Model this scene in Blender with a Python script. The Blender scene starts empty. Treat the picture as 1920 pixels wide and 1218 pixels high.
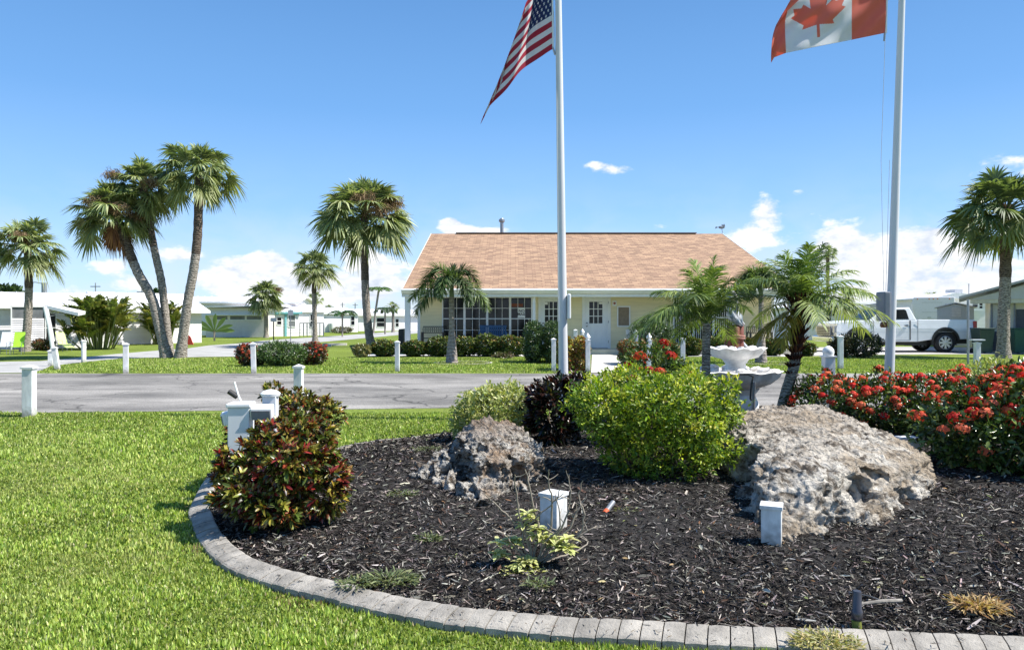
import bpy, bmesh, math, random
import numpy as np
from mathutils import Vector, Matrix, noise
R = math.radians
C = bpy.context.scene.collection
# ---------------------------------------------------------------- camera, sky, sun, exposure
FPX, HZ, CAMH = 1400.0, 597.0, 1.38
cam_d = bpy.data.cameras.new('camera'); cam = bpy.data.objects.new('camera', cam_d); C.objects.link(cam)
cam.location = (0, 0, CAMH); cam.rotation_euler = (R(90), 0, 0)
cam_d.sensor_width = 36; cam_d.lens = 36 * FPX / 1920; cam_d.shift_y = -(609 - HZ) / 1920
cam_d.clip_start = 0.05; cam_d.clip_end = 6000
sc = bpy.context.scene; sc.camera = cam
SUN_AZ, SUN_EL = 96.0, 53.0          # clockwise from +Y
world = bpy.data.worlds.new("World"); sc.world = world; world.use_nodes = True
def build_world():
    nt = world.node_tree; nt.nodes.clear(); L = nt.links.new
    def N(t, **k):
        n = nt.nodes.new(t)
        for a, b in k.items(): setattr(n, a, b)
        return n
    def m(op, a, b=None, c=None):
        n = N('ShaderNodeMath', operation=op)
        for i, v in enumerate((a, b, c)):
            if v is None: continue
            if isinstance(v, (int, float)): n.inputs[i].default_value = v
            else: L(v, n.inputs[i])
        return n.outputs[0]
    sky = N('ShaderNodeTexSky'); sky.sky_type = 'NISHITA'; sky.sun_disc = False
    sky.sun_elevation = R(SUN_EL); sky.sun_rotation = R(SUN_AZ)
    sky.air_density = 1.0; sky.dust_density = 0.35; sky.ozone_density = 2.2; sky.altitude = 0
    hs = N('ShaderNodeHueSaturation'); hs.inputs['Saturation'].default_value = 1.12; hs.inputs['Hue'].default_value = 0.506
    hs.inputs['Value'].default_value = 1.12
    L(sky.outputs[0], hs.inputs['Color'])
    tc = N('ShaderNodeTexCoord'); sx = N('ShaderNodeSeparateXYZ'); L(tc.outputs['Generated'], sx.inputs[0])
    az = m('ARCTAN2', sx.outputs[0], sx.outputs[1]); el = m('ARCSINE', sx.outputs[2])
    cb = N('ShaderNodeCombineXYZ'); L(m('MULTIPLY', az, 9.0), cb.inputs[0]); L(m('MULTIPLY', el, 17.0), cb.inputs[1])
    def fbm(scale, detail, rough, off=(0, 0, 0), dist=0.0):
        mp = N('ShaderNodeMapping'); mp.inputs['Location'].default_value = off; L(cb.outputs[0], mp.inputs[0])
        t = N('ShaderNodeTexNoise'); t.inputs['Scale'].default_value = scale; t.inputs['Detail'].default_value = detail
        t.inputs['Roughness'].default_value = rough; t.inputs['Distortion'].default_value = dist
        L(mp.outputs[0], t.inputs['Vector']); return t.outputs[0]
    n1 = fbm(1.6, 8, .58, (3.1, 1.7, 0), .3); n2 = fbm(5.5, 6, .6, (8, 2, 5)); n3 = fbm(1.2, 5, .55, (1, 9, 2), .4)
    def cum(lst):
        tot = None
        for px, py, rx, ry, s in lst:
            a0 = math.atan2(px - 960, FPX); e0 = math.atan2(HZ - py, math.hypot(px - 960, FPX))
            da = m('MULTIPLY', m('SUBTRACT', az, a0), FPX / rx); de = m('MULTIPLY', m('SUBTRACT', el, e0), FPX / ry)
            g = m('MULTIPLY', m('EXPONENT', m('MULTIPLY', m('ADD', m('MULTIPLY', da, da), m('MULTIPLY', de, de)), -1.0)), s)
            tot = g if tot is None else m('ADD', tot, g)
        return tot
    puffs = cum([(1437, 405, 34, 36, .62), (1572, 455, 46, 40, .75), (1600, 492, 60, 30, .55), (1755, 438, 34, 26, .55), (1690, 450, 22, 22, .45), (1400, 450, 45, 20, .55), (1720, 500, 110, 50, .50), (1640, 560, 150, 26, .4), (1870, 545, 90, 60, .5),
                 (505, 492, 34, 22, .78), (550, 518, 46, 22, .66), (672, 480, 34, 28, .82), (705, 505, 26, 18, .55), (430, 522, 60, 24, .66), (470, 548, 70, 16, .6), (690, 545, 60, 20, .62), (600, 545, 40, 20, .5), (250, 530, 40, 14, .46), (130, 545, 50, 12, .44), (440, 490, 50, 16, .34), (325, 478, 42, 16, .62), (205, 498, 34, 14, .62), (740, 500, 50, 20, .36), (620, 530, 70, 18, .44), (110, 505, 40, 10, .28), (845, 428, 28, 16, .30), (925, 432, 36, 9, .42), (1170, 433, 40, 8, .3), (1148, 318, 40, 11, .46), (1118, 308, 24, 8, .38), (870, 432, 44, 14, .45), (845, 418, 18, 12, .6), (1500, 360, 20, 10, .28), (1890, 312, 60, 22, .36), (745, 530, 26, 13, .45), (1235, 425, 26, 8, .25), (640, 555, 120, 26, .3)])
    d1 = m('ADD', m('MULTIPLY', m('SUBTRACT', n1, .5), 1.5), m('MULTIPLY', m('SUBTRACT', n2, .5), .55))
    dens = m('ADD', d1, m('SUBTRACT', m('MULTIPLY', puffs, 1.25), .36))
    mr = N('ShaderNodeMapRange'); mr.interpolation_type = 'SMOOTHSTEP'; L(dens, mr.inputs[0]); mr.inputs[1].default_value = -.05; mr.inputs[2].default_value = .30
    hard = m('MULTIPLY', mr.outputs[0], m('GREATER_THAN', puffs, .02))
    # soft low bank near the horizon, thicker to the right
    band = m('EXPONENT', m('MULTIPLY', m('POWER', m('MAXIMUM', m('DIVIDE', el, 0.10), 0.0), 2.0), -1.0))
    side = N('ShaderNodeMapRange'); L(az, side.inputs[0]); side.inputs[1].default_value = -.6; side.inputs[2].default_value = .6; side.inputs[3].default_value = .62; side.inputs[4].default_value = .95
    soft = N('ShaderNodeMapRange'); soft.interpolation_type = 'SMOOTHSTEP'; L(n3, soft.inputs[0]); soft.inputs[1].default_value = .36; soft.inputs[2].default_value = .66; soft.inputs[4].default_value = .95
    bank = m('MULTIPLY', m('MULTIPLY', soft.outputs[0], band), side.outputs[0])
    # cloud colour: white tops, blue-grey bodies
    shade = N('ShaderNodeMapRange'); L(m('ADD', m('MULTIPLY', n2, .5), m('MULTIPLY', n1, .5)), shade.inputs[0]); shade.inputs[1].default_value = .36; shade.inputs[2].default_value = .58
    cc = N('ShaderNodeMix', data_type='RGBA'); L(shade.outputs[0], cc.inputs[0]); cc.inputs[6].default_value = (5.5, 6.1, 7.1, 1); cc.inputs[7].default_value = (8.9, 9.0, 9.2, 1)
    ramp = N('ShaderNodeValToRGB'); L(m('DIVIDE', el, 1.5708), ramp.inputs[0]); e = ramp.color_ramp.elements
    for i, (p, c) in enumerate([(0, (6.0, 7.6, 9.3)), (.035, (4.5, 6.9, 9.7)), (.09, (2.8, 5.35, 9.4)), (.17, (1.6, 3.8, 7.6)), (.28, (1.0, 2.65, 5.8)), (1, (.4, 1.2, 3.6))]):
        x = e[i] if i < 2 else e.new(p); x.position = p; x.color = (c[0] / 10, c[1] / 10, c[2] / 10, 1)
    sc10 = N('ShaderNodeVectorMath', operation='SCALE'); L(ramp.outputs[0], sc10.inputs[0]); sc10.inputs['Scale'].default_value = 10
    c0 = N('ShaderNodeMix', data_type='RGBA'); c0.inputs[0].default_value = .85; L(hs.outputs[0], c0.inputs[6]); L(sc10.outputs[0], c0.inputs[7])
    c2 = N('ShaderNodeMix', data_type='RGBA'); L(bank, c2.inputs[0]); L(c0.outputs[2], c2.inputs[6]); c2.inputs[7].default_value = (6.3, 6.9, 7.8, 1)
    c3 = N('ShaderNodeMix', data_type='RGBA'); L(hard, c3.inputs[0]); L(c2.outputs[2], c3.inputs[6]); L(cc.outputs[2], c3.inputs[7])
    bg = N('ShaderNodeBackground'); bg.inputs[1].default_value = 0.076; L(c3.outputs[2], bg.inputs[0])
    out = N('ShaderNodeOutputWorld'); L(bg.outputs[0], out.inputs[0])
build_world()
sun_d = bpy.data.lights.new('sun', 'SUN'); sun = bpy.data.objects.new('sun', sun_d); C.objects.link(sun)
sun_d.energy = 5.0; sun_d.angle = R(0.55); sun_d.color = (1, .965, .90)
_sd = Vector((math.sin(R(SUN_AZ)) * math.cos(R(SUN_EL)), math.cos(R(SUN_AZ)) * math.cos(R(SUN_EL)), math.sin(R(SUN_EL))))
sun.rotation_euler = _sd.to_track_quat('Z', 'Y').to_euler()
sc.view_settings.view_transform = 'Standard'; sc.view_settings.look = 'None'; sc.view_settings.gamma = 1
sc.view_settings.exposure = 0.78
sc.render.engine = 'CYCLES'
sc.cycles.max_bounces = 6; sc.cycles.transparent_max_bounces = 6

# ---------------------------------------------------------------- helpers
def G(px, py, z=0.0):
    Y = FPX * (CAMH - z) / (py - HZ); return Vector(((px - 960) / FPX * Y, Y, z))
def A(px, py, Y): return Vector(((px - 960) / FPX * Y, Y, CAMH + (HZ - py) / FPX * Y))
def nrm(a): return a / np.maximum(np.linalg.norm(a, axis=-1, keepdims=True), 1e-9)
_used = {}
def tag(o, label=None, cat=None, group=None, kind=None):
    if label: o['label'] = label
    if cat: o['category'] = cat
    if group: o['group'] = group
    if kind: o['kind'] = kind
    return o
def thing(name, label, cat, loc=(0, 0, 0), rz=0.0, group=None):
    o = bpy.data.objects.new(name, None); C.objects.link(o); o.location = loc; o.rotation_euler = (0, 0, rz)
    o.empty_display_size = .1
    return tag(o, label, cat, group)
def dup(root, loc, rz=0.0, label=None, group=None, scale=None):
    r = root.copy(); C.objects.link(r); r.location = loc; r.rotation_euler = (0, 0, rz)
    if label: r['label'] = label
    if group: r['group'] = group
    if scale: r.scale = (scale,) * 3
    for ch in list(root.children):
        c = ch.copy(); C.objects.link(c); c.parent = r
        for g in list(ch.children):
            d = g.copy(); C.objects.link(d); d.parent = c
    return r
class MB:
    def __init__(s): s.v = []; s.f = []
    def add(s, vs, fs, M=None):
        b = len(s.v)
        for v in vs:
            v = Vector(v); s.v.append(tuple(M @ v) if M is not None else tuple(v))
        s.f += [tuple(i + b for i in f) for f in fs]; return s
    def box(s, x0, x1, y0, y1, z0, z1, M=None):
        return s.add([(x0, y0, z0), (x1, y0, z0), (x1, y1, z0), (x0, y1, z0), (x0, y0, z1), (x1, y0, z1), (x1, y1, z1), (x0, y1, z1)],
                     [(0, 3, 2, 1), (4, 5, 6, 7), (0, 1, 5, 4), (1, 2, 6, 5), (2, 3, 7, 6), (3, 0, 4, 7)], M)
    def cbox(s, c, d, M=None):
        return s.box(c[0] - d[0] / 2, c[0] + d[0] / 2, c[1] - d[1] / 2, c[1] + d[1] / 2, c[2] - d[2] / 2, c[2] + d[2] / 2, M)
    def prism(s, poly, a, b, axis='z', M=None):
        n = len(poly)
        def P(p, h): return {'z': (p[0], p[1], h), 'y': (p[0], h, p[1]), 'x': (h, p[0], p[1])}[axis]
        vs = [P(p, a) for p in poly] + [P(p, b) for p in poly]
        return s.add(vs, [tuple(range(n))[::-1], tuple(range(n, 2 * n))] + [(i, (i + 1) % n, n + (i + 1) % n, n + i) for i in range(n)], M)
    def tube(s, path, rad, n=8, caps=True, M=None):
        path = [Vector(p) for p in path]; k = len(path)
        if isinstance(rad, (int, float)): rad = [rad] * k
        vs = []; up = Vector((0, 0, 1)); prev = None
        for i, p in enumerate(path):
            t = (path[min(i + 1, k - 1)] - path[max(i - 1, 0)]).normalized()
            if prev is None:
                a = t.cross(up) if abs(t.z) < .95 else t.cross(Vector((0, 1, 0)))
            else: a = prev - t * prev.dot(t)
            a.normalize(); prev = a; b = t.cross(a)
            for j in range(n):
                th = 2 * math.pi * j / n; vs.append(p + (a * math.cos(th) + b * math.sin(th)) * rad[i])
        fs = [(i * n + j, i * n + (j + 1) % n, (i + 1) * n + (j + 1) % n, (i + 1) * n + j) for i in range(k - 1) for j in range(n)]
        if caps: fs += [tuple(range(n))[::-1], tuple(range((k - 1) * n, k * n))]
        return s.add(vs, fs, M)
    def lathe(s, prof, n=20, c=(0, 0, 0), M=None, wav=None, cap=True):
        vs = []
        for i, (r, z) in enumerate(prof):
            for j in range(n):
                th = 2 * math.pi * j / n; rr = r; zz = z
                if wav and wav[i]:
                    q = math.sin(th * wav[i][1]); rr = r * (1 + wav[i][0] * q); zz = z + wav[i][2] * q
                vs.append((c[0] + rr * math.cos(th), c[1] + rr * math.sin(th), c[2] + zz))
        k = len(prof)
        fs = [(i * n + j, i * n + (j + 1) % n, (i + 1) * n + (j + 1) % n, (i + 1) * n + j) for i in range(k - 1) for j in range(n)]
        if cap: fs += [tuple(range(n))[::-1], tuple(range((k - 1) * n, k * n))]
        return s.add(vs, fs, M)
    def sph(s, c, r, n=10, m=7, M=None):
        if isinstance(r, (int, float)): r = (r, r, r)
        vs = [(c[0] + r[0] * math.sin(math.pi * i / m) * math.cos(2 * math.pi * j / n), c[1] + r[1] * math.sin(math.pi * i / m) * math.sin(2 * math.pi * j / n), c[2] - r[2] * math.cos(math.pi * i / m)) for i in range(1, m) for j in range(n)]
        fs = [(i * n + j, i * n + (j + 1) % n, (i + 1) * n + (j + 1) % n, (i + 1) * n + j) for i in range(m - 2) for j in range(n)]
        b = len(vs); vs += [(c[0], c[1], c[2] - r[2]), (c[0], c[1], c[2] + r[2])]
        fs += [(b, (j + 1) % n, j) for j in range(n)] + [(b + 1, (m - 2) * n + j, (m - 2) * n + (j + 1) % n) for j in range(n)]
        return s.add(vs, fs, M)
    def build(s, name, mat, parent=None, smooth=False, bevel=0, loc=None, seg=2):
        me = bpy.data.meshes.new(name); me.from_pydata(s.v, [], s.f); me.materials.append(mat)
        if smooth: me.polygons.foreach_set('use_smooth', [True] * len(me.polygons))
        if smooth and hasattr(me, 'set_sharp_from_angle'): me.set_sharp_from_angle(angle=R(45))
        o = bpy.data.objects.new(name, me); C.objects.link(o)
        if parent: o.parent = parent
        if loc is not None: o.location = loc
        if bevel:
            b = o.modifiers.new('bevel', 'BEVEL'); b.width = bevel; b.segments = seg; b.limit_method = 'ANGLE'; b.angle_limit = R(40)
        return o
class Soup:
    def __init__(s): s.V = []; s.F = []; s.C = []; s.n = 0
    def add(s, V, F, col):
        s.V.append(V.reshape(-1, 3)); s.F.append(F + s.n); s.C.append(col.reshape(-1, 3)); s.n += len(s.V[-1])
    def leaves(s, P, D, N, L, W, ts=(0, .45, 1), ws=(.15, 1, .05), bend=0.0, fold=0.0, col=None, col2=None, grav=0.0):
        n = len(P); P = np.asarray(P, float); D = nrm(np.asarray(D, float)); N = np.asarray(N, float)
        S = nrm(np.cross(D, N)); N = np.cross(S, D)
        L = np.broadcast_to(np.asarray(L, float), (n,))[:, None]; W = np.broadcast_to(np.asarray(W, float), (n,))[:, None]
        bend = np.broadcast_to(np.asarray(bend, float), (n,))[:, None]; grav = np.broadcast_to(np.asarray(grav, float), (n,))[:, None]
        col = np.asarray(col, float); col = np.broadcast_to(col, (n, 3)); c2 = col if col2 is None else np.broadcast_to(np.asarray(col2, float), (n, 3))
        k = len(ts); up = np.array([0, 0, 1.0]); rows = []; cols = []
        for t, w in zip(ts, ws):
            c = P + D * (L * t) - N * (bend * L * t * t) - up * (grav * L * t * t)
            e = S * (W * w * .5)
            if fold: rows += [c - e + N * (W * w * fold), c, c + e + N * (W * w * fold)]; cols += [c2, col, c2]
            else: rows += [c - e, c + e]; cols += [col, c2]
        V = np.stack(rows, 1); CC = np.stack(cols, 1); m = V.shape[1]; w = 3 if fold else 2
        f = []
        for i in range(k - 1):
            for j in range(w - 1): a = i * w + j; f.append((a, a + 1, a + w + 1, a + w))
        F = np.array(f)[None] + (np.arange(n) * m)[:, None, None]
        s.add(V, F.reshape(-1, 4), CC)
    def tube(s, pts, r0, r1, col, n=5):
        pts = np.asarray(pts, float); k = len(pts); T = nrm(np.gradient(pts, axis=0)); a = nrm(np.cross(T, np.array([.13, .31, .95]))); b = np.cross(T, a)
        rr = np.linspace(r0, r1, k)[:, None, None]; th = np.arange(n) * 2 * math.pi / n
        V = pts[:, None] + rr * (a[:, None] * np.cos(th)[None, :, None] + b[:, None] * np.sin(th)[None, :, None])
        F = np.array([(i * n + j, i * n + (j + 1) % n, (i + 1) * n + (j + 1) % n, (i + 1) * n + j) for i in range(k - 1) for j in range(n)])
        s.add(V, F, np.broadcast_to(np.asarray(col, float), (k * n, 3)))
    def build(s, name, mat, parent=None, smooth=False, loc=None):
        V = np.concatenate(s.V).astype(np.float32); F = np.concatenate(s.F).astype(np.int32); col = np.concatenate(s.C)
        me = bpy.data.meshes.new(name); me.vertices.add(len(V)); me.vertices.foreach_set('co', V.ravel())
        me.loops.add(F.size); me.loops.foreach_set('vertex_index', F.ravel())
        me.polygons.add(len(F)); me.polygons.foreach_set('loop_start', np.arange(len(F), dtype=np.int32) * 4)
        me.update(calc_edges=True)
        if smooth: me.polygons.foreach_set('use_smooth', np.ones(len(F), bool))
        at = me.color_attributes.new('Col', 'FLOAT_COLOR', 'POINT')
        at.data.foreach_set('color', np.concatenate([col, np.ones((len(col), 1))], 1).astype(np.float32).ravel())
        me.materials.append(mat); o = bpy.data.objects.new(name, me); C.objects.link(o)
        if parent: o.parent = parent
        if loc is not None: o.location = loc
        return o
def smooth_path(pts, k=6):
    pts = [Vector(p) for p in pts]; out = []
    P = [pts[0] * 2 - pts[1]] + pts + [pts[-1] * 2 - pts[-2]]
    for i in range(1, len(P) - 2):
        for j in range(k):
            t = j / k; a, b, c, d = P[i - 1:i + 3]
            out.append(.5 * ((2 * b) + (c - a) * t + (2 * a - 5 * b + 4 * c - d) * t * t + (3 * b - a - 3 * c + d) * t ** 3))
    return out + [pts[-1]]
# ---------------------------------------------------------------- materials
MATS = {}
def _new(name):
    m = bpy.data.materials.new(name); m.use_nodes = True; nt = m.node_tree; return m, nt, nt.nodes['Principled BSDF']
def M(name, col=(.5, .5, .5), rough=.6, var=.12, scale=12.0, bump=0.0, bscale=40.0, metal=0.0, col2=None, stretch=(1, 1, 1), spec=.5, det=6, lo=.35, hi=.65):
    if name in MATS: return MATS[name]
    m, nt, b = _new(name); L = nt.links.new
    tc = nt.nodes.new('ShaderNodeTexCoord'); mp = nt.nodes.new('ShaderNodeMapping'); mp.inputs['Scale'].default_value = stretch; L(tc.outputs['Object'], mp.inputs[0])
    t = nt.nodes.new('ShaderNodeTexNoise'); t.inputs['Scale'].default_value = scale; t.inputs['Detail'].default_value = det; t.inputs['Roughness'].default_value = .62; L(mp.outputs[0], t.inputs[0])
    cr = nt.nodes.new('ShaderNodeMapRange'); L(t.outputs[0], cr.inputs[0]); cr.inputs[1].default_value = lo; cr.inputs[2].default_value = hi
    mx = nt.nodes.new('ShaderNodeMix'); mx.data_type = 'RGBA'; L(cr.outputs[0], mx.inputs[0])
    c2 = col2 if col2 else tuple(c * (1 - var) for c in col); c1 = col if col2 else tuple(min(1, c * (1 + var * .4)) for c in col)
    mx.inputs[6].default_value = (*c2, 1); mx.inputs[7].default_value = (*c1, 1); L(mx.outputs[2], b.inputs['Base Color'])
    b.inputs['Roughness'].default_value = rough; b.inputs['Metallic'].default_value = metal; b.inputs['Specular IOR Level'].default_value = spec
    if bump:
        t2 = nt.nodes.new('ShaderNodeTexNoise'); t2.inputs['Scale'].default_value = bscale; t2.inputs['Detail'].default_value = 8; t2.inputs['Roughness'].default_value = .65; L(mp.outputs[0], t2.inputs[0])
        bp = nt.nodes.new('ShaderNodeBump'); bp.inputs['Strength'].default_value = bump; bp.inputs['Distance'].default_value = .02; L(t2.outputs[0], bp.inputs['Height']); L(bp.outputs[0], b.inputs['Normal'])
    MATS[name] = m; return m
def leafmat(name, rough=.45, trans=.3, spec=.4):
    if name in MATS: return MATS[name]
    m, nt, b = _new(name); L = nt.links.new
    at = nt.nodes.new('ShaderNodeVertexColor'); at.layer_name = 'Col'
    L(at.outputs[0], b.inputs['Base Color']); b.inputs['Roughness'].default_value = rough; b.inputs['Specular IOR Level'].default_value = spec
    if trans:
        tr = nt.nodes.new('ShaderNodeBsdfTranslucent'); g = nt.nodes.new('ShaderNodeMix'); g.data_type = 'RGBA'; g.blend_type = 'MULTIPLY'; g.inputs[0].default_value = 1
        L(at.outputs[0], g.inputs[6]); g.inputs[7].default_value = ((1, 1, 1, 1) if 'cloth' in name else (1.25, 1.3, .55, 1)); L(g.outputs[2], tr.inputs[0])
        ms = nt.nodes.new('ShaderNodeMixShader'); ms.inputs[0].default_value = trans; L(b.outputs[0], ms.inputs[1]); L(tr.outputs[0], ms.inputs[2])
        L(ms.outputs[0], nt.nodes['Material Output'].inputs[0])
    MATS[name] = m; return m
LEAF = leafmat('leaf'); WAXY = leafmat('waxy_leaf', .3, .18, .5); PETAL = leafmat('petal', .6, .3, .2); DRY = leafmat('dry_matter', .8, .05, .15); CLOTH = leafmat('flag_cloth', .75, .5, .1)
GRASSM = leafmat('grass_blade', .5, .3, .3); CHIP = leafmat('bark_chip', .8, 0, .10)
WHITE = M('white_paint', (.80, .80, .79), .45, .06, 6)
WHITE2 = M('white_vinyl', (.78, .79, .80), .4, .10, 3, stretch=(1, 1, .3))
POSTW = M('post_white', (.80, .80, .785), .5, .26, 9, stretch=(1, 1, .25))
def splash(mat):
    nt = mat.node_tree; L = nt.links.new; b = nt.nodes['Principled BSDF']; src = b.inputs['Base Color'].links[0].from_socket
    tc = nt.nodes.new('ShaderNodeTexCoord'); sp = nt.nodes.new('ShaderNodeSeparateXYZ'); L(tc.outputs['Object'], sp.inputs[0]); t = nt.nodes.new('ShaderNodeTexNoise'); t.inputs['Scale'].default_value = 22; t.inputs['Detail'].default_value = 6; L(tc.outputs['Object'], t.inputs[0])
    a = nt.nodes.new('ShaderNodeMath'); a.operation = 'MULTIPLY_ADD'; L(t.outputs[0], a.inputs[0]); a.inputs[1].default_value = -.28; L(sp.outputs[2], a.inputs[2])
    r = nt.nodes.new('ShaderNodeMapRange'); L(a.outputs[0], r.inputs[0]); r.inputs[1].default_value = -.13; r.inputs[2].default_value = .04; r.inputs[3].default_value = .75; r.inputs[4].default_value = 0
    mx = nt.nodes.new('ShaderNodeMix'); mx.data_type = 'RGBA'; L(r.outputs[0], mx.inputs[0]); L(src, mx.inputs[6]); mx.inputs[7].default_value = (.17, .15, .10, 1); L(mx.outputs[2], b.inputs['Base Color'])
splash(POSTW)
GLASS = M('dark_glass', (.012, .014, .018), .08, .3, 2, spec=.35)
BLACK = M('black_plastic', (.015, .015, .016), .5, .3, 10)
RUBBER = M('rubber', (.02, .02, .021), .8, .3, 20, bump=.2)
CHROME = M('chrome', (.62, .63, .65), .22, .1, 4, metal=1)
STEEL = M('grey_steel', (.35, .36, .38), .4, .2, 8, metal=.6)
GREYP = M('grey_paint', (.23, .25, .28), .5, .15, 8)
CONC = M('concrete', (.62, .58, .50), .85, .16, 3, bump=.15, bscale=60)
GRAVW = M('white_gravel', (.78, .76, .72), .9, .35, 26, bump=.8, bscale=30)
def asphalt():
    m, nt, b = _new('asphalt'); L = nt.links.new
    tc = nt.nodes.new('ShaderNodeTexCoord')
    def noise_(s, st, d=7, r=.65):
        mp = nt.nodes.new('ShaderNodeMapping'); mp.inputs['Scale'].default_value = st; L(tc.outputs['Object'], mp.inputs[0])
        t = nt.nodes.new('ShaderNodeTexNoise'); t.inputs['Scale'].default_value = s; t.inputs['Detail'].default_value = d; t.inputs['Roughness'].default_value = r; L(mp.outputs[0], t.inputs[0]); return t.outputs[0]
    a = noise_(1.0, (.28, .8, 1), 9, .7); c = noise_(38, (1, 1, 1), 4); e = noise_(.45, (.6, 1, 1), 5)
    r1 = nt.nodes.new('ShaderNodeValToRGB'); L(a, r1.inputs[0]); r1.color_ramp.elements[0].position = .33; r1.color_ramp.elements[0].color = (.115, .110, .102, 1); r1.color_ramp.elements[1].position = .66; r1.color_ramp.elements[1].color = (.325, .305, .278, 1)
    r2 = nt.nodes.new('ShaderNodeMapRange'); L(c, r2.inputs[0]); r2.inputs[1].default_value = .25; r2.inputs[2].default_value = .75; r2.inputs[3].default_value = .55; r2.inputs[4].default_value = 1.45
    r3 = nt.nodes.new('ShaderNodeMapRange'); L(e, r3.inputs[0]); r3.inputs[1].default_value = .3; r3.inputs[2].default_value = .7; r3.inputs[3].default_value = .68; r3.inputs[4].default_value = 1.25
    mu = nt.nodes.new('ShaderNodeMath'); mu.operation = 'MULTIPLY'; L(r2.outputs[0], mu.inputs[0]); L(r3.outputs[0], mu.inputs[1])
    mx = nt.nodes.new('ShaderNodeVectorMath'); mx.operation = 'SCALE'; L(r1.outputs[0], mx.inputs[0]); L(mu.outputs[0], mx.inputs['Scale']); wp = nt.nodes.new('ShaderNodeTexNoise'); wp.inputs['Scale'].default_value = 1.4; wp.inputs['Detail'].default_value = 5; L(tc.outputs['Object'], wp.inputs[0])
    va = nt.nodes.new('ShaderNodeVectorMath'); va.operation = 'MULTIPLY_ADD'; L(wp.outputs['Color'], va.inputs[0]); va.inputs[1].default_value = (1.1, 1.1, 0); L(tc.outputs['Object'], va.inputs[2])
    vo = nt.nodes.new('ShaderNodeTexVoronoi'); vo.feature = 'DISTANCE_TO_EDGE'; vo.inputs['Scale'].default_value = .33; L(va.outputs[0], vo.inputs['Vector'])
    ck = nt.nodes.new('ShaderNodeMapRange'); L(vo.outputs['Distance'], ck.inputs[0]); ck.inputs[1].default_value = .002; ck.inputs[2].default_value = .010; ck.inputs[3].default_value = .45; ck.inputs[4].default_value = 1
    mx2 = nt.nodes.new('ShaderNodeVectorMath'); mx2.operation = 'SCALE'; L(mx.outputs[0], mx2.inputs[0]); L(ck.outputs[0], mx2.inputs['Scale']); L(mx2.outputs[0], b.inputs['Base Color'])
    b.inputs['Roughness'].default_value = .9; b.inputs['Specular IOR Level'].default_value = .25
    bp = nt.nodes.new('ShaderNodeBump'); bp.inputs['Strength'].default_value = .5; bp.inputs['Distance'].default_value = .01; L(c, bp.inputs['Height']); L(bp.outputs[0], b.inputs['Normal'])
    return m
ASPH = asphalt()
def lawn():
    m, nt, b = _new('lawn'); L = nt.links.new
    tc = nt.nodes.new('ShaderNodeTexCoord')
    def nz(s, st=(1, 1, 1), d=6):
        mp = nt.nodes.new('ShaderNodeMapping'); mp.inputs['Scale'].default_value = st; L(tc.outputs['Object'], mp.inputs[0])
        t = nt.nodes.new('ShaderNodeTexNoise'); t.inputs['Scale'].default_value = s; t.inputs['Detail'].default_value = d; t.inputs['Roughness'].default_value = .6; L(mp.outputs[0], t.inputs[0]); return t.outputs[0]
    a = nz(.35, d=4); c = nz(14, d=8); e = nz(1.1)
    r = nt.nodes.new('ShaderNodeValToRGB'); L(c, r.inputs[0]); r.color_ramp.elements[0].position = .3; r.color_ramp.elements[0].color = (.09, .13, .022, 1); r.color_ramp.elements[1].position = .7; r.color_ramp.elements[1].color = (.23, .29, .055, 1)
    r2 = nt.nodes.new('ShaderNodeMapRange'); L(a, r2.inputs[0]); r2.inputs[1].default_value = .3; r2.inputs[2].default_value = .7; r2.inputs[3].default_value = .75; r2.inputs[4].default_value = 1.2
    mx = nt.nodes.new('ShaderNodeVectorMath'); mx.operation = 'SCALE'; L(r.outputs[0], mx.inputs[0]); L(r2.outputs[0], mx.inputs['Scale'])
    r3 = nt.nodes.new('ShaderNodeMapRange'); L(e, r3.inputs[0]); r3.inputs[1].default_value = .55; r3.inputs[2].default_value = .75; r3.inputs[4].default_value = .35
    m2 = nt.nodes.new('ShaderNodeMix'); m2.data_type = 'RGBA'; L(r3.outputs[0], m2.inputs[0]); L(mx.outputs[0], m2.inputs[6]); m2.inputs[7].default_value = (.22, .22, .06, 1); L(m2.outputs[2], b.inputs['Base Color'])
    b.inputs['Roughness'].default_value = .95; b.inputs['Specular IOR Level'].default_value = .1
    bp = nt.nodes.new('ShaderNodeBump'); bp.inputs['Strength'].default_value = .9; bp.inputs['Distance'].default_value = .05; L(c, bp.inputs['Height']); L(bp.outputs[0], b.inputs['Normal'])
    return m
LAWN = lawn()
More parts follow.
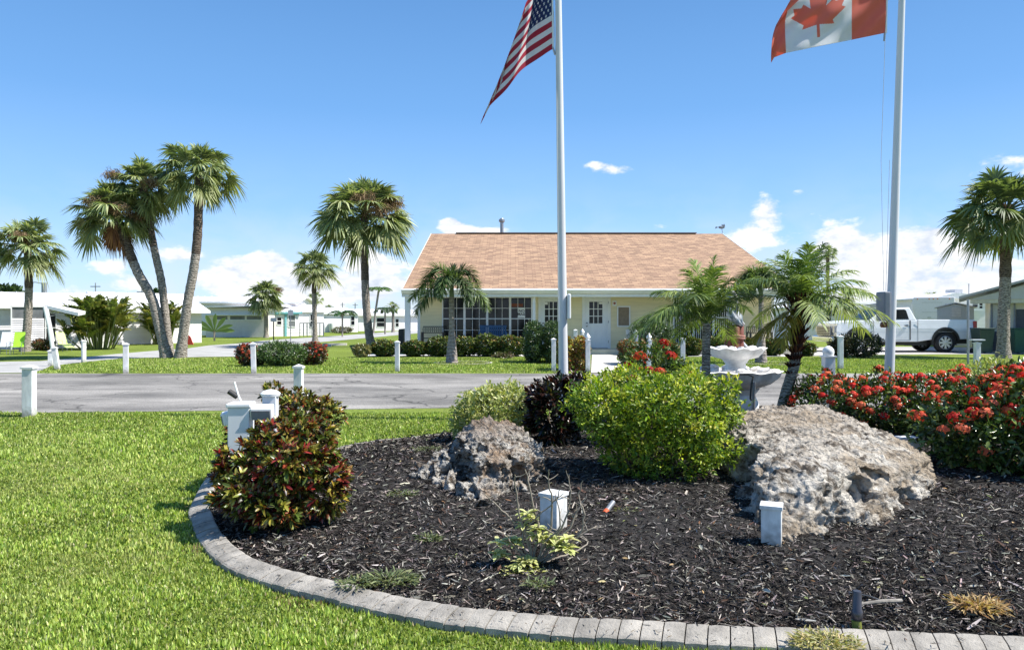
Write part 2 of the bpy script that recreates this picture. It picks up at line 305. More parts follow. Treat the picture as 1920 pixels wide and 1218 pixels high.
def shingles():
    m, nt, b = _new('shingles'); L = nt.links.new
    tc = nt.nodes.new('ShaderNodeTexCoord')
    br = nt.nodes.new('ShaderNodeTexBrick'); L(tc.outputs['Object'], br.inputs[0]); br.inputs['Scale'].default_value = 1; br.inputs['Brick Width'].default_value = .34; br.inputs['Row Height'].default_value = .20
    br.inputs['Mortar Size'].default_value = .012; br.inputs['Mortar Smooth'].default_value = .3; br.offset = .37
    br.inputs['Color1'].default_value = (.40, .255, .155, 1); br.inputs['Color2'].default_value = (.24, .148, .094, 1); br.inputs['Mortar'].default_value = (.20, .11, .07, 1)
    t = nt.nodes.new('ShaderNodeTexNoise'); mp = nt.nodes.new('ShaderNodeMapping'); mp.inputs['Scale'].default_value = (.6, 1.2, 1); L(tc.outputs['Object'], mp.inputs[0]); L(mp.outputs[0], t.inputs[0]); t.inputs['Scale'].default_value = 4; t.inputs['Detail'].default_value = 8
    r2 = nt.nodes.new('ShaderNodeMapRange'); L(t.outputs[0], r2.inputs[0]); r2.inputs[1].default_value = .3; r2.inputs[2].default_value = .7; r2.inputs[3].default_value = .82; r2.inputs[4].default_value = 1.22
    mx = nt.nodes.new('ShaderNodeVectorMath'); mx.operation = 'SCALE'; L(br.outputs[0], mx.inputs[0]); L(r2.outputs[0], mx.inputs['Scale']); L(mx.outputs[0], b.inputs['Base Color']); b.inputs['Roughness'].default_value = .9
    bp = nt.nodes.new('ShaderNodeBump'); bp.inputs['Strength'].default_value = .5; bp.inputs['Distance'].default_value = .02; L(br.outputs[0], bp.inputs['Height']); L(bp.outputs[0], b.inputs['Normal'])
    return m
SHING = shingles()
def rockmat(name, base, dark, rust, s, topw=.4, moss=(.20, .13, .085)):
    m, nt, b = _new(name); L = nt.links.new
    tc = nt.nodes.new('ShaderNodeTexCoord')
    def nz(sc_, d=9, r=.7, dist=0.0):
        t = nt.nodes.new('ShaderNodeTexNoise'); t.inputs['Scale'].default_value = sc_ * s; t.inputs['Detail'].default_value = d; t.inputs['Roughness'].default_value = r; t.inputs['Distortion'].default_value = dist; L(tc.outputs['Object'], t.inputs[0]); return t.outputs[0]
    a = nz(9, dist=.6); c = nz(2.0, 5, .6, .8); v = nt.nodes.new('ShaderNodeTexVoronoi'); v.inputs['Scale'].default_value = 26 * s; L(tc.outputs['Object'], v.inputs[0])
    f = nz(45, 4, .6)
    r = nt.nodes.new('ShaderNodeValToRGB'); L(a, r.inputs[0]); e = r.color_ramp.elements; e[0].position = .425; e[0].color = (*dark, 1); e[1].position = .545; e[1].color = (*base, 1)
    x = e.new(.48); x.color = (*[(p * .6 + q * .4) for p, q in zip(base, dark)], 1); x = e.new(.7); x.color = (*[min(1, p * 1.35) for p in base], 1)
    r3 = nt.nodes.new('ShaderNodeMapRange'); L(c, r3.inputs[0]); r3.inputs[1].default_value = .48; r3.inputs[2].default_value = .64; r3.inputs[4].default_value = .85
    # weathered brown on upward, high parts where leaf litter sits
    m2 = nt.nodes.new('ShaderNodeMix'); m2.data_type = 'RGBA'; L(r3.outputs[0], m2.inputs[0]); L(r.outputs[0], m2.inputs[6]); m2.inputs[7].default_value = (*rust, 1)
    ge = nt.nodes.new('ShaderNodeNewGeometry'); sz = nt.nodes.new('ShaderNodeSeparateXYZ'); L(ge.outputs['Normal'], sz.inputs[0]); so = nt.nodes.new('ShaderNodeSeparateXYZ'); L(tc.outputs['Object'], so.inputs[0])
    q1 = nt.nodes.new('ShaderNodeMapRange'); L(sz.outputs[2], q1.inputs[0]); q1.inputs[1].default_value = .1; q1.inputs[2].default_value = .7
    q2 = nt.nodes.new('ShaderNodeMapRange'); L(so.outputs[2], q2.inputs[0]); q2.inputs[1].default_value = .36; q2.inputs[2].default_value = .50
    q3 = nt.nodes.new('ShaderNodeMapRange'); L(a, q3.inputs[0]); q3.inputs[1].default_value = .40; q3.inputs[2].default_value = .56; q3.inputs[4].default_value = topw
    k1 = nt.nodes.new('ShaderNodeMath'); k1.operation = 'MULTIPLY'; L(q1.outputs[0], k1.inputs[0]); L(q2.outputs[0], k1.inputs[1]); k2 = nt.nodes.new('ShaderNodeMath'); k2.operation = 'MULTIPLY'; L(k1.outputs[0], k2.inputs[0]); L(q3.outputs[0], k2.inputs[1])
    m3 = nt.nodes.new('ShaderNodeMix'); m3.data_type = 'RGBA'; L(k2.outputs[0], m3.inputs[0]); L(m2.outputs[2], m3.inputs[6]); m3.inputs[7].default_value = (*moss, 1)
    L(m3.outputs[2], b.inputs['Base Color']); b.inputs['Roughness'].default_value = .95; b.inputs['Specular IOR Level'].default_value = .15
    ad = nt.nodes.new('ShaderNodeMath'); ad.operation = 'MULTIPLY_ADD'; L(f, ad.inputs[0]); ad.inputs[1].default_value = .35; L(a, ad.inputs[2])
    ad2 = nt.nodes.new('ShaderNodeMath'); ad2.operation = 'MULTIPLY_ADD'; L(v.outputs['Distance'], ad2.inputs[0]); ad2.inputs[1].default_value = .45; L(ad.outputs[0], ad2.inputs[2])
    bp = nt.nodes.new('ShaderNodeBump'); bp.inputs['Strength'].default_value = 1; bp.inputs['Distance'].default_value = .07; L(ad2.outputs[0], bp.inputs['Height']); L(bp.outputs[0], b.inputs['Normal'])
    return m
def trunkmat(name, c1, c2, freq=14):
    m, nt, b = _new(name); L = nt.links.new
    tc = nt.nodes.new('ShaderNodeTexCoord'); w = nt.nodes.new('ShaderNodeTexWave'); w.bands_direction = 'Z'; w.inputs['Scale'].default_value = freq / 6.28 * 2; w.inputs['Distortion'].default_value = 9; w.inputs['Detail'].default_value = 5; w.inputs['Detail Scale'].default_value = 2; L(tc.outputs['Object'], w.inputs[0])
    t = nt.nodes.new('ShaderNodeTexNoise'); t.inputs['Scale'].default_value = 14; t.inputs['Detail'].default_value = 8; L(tc.outputs['Object'], t.inputs[0])
    ad = nt.nodes.new('ShaderNodeMath'); ad.operation = 'MULTIPLY_ADD'; L(w.outputs['Fac'], ad.inputs[0]); ad.inputs[1].default_value = .35; L(t.outputs[0], ad.inputs[2])
    r = nt.nodes.new('ShaderNodeMapRange'); L(ad.outputs[0], r.inputs[0]); r.inputs[1].default_value = .4; r.inputs[2].default_value = .9
    mx = nt.nodes.new('ShaderNodeMix'); mx.data_type = 'RGBA'; L(r.outputs[0], mx.inputs[0]); mx.inputs[6].default_value = (*c1, 1); mx.inputs[7].default_value = (*c2, 1); L(mx.outputs[2], b.inputs['Base Color']); b.inputs['Roughness'].default_value = .95; b.inputs['Specular IOR Level'].default_value = .1
    bp = nt.nodes.new('ShaderNodeBump'); bp.inputs['Strength'].default_value = .8; bp.inputs['Distance'].default_value = .03; L(ad.outputs[0], bp.inputs['Height']); L(bp.outputs[0], b.inputs['Normal'])
    return m
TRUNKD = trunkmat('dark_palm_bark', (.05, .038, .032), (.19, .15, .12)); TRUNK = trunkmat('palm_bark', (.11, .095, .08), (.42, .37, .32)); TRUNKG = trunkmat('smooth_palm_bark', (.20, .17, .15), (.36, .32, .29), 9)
TRUNKP = trunkmat('rough_palm_bark', (.10, .09, .075), (.42, .38, .32), 26)
FIBRE = M('palm_fibre', (.07, .028, .018), .95, .7, 30, bump=1, bscale=50)
def rng(s): return np.random.default_rng(s)
def pal(r, n, cols, wts=None, jit=.15):
    cols = np.array(cols, float); i = r.choice(len(cols), n, p=None if wts is None else np.array(wts) / sum(wts))
    return np.clip(cols[i] * (1 + jit * r.standard_normal((n, 1))) * (1 + jit * .3 * r.standard_normal((n, 3))), 0.003, 1)
# ================================================================ GROUND, ROADS
MB().add([(-1500, -40, 0), (1500, -40, 0), (1500, 3000, 0), (-1500, 3000, 0)], [(0, 1, 2, 3)]).build('ground', LAWN)['kind'] = 'structure'
def sheet(name, pts, z, mat, kind='structure'):
    m = MB(); m.add([(p[0], p[1], z) for p in pts], [tuple(range(len(pts)))]); o = m.build(name, mat); o['kind'] = kind; return o
NEAR = 10.75; FAR = 18.75
rs = random.Random(3)
near_edge = [(x, NEAR + (.75 if x > -1 else .75 * max(0, (x + 9) / 8) if x > -9 else 0) + .05 * rs.uniform(-1, 1)) for x in np.arange(-40, 41, .8)]
far_edge = [(x, FAR + .06 * rs.uniform(-1, 1)) for x in np.arange(40, -41, -.8)]
sheet('road', near_edge + far_edge, .004, ASPH)
side = [G(-300, 700), G(70, 699), G(95, 686), G(164, 678), G(230, 672), G(384, 669), G(500, 668), G(590, 664), G(596, 652), G(560, 645), G(660, 636), G(790, 624), G(900, 615), G(900, 612.5), G(780, 618.5), G(640, 629), G(560, 634), G(500, 638), G(446, 644), G(392, 647.5), G(353, 653), G(298, 657), G(230, 662.5), G(164, 669), G(74, 677), G(-300, 684)]
sheet('side_road', [(p.x, p.y) for p in side], .008, M('pale_asphalt', (.40, .39, .37), .9, .3, 3, bump=.3, bscale=60, stretch=(.3, 1, 1)))
rr = [G(1490, 668), G(1600, 665.5), G(1750, 664), G(2300, 663), G(2300, 650), G(1900, 650.5), G(1700, 650), G(1500, 651)]
sheet('rear_road', [(p.x, p.y) for p in rr], .004, M('worn_asphalt', (.42, .40, .38), .9, .25, 3, bump=.3, bscale=60, stretch=(.3, 1, 1)))
for k, (a, b, t) in enumerate([((-90, 688), (230, 671.6), .12), ((375, 668.6), (448, 667.4), .12)]):
    p, q = G(*a), G(*b); d = (q - p).normalized(); n = Vector((-d.y, d.x, 0)) * t / 2
    sheet('kerb_line', [p - n, q - n, q + n, p + n], .013, M('kerb_white', (.7, .7, .68), .8, .2, 8))
p = [G(1108, 699), G(1172, 699)]; P0, P1 = A(1108, 700, 18.8), A(1175, 700, 18.8); 
wx0 = (1110 - 960) / FPX * 28.2; wx1 = (1172 - 960) / FPX * 28.2
sheet('footpath', [(P0.x, 18.78), (P1.x, 18.78), (wx1, 28.2), (wx0, 28.2)], .02, CONC)
# white stone strip beneath the hedges
for a, b, y0, y1 in [(690, 1000, 668.5, 664), (1290, 1500, 668.5, 664), (1480, 1662, 664.5, 660)]:
    q = [G(a, y0), G(b, y0), G(b, y1), G(a, y1)]; sheet('gravel_strip', q, .012, GRAVW)
def ringpatch(name, c, r0, r1, z, mat):
    n = 24; vs = [(c[0] + r * math.cos(i * math.tau / n), c[1] + r * math.sin(i * math.tau / n), z) for r in (r0, r1) for i in range(n)]
    o = MB().add(vs, [(i, (i + 1) % n, n + (i + 1) % n, n + i) for i in range(n)]).build(name, mat); return o
# ---------------------------------------------------------------- mulch bed + kerb
zk = .05
bedpx = [(1922, 1197), (1650, 1186), (1400, 1178), (1200, 1168), (1000, 1156), (850, 1139), (735, 1118), (620, 1091), (540, 1072), (480, 1052), (440, 1026), (412, 995), (398, 965), (394, 940)]
bed = [G(x, y, zk) for x, y in bedpx] + [Vector((-2.52, 6.7, zk)), G(520, 872, zk), G(610, 848, zk), G(700, 829, zk), G(840, 814, zk), Vector((-.1, 9.4, zk)), Vector((1.2, 10.4, zk)), Vector((2.8, 11.2, zk)), Vector((4.8, 11.2, zk)), Vector((6.6, 10.3, zk)), Vector((7.8, 8.6, zk)), Vector((7.9, 6.4, zk)), Vector((6.6, 4.6, zk)), Vector((4.4, 3.6, zk))]
bedc = smooth_path(bed + [bed[0]], 8)[:-1]
BED = np.array([(p.x, p.y) for p in bedc])
def inside(P, poly):
    x, y = P[:, 0], P[:, 1]; c = np.zeros(len(P), bool); n = len(poly)
    for i in range(n):
        x0, y0 = poly[i]; x1, y1 = poly[i - 1]
        c ^= ((y0 > y) != (y1 > y)) & (x < (x1 - x0) * (y - y0) / (y1 - y0 + 1e-12) + x0)
    return c
# soil sheet, gently mounded
def soil():
    cx, cy = 2.6, 7.2; rings = 14; n = len(bedc); m = MB(); vs = [(cx, cy, .10)]
    for k in range(1, rings + 1):
        f = k / rings
        for p in bedc: vs.append((cx + (p.x - cx) * f, cy + (p.y - cy) * f, .02 + .08 * (1 - f ** 3) + .012 * noise.noise(Vector((p.x * f * 3, p.y * f * 3, 1)))))
    fs = [(0, 1 + i, 1 + (i + 1) % n) for i in range(n)] + [(1 + (k - 1) * n + i, 1 + k * n + i, 1 + k * n + (i + 1) % n, 1 + (k - 1) * n + (i + 1) % n) for k in range(1, rings) for i in range(n)]
    o = m.add(vs, fs).build('soil', M('soil', (.022, .018, .015), .95, .5, 40, bump=1, bscale=60), smooth=True); o['kind'] = 'structure'
soil()
def bedz(x, y):
    cx, cy = 2.6, 7.2; return .035 + .06 * np.clip(1 - ((x - cx) / 5.2) ** 2 - ((y - cy) / 4) ** 2, 0, 1)
def mulch():
    r = rng(5); S = Soup()
    def zone(n, x0, x1, y0, y1, l0, l1):
        P = np.stack([r.uniform(x0, x1, n), r.uniform(y0, y1, n)], 1); P = P[inside(P, BED)]; n = len(P)
        z = bedz(P[:, 0], P[:, 1]) + r.uniform(-.012, .022, n)
        th = r.uniform(0, math.tau, n); el = r.normal(0, .28, n)
        D = np.stack([np.cos(th) * np.cos(el), np.sin(th) * np.cos(el), np.sin(el)], 1); Nn = nrm(np.stack([r.normal(0, .45, n), r.normal(0, .45, n), np.ones(n)], 1))
        L = r.uniform(l0, l1, n) * np.where(r.random(n) < .1, 1.8, 1); W = L * r.uniform(.07, .24, n)
        col = pal(r, n, [(.012, .010, .009), (.034, .029, .026), (.085, .076, .068), (.20, .18, .16), (.10, .06, .042), (.42, .38, .33)], [32, 22, 20, 15, 3, 6.5], .16)
        S.leaves(np.concatenate([P, z[:, None]], 1) - D * L[:, None] / 2, D, Nn, L, W, (0, .5, 1), (.55, 1, .4), bend=r.normal(0, .12, n), fold=.28, col=col)
    zone(140000, -2.6, 4.6, 3.2, 5.6, .016, .050); zone(90000, -2.7, 7.9, 5.5, 8.2, .026, .062); zone(36000, -2.2, 7.9, 8.2, 11.3, .04, .09); zone(60000, 4.6, 7.9, 3.3, 5.6, .02, .055)
    # stray chips and fallen leaves scattered past the edge, on the kerb and in the grass
    n = 900; k = r.integers(0, len(BED), n); c0 = np.array([2.6, 7.2]); q = BED[k] + r.normal(0, .03, (n, 2)); q = q + nrm(BED[k] - c0) * r.uniform(-.02, .22, (n, 1)) ** 1.0
    q = q[(q[:, 1] < 7.5)]; n = len(q); th = r.uniform(0, math.tau, n); zz = np.where(inside(q, BED), .06, .055) + r.uniform(0, .012, n)
    S.leaves(np.concatenate([q, zz[:, None]], 1), np.stack([np.cos(th), np.sin(th), 0 * th], 1), np.stack([r.normal(0, .2, n), r.normal(0, .2, n), np.ones(n)], 1), r.uniform(.008, .035, n), r.uniform(.002, .006, n), (0, .5, 1), (.5, 1, .3), fold=.2, col=pal(r, n, [(.03, .026, .022), (.07, .06, .05), (.16, .12, .08)]))
    n = 420; P = np.stack([r.uniform(-2.6, 6, n), r.uniform(3.3, 8.5, n)], 1); P = P[inside(P, BED)]; n = len(P); th = r.uniform(0, math.tau, n)
    S.leaves(np.concatenate([P, (bedz(P[:, 0], P[:, 1]) + .022)[:, None]], 1), np.stack([np.cos(th), np.sin(th), r.normal(0, .2, n)], 1), np.stack([r.normal(0, .4, n), r.normal(0, .4, n), np.ones(n)], 1), r.uniform(.02, .05, n), r.uniform(.008, .018, n), (0, .35, .75, 1), (.2, 1, .8, .1), fold=.2, col=pal(r, n, [(.34, .24, .12), (.22, .12, .06), (.42, .36, .18), (.18, .2, .08)]))
    o = S.build('mulch', CHIP); tag(o, 'dark shredded bark mulch covering the planting bed', 'mulch', kind='stuff')
mulch()
def kerb():
    # resample centreline at block length, slanted joints
    pts = [Vector((p.x, p.y, 0)) for p in bedc]; pts.append(pts[0]); L = [0]
    for a, b in zip(pts, pts[1:]): L.append(L[-1] + (b - a).length)
    tot = L[-1]
    def at(s):
        s = s % tot
        i = max(0, min(len(pts) - 2, int(np.searchsorted(L, s)) - 1)); t = (s - L[i]) / max(1e-6, L[i + 1] - L[i]); p = pts[i].lerp(pts[i + 1], t); d = (pts[i + 1] - pts[i]).normalized()
        return p, Vector((d.y, -d.x, 0))
    c = Vector((2.6, 7.2, 0)); p, n = at(1.0); sgn = 1 if (p - c).dot(n) > 0 else -1
    W = .132; prof = [(0, .0), (0, .060), (.004, .065), (.012, .067), (.07, .058), (W - .012, .040), (W - .002, .033), (W, -.02)]
    nb = int(tot / .092); bl = tot / nb; m = MB(); rr_ = random.Random(4); sl = -.022
    for b in range(nb):
        dz = rr_.uniform(-.0035, .0035); g = .0028; sec = []
        for j in range(4):
            s = b * bl + g + (bl - 2 * g) * j / 3
            for (w, z) in prof:
                p, n = at(s - sl * w / W );
                q = p + n * sgn * w; dd = .0025 if j in (0, 3) else 0; sec.append((q.x, q.y, z + dz - dd * (z > .03)))
        k = len(prof)
        m.add(sec, [(j * k + i, j * k + i + 1, (j + 1) * k + i + 1, (j + 1) * k + i) for j in range(3) for i in range(k - 1)] + [tuple(range(k)), tuple(range(3 * k, 4 * k))[::-1]])
    o = m.build('garden_kerb', M('kerb_concrete', (.36, .33, .285), .9, .4, 7, bump=.5, bscale=90, det=9)); tag(o, 'grey concrete kerb of slanted blocks curving round the dark mulch bed', 'kerb')
    m = MB(); n_ = 240
    vs = []
    for i in range(n_):
        p, n = at(tot * i / n_)
        for w, z in ((.004, .0), (.004, .05), (.10, .035), (W - .01, -.01)): q = p + n * sgn * w; vs.append((q.x, q.y, z))
    m.add(vs, [(i * 4 + j, i * 4 + j + 1, ((i + 1) % n_) * 4 + j + 1, ((i + 1) % n_) * 4 + j) for i in range(n_) for j in range(3)])
    m.build('joint_bed', M('joint_mortar', (.06, .055, .05), .95), o)
kerb()
# ---------------------------------------------------------------- lawns of blades
KO = np.array([(p[0], p[1]) for p in BED]); _c = np.array([2.6, 7.2]); BEDO = _c + (KO - _c) * (1 + .128 / np.linalg.norm(KO - _c, axis=1))[:, None]
def grass():
    S = Soup()
    r = rng(11)
    def zone(n, x0, x1, y0, y1, l0, l1, w, test, lean=.55):
        P = np.stack([r.uniform(x0, x1, n), r.uniform(y0, y1, n)], 1)
        P = P[(np.abs(P[:, 0]) < P[:, 1] * .72 + .3)]; P = P[test(P)]
        n = len(P)
        cl = np.array([noise.noise(Vector((x * 2.2, y * 2.2, 0))) for x, y in P[::1]]) if n < 1 else np.sin(P[:, 0] * 3.1 + 2 * np.sin(P[:, 1] * 2.3)) * np.sin(P[:, 1] * 3.7 + 1.7 * np.sin(P[:, 0] * 2.9))
        fine = np.sin(P[:, 0] * 17 + 3 * np.sin(P[:, 1] * 13)) * np.sin(P[:, 1] * 19 + 2 * np.sin(P[:, 0] * 15))
        th = r.uniform(0, math.tau, n); ln = np.abs(r.normal(0, lean, n)); D = nrm(np.stack([np.cos(th) * np.sin(ln), np.sin(th) * np.sin(ln), np.cos(ln)], 1))
        Nn = np.stack([-np.cos(th), -np.sin(th), np.full(n, .6)], 1)
        L = r.uniform(l0, l1, n) * (1 + .22 * cl + .28 * fine)
        col = pal(r, n, [(.23, .31, .05), (.34, .43, .085), (.48, .55, .17), (.12, .19, .03), (.52, .49, .26)], [28, 30, 20, 20, 5], .18)
        big = np.sin(P[:, 0] * .9 + 1.3 * np.sin(P[:, 1] * .7)) * np.sin(P[:, 1] * 1.1 + np.sin(P[:, 0] * 1.4)); thin = np.clip(big * .5 + fine * .35 - .28, 0, 1)[:, None]
        col = col * (1 + .16 * fine + .14 * cl + .10 * big)[:, None]; col = col * (1 - thin) + np.array([.34, .33, .14]) * thin
        dry = r.random(n) < np.clip(.55 - 2.2 * np.linalg.norm(P - np.array([-1.0, 3.72]), axis=1), 0, 1) + np.clip(.4 - 3.5 * np.linalg.norm(P - np.array([-1.85, 4.45]), axis=1), 0, 1)
        col[dry] = pal(r, int(dry.sum()), [(.33, .25, .13), (.22, .16, .08), (.12, .08, .04)])
        S.leaves(np.concatenate([P, np.full((n, 1), -.004)], 1), D, Nn, L, w * r.uniform(.7, 1.3, n), (0, .55, 1), (.8, 1, .08), bend=-r.uniform(-.1, .6, n), col=col)
    out = lambda P: ~inside(P, BEDO)
    zone(210000, -3.4, 2.6, 2.75, 4.4, .012, .032, .0078, out, 1.15)
    zone(160000, -5.2, 0, 4.4, 7.0, .018, .040, .0125, out, 1.05)
    zone(120000, -8.2, 2, 7.0, 10.85, .022, .046, .015, lambda P: out(P) & (P[:, 1] < NEAR + .1 + np.where(P[:, 0] > -9, .75 * (np.clip(P[:, 0], -9, -1) + 9) / 8, 0)))
    def farlawn(P):
        px = 960 + P[:, 0] / P[:, 1] * FPX; py = HZ + FPX * CAMH / P[:, 1]
        ok = (py < 699) & (py > np.interp(px, [60, 100, 164, 230, 384, 600, 1600, 2000], [700, 687, 679, 673, 670, 668, 666, 664]))
        return ok & ~((px > 1106) & (px < 1176))
    zone(150000, -14, 15, 18.75, 26, .025, .05, .022, farlawn)
    o = S.build('grass', GRASSM); tag(o, 'short bright green mown lawn grass', 'grass', kind='stuff')
grass()
# ================================================================ PLANT BUILDERS
def sabal(name, label, path, rad, R_, seed, nf=46, dead=3, brown=0, group=None, seg=28, low=-38, cc=None, petiole=None):
    """fan palm: trunk path (world points) and crown radius R_"""
    r = rng(seed); base = Vector(path[0]); base.z = 0
    th_ = thing(name, label, 'palm tree', base, group=group)
    pth = smooth_path([Vector(p) - base for p in path], 8); k = len(pth)
    rads = [rad * (1.35 - .35 * min(1, i / (k * .12))) * (1 - .18 * i / k) * (1 + .05 * math.sin(i * 2.7)) for i in range(k)]
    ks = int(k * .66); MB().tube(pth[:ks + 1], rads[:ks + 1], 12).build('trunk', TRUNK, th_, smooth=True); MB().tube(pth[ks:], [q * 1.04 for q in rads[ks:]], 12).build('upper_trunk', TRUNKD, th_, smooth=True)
    top = np.array(pth[-1]); S = Soup(); Sd = Soup()
    # boots (old leaf bases) near the top
    B = Soup(); nb = 26
    for i in range(nb):
        t = pth[-1 - int(r.integers(0, max(2, k // 7)))]; a = r.uniform(0, math.tau); d = np.array([[math.cos(a), math.sin(a), .9]])
        B.leaves(np.array([t]) + d * rad * .6, d, np.array([[-math.cos(a), -math.sin(a), .5]]), rad * 1.6, rad * .5, (0, .5, 1), (1, .7, .3), col=pal(r, 1, [(.12, .08, .05), (.2, .15, .1)]), fold=.2)
    B.build('boots', DRY, th_)
    def frond(Sx, az, el, cols, scale=1.0, grav=.35, browntip=0):
        d = np.array([math.cos(az) * math.cos(el), math.sin(az) * math.cos(el), math.sin(el)])
        scale *= .90 + .10 * math.cos(el); Lp = R_ * r.uniform(.34, .66) * scale; Lf = R_ * r.uniform(.38, .46) * scale
        t = np.linspace(0, 1, 5)[:, None]; pet = top + d * Lp * t - np.array([0, 0, 1]) * (Lp * .15 * t * t)
        Sx.tube(pet, rad * .16, rad * .08, cols[0] * 1.2, 4)
        dd = nrm(pet[-1] - pet[-2]); s = nrm(np.cross(dd, np.array([0, 0, 1.0]) + .01)); nn = np.cross(s, dd)
        if nn[2] < 0: nn = -nn
        tw = r.normal(0, .45); s, nn = s * math.cos(tw) + nn * math.sin(tw), nn * math.cos(tw) - s * math.sin(tw)
        a = np.linspace(-1.95, 1.95, seg) + r.normal(0, .04, seg)
        D = dd * np.cos(a)[:, None] + s * np.sin(a)[:, None] + nn * (.25 * np.abs(np.sin(a)))[:, None]
        Ln = Lf * (.72 + .28 * np.cos(a * .7)) * r.uniform(.9, 1.1, seg)
        P0_ = pet[-1] + dd * (Lf * .12) * np.cos(a * .5)[:, None]
        cj = np.clip(np.array(cols)[r.integers(0, len(cols), seg)] * r.uniform(.8, 1.25, (seg, 1)), .004, 1)
        c2 = cj * np.array([1.15, 1.1, .9]) if not browntip else cj * .5 + np.array([.18, .12, .05]) * .5
        Sx.leaves(P0_, D, np.broadcast_to(nn, (seg, 3)), Ln, Lf * .115, (0, .3, .62, 1), (.35, 1, .75, .06), bend=r.normal(.0, .06, seg), grav=grav * r.uniform(.7, 1.4, seg), fold=.25, col=cj, col2=c2)
    greens = np.array([(.16, .22, .10), (.25, .30, .14), (.38, .42, .24), (.10, .14, .065)]) if cc is None else np.array(cc)
    ga = math.pi * (3 - 5 ** .5)
    for i in range(nf):
        f = (i + .5) / nf; el = R(80) - (R(80) - R(low)) * f ** .95; az = i * ga + r.normal(0, .2)
        g = greens * (1 if f < .7 else 1.0); 
        if f > .72: g = g * .6 + np.array([.20, .21, .06]) * .4
        frond(S, az, el + r.normal(0, .08), g, r.uniform(.9, 1.08), .30 + .30 * f)
    S.build('crown', LEAF, th_)
    if dead:
        for i in range(dead):
            frond(Sd, r.uniform(0, math.tau), R(r.uniform(-78, -52)), np.array([(.20, .10, .06), (.30, .17, .09), (.12, .06, .045)]), r.uniform(.7, .95), .5)
        Sd.build('dead_fronds', DRY, th_)
    for i in range(brown):
        Sb = Soup(); a = r.uniform(math.pi, math.tau) + r.normal(0, .5); e = r.uniform(-.1, .5); c = top + np.array([math.cos(a) * math.cos(e), math.sin(a) * math.cos(e), math.sin(e)]) * R_ * r.uniform(.5, .72)
        n = 420; u_ = nrm(r.normal(0, 1, (n, 3))); P = c + u_ * R_ * .20 * r.random((n, 1)) ** .6 * np.array([1.3, 1, .75]); D = r.normal(0, 1, (n, 3)) + np.array([0, 0, -.7]); Sb.leaves(P, D, r.normal(0, 1, (n, 3)), R_ * .11, R_ * .009, (0, .5, 1), (1, 1, .5), grav=.4, col=pal(r, n, [(.22, .15, .08), (.32, .22, .12), (.15, .10, .06)]))
        Sb.tube(np.linspace(top, c, 4), rad * .1, rad * .05, (.24, .2, .1), 4); Sb.build('seed_stalk', DRY, th_)
    return th_
def fronds(S, r, top, specs, greens, nl, leafL, leafW, plum=0.0, rach=.012, alpha=.9, lgrav=.25, t0=.15, up=.25, colf=None):
    """pinnate fronds: specs = list of (az, el, L, sag)"""
    for (az, el, L, sag) in specs:
        d = np.array([math.cos(az) * math.cos(el), math.sin(az) * math.cos(el), math.sin(el)]); t = np.linspace(0, 1, 14)[:, None]
        path = top + d * L * t - np.array([0, 0, 1.0]) * (sag * L * t ** 2)
        g = np.array(greens); c0 = g[r.integers(len(g))]
        S.tube(path, rach, rach * .25, c0 * 1.1 + np.array([.03, .04, .0]), 5)
        n = nl; tt = np.repeat(np.linspace(t0, .99, n), 2) + r.normal(0, .004, 2 * n); tt = np.clip(tt, 0, 1); sg = np.tile([-1, 1], n)
        P = top + d * L * tt[:, None] - np.array([0, 0, 1.0]) * (sag * L * tt[:, None] ** 2); T = nrm(d - np.array([0, 0, 2.0]) * sag * tt[:, None])
        s = nrm(np.cross(T, np.array([0, 0, 1.0]) + 1e-4)); nn = np.cross(s, T)
        al = alpha * (1 - .45 * tt) + r.normal(0, .06, 2 * n)
        ang = up + r.normal(0, plum + .06, 2 * n)
        side_ = s * (sg * np.cos(ang))[:, None] + nn * np.sin(ang)[:, None]
        D = T * np.cos(al)[:, None] + side_ * np.sin(al)[:, None]
        prof = np.sin(np.clip(.18 + .82 * (tt - t0) / (1 - t0) * .92, 0, 1) * math.pi) ** .6
        Ln = leafL * np.clip(prof, .25, 1) * r.uniform(.88, 1.1, 2 * n)
        cj = np.clip(c0 * .6 + g[r.integers(0, len(g), 2 * n)] * .4, 0, 1) * r.uniform(.8, 1.2, (2 * n, 1))
        S.leaves(P, D, nn, Ln, leafW, (0, .35, .7, 1), (.5, 1, .8, .08), grav=lgrav * r.uniform(.7, 1.3, 2 * n), fold=.22, col=cj)
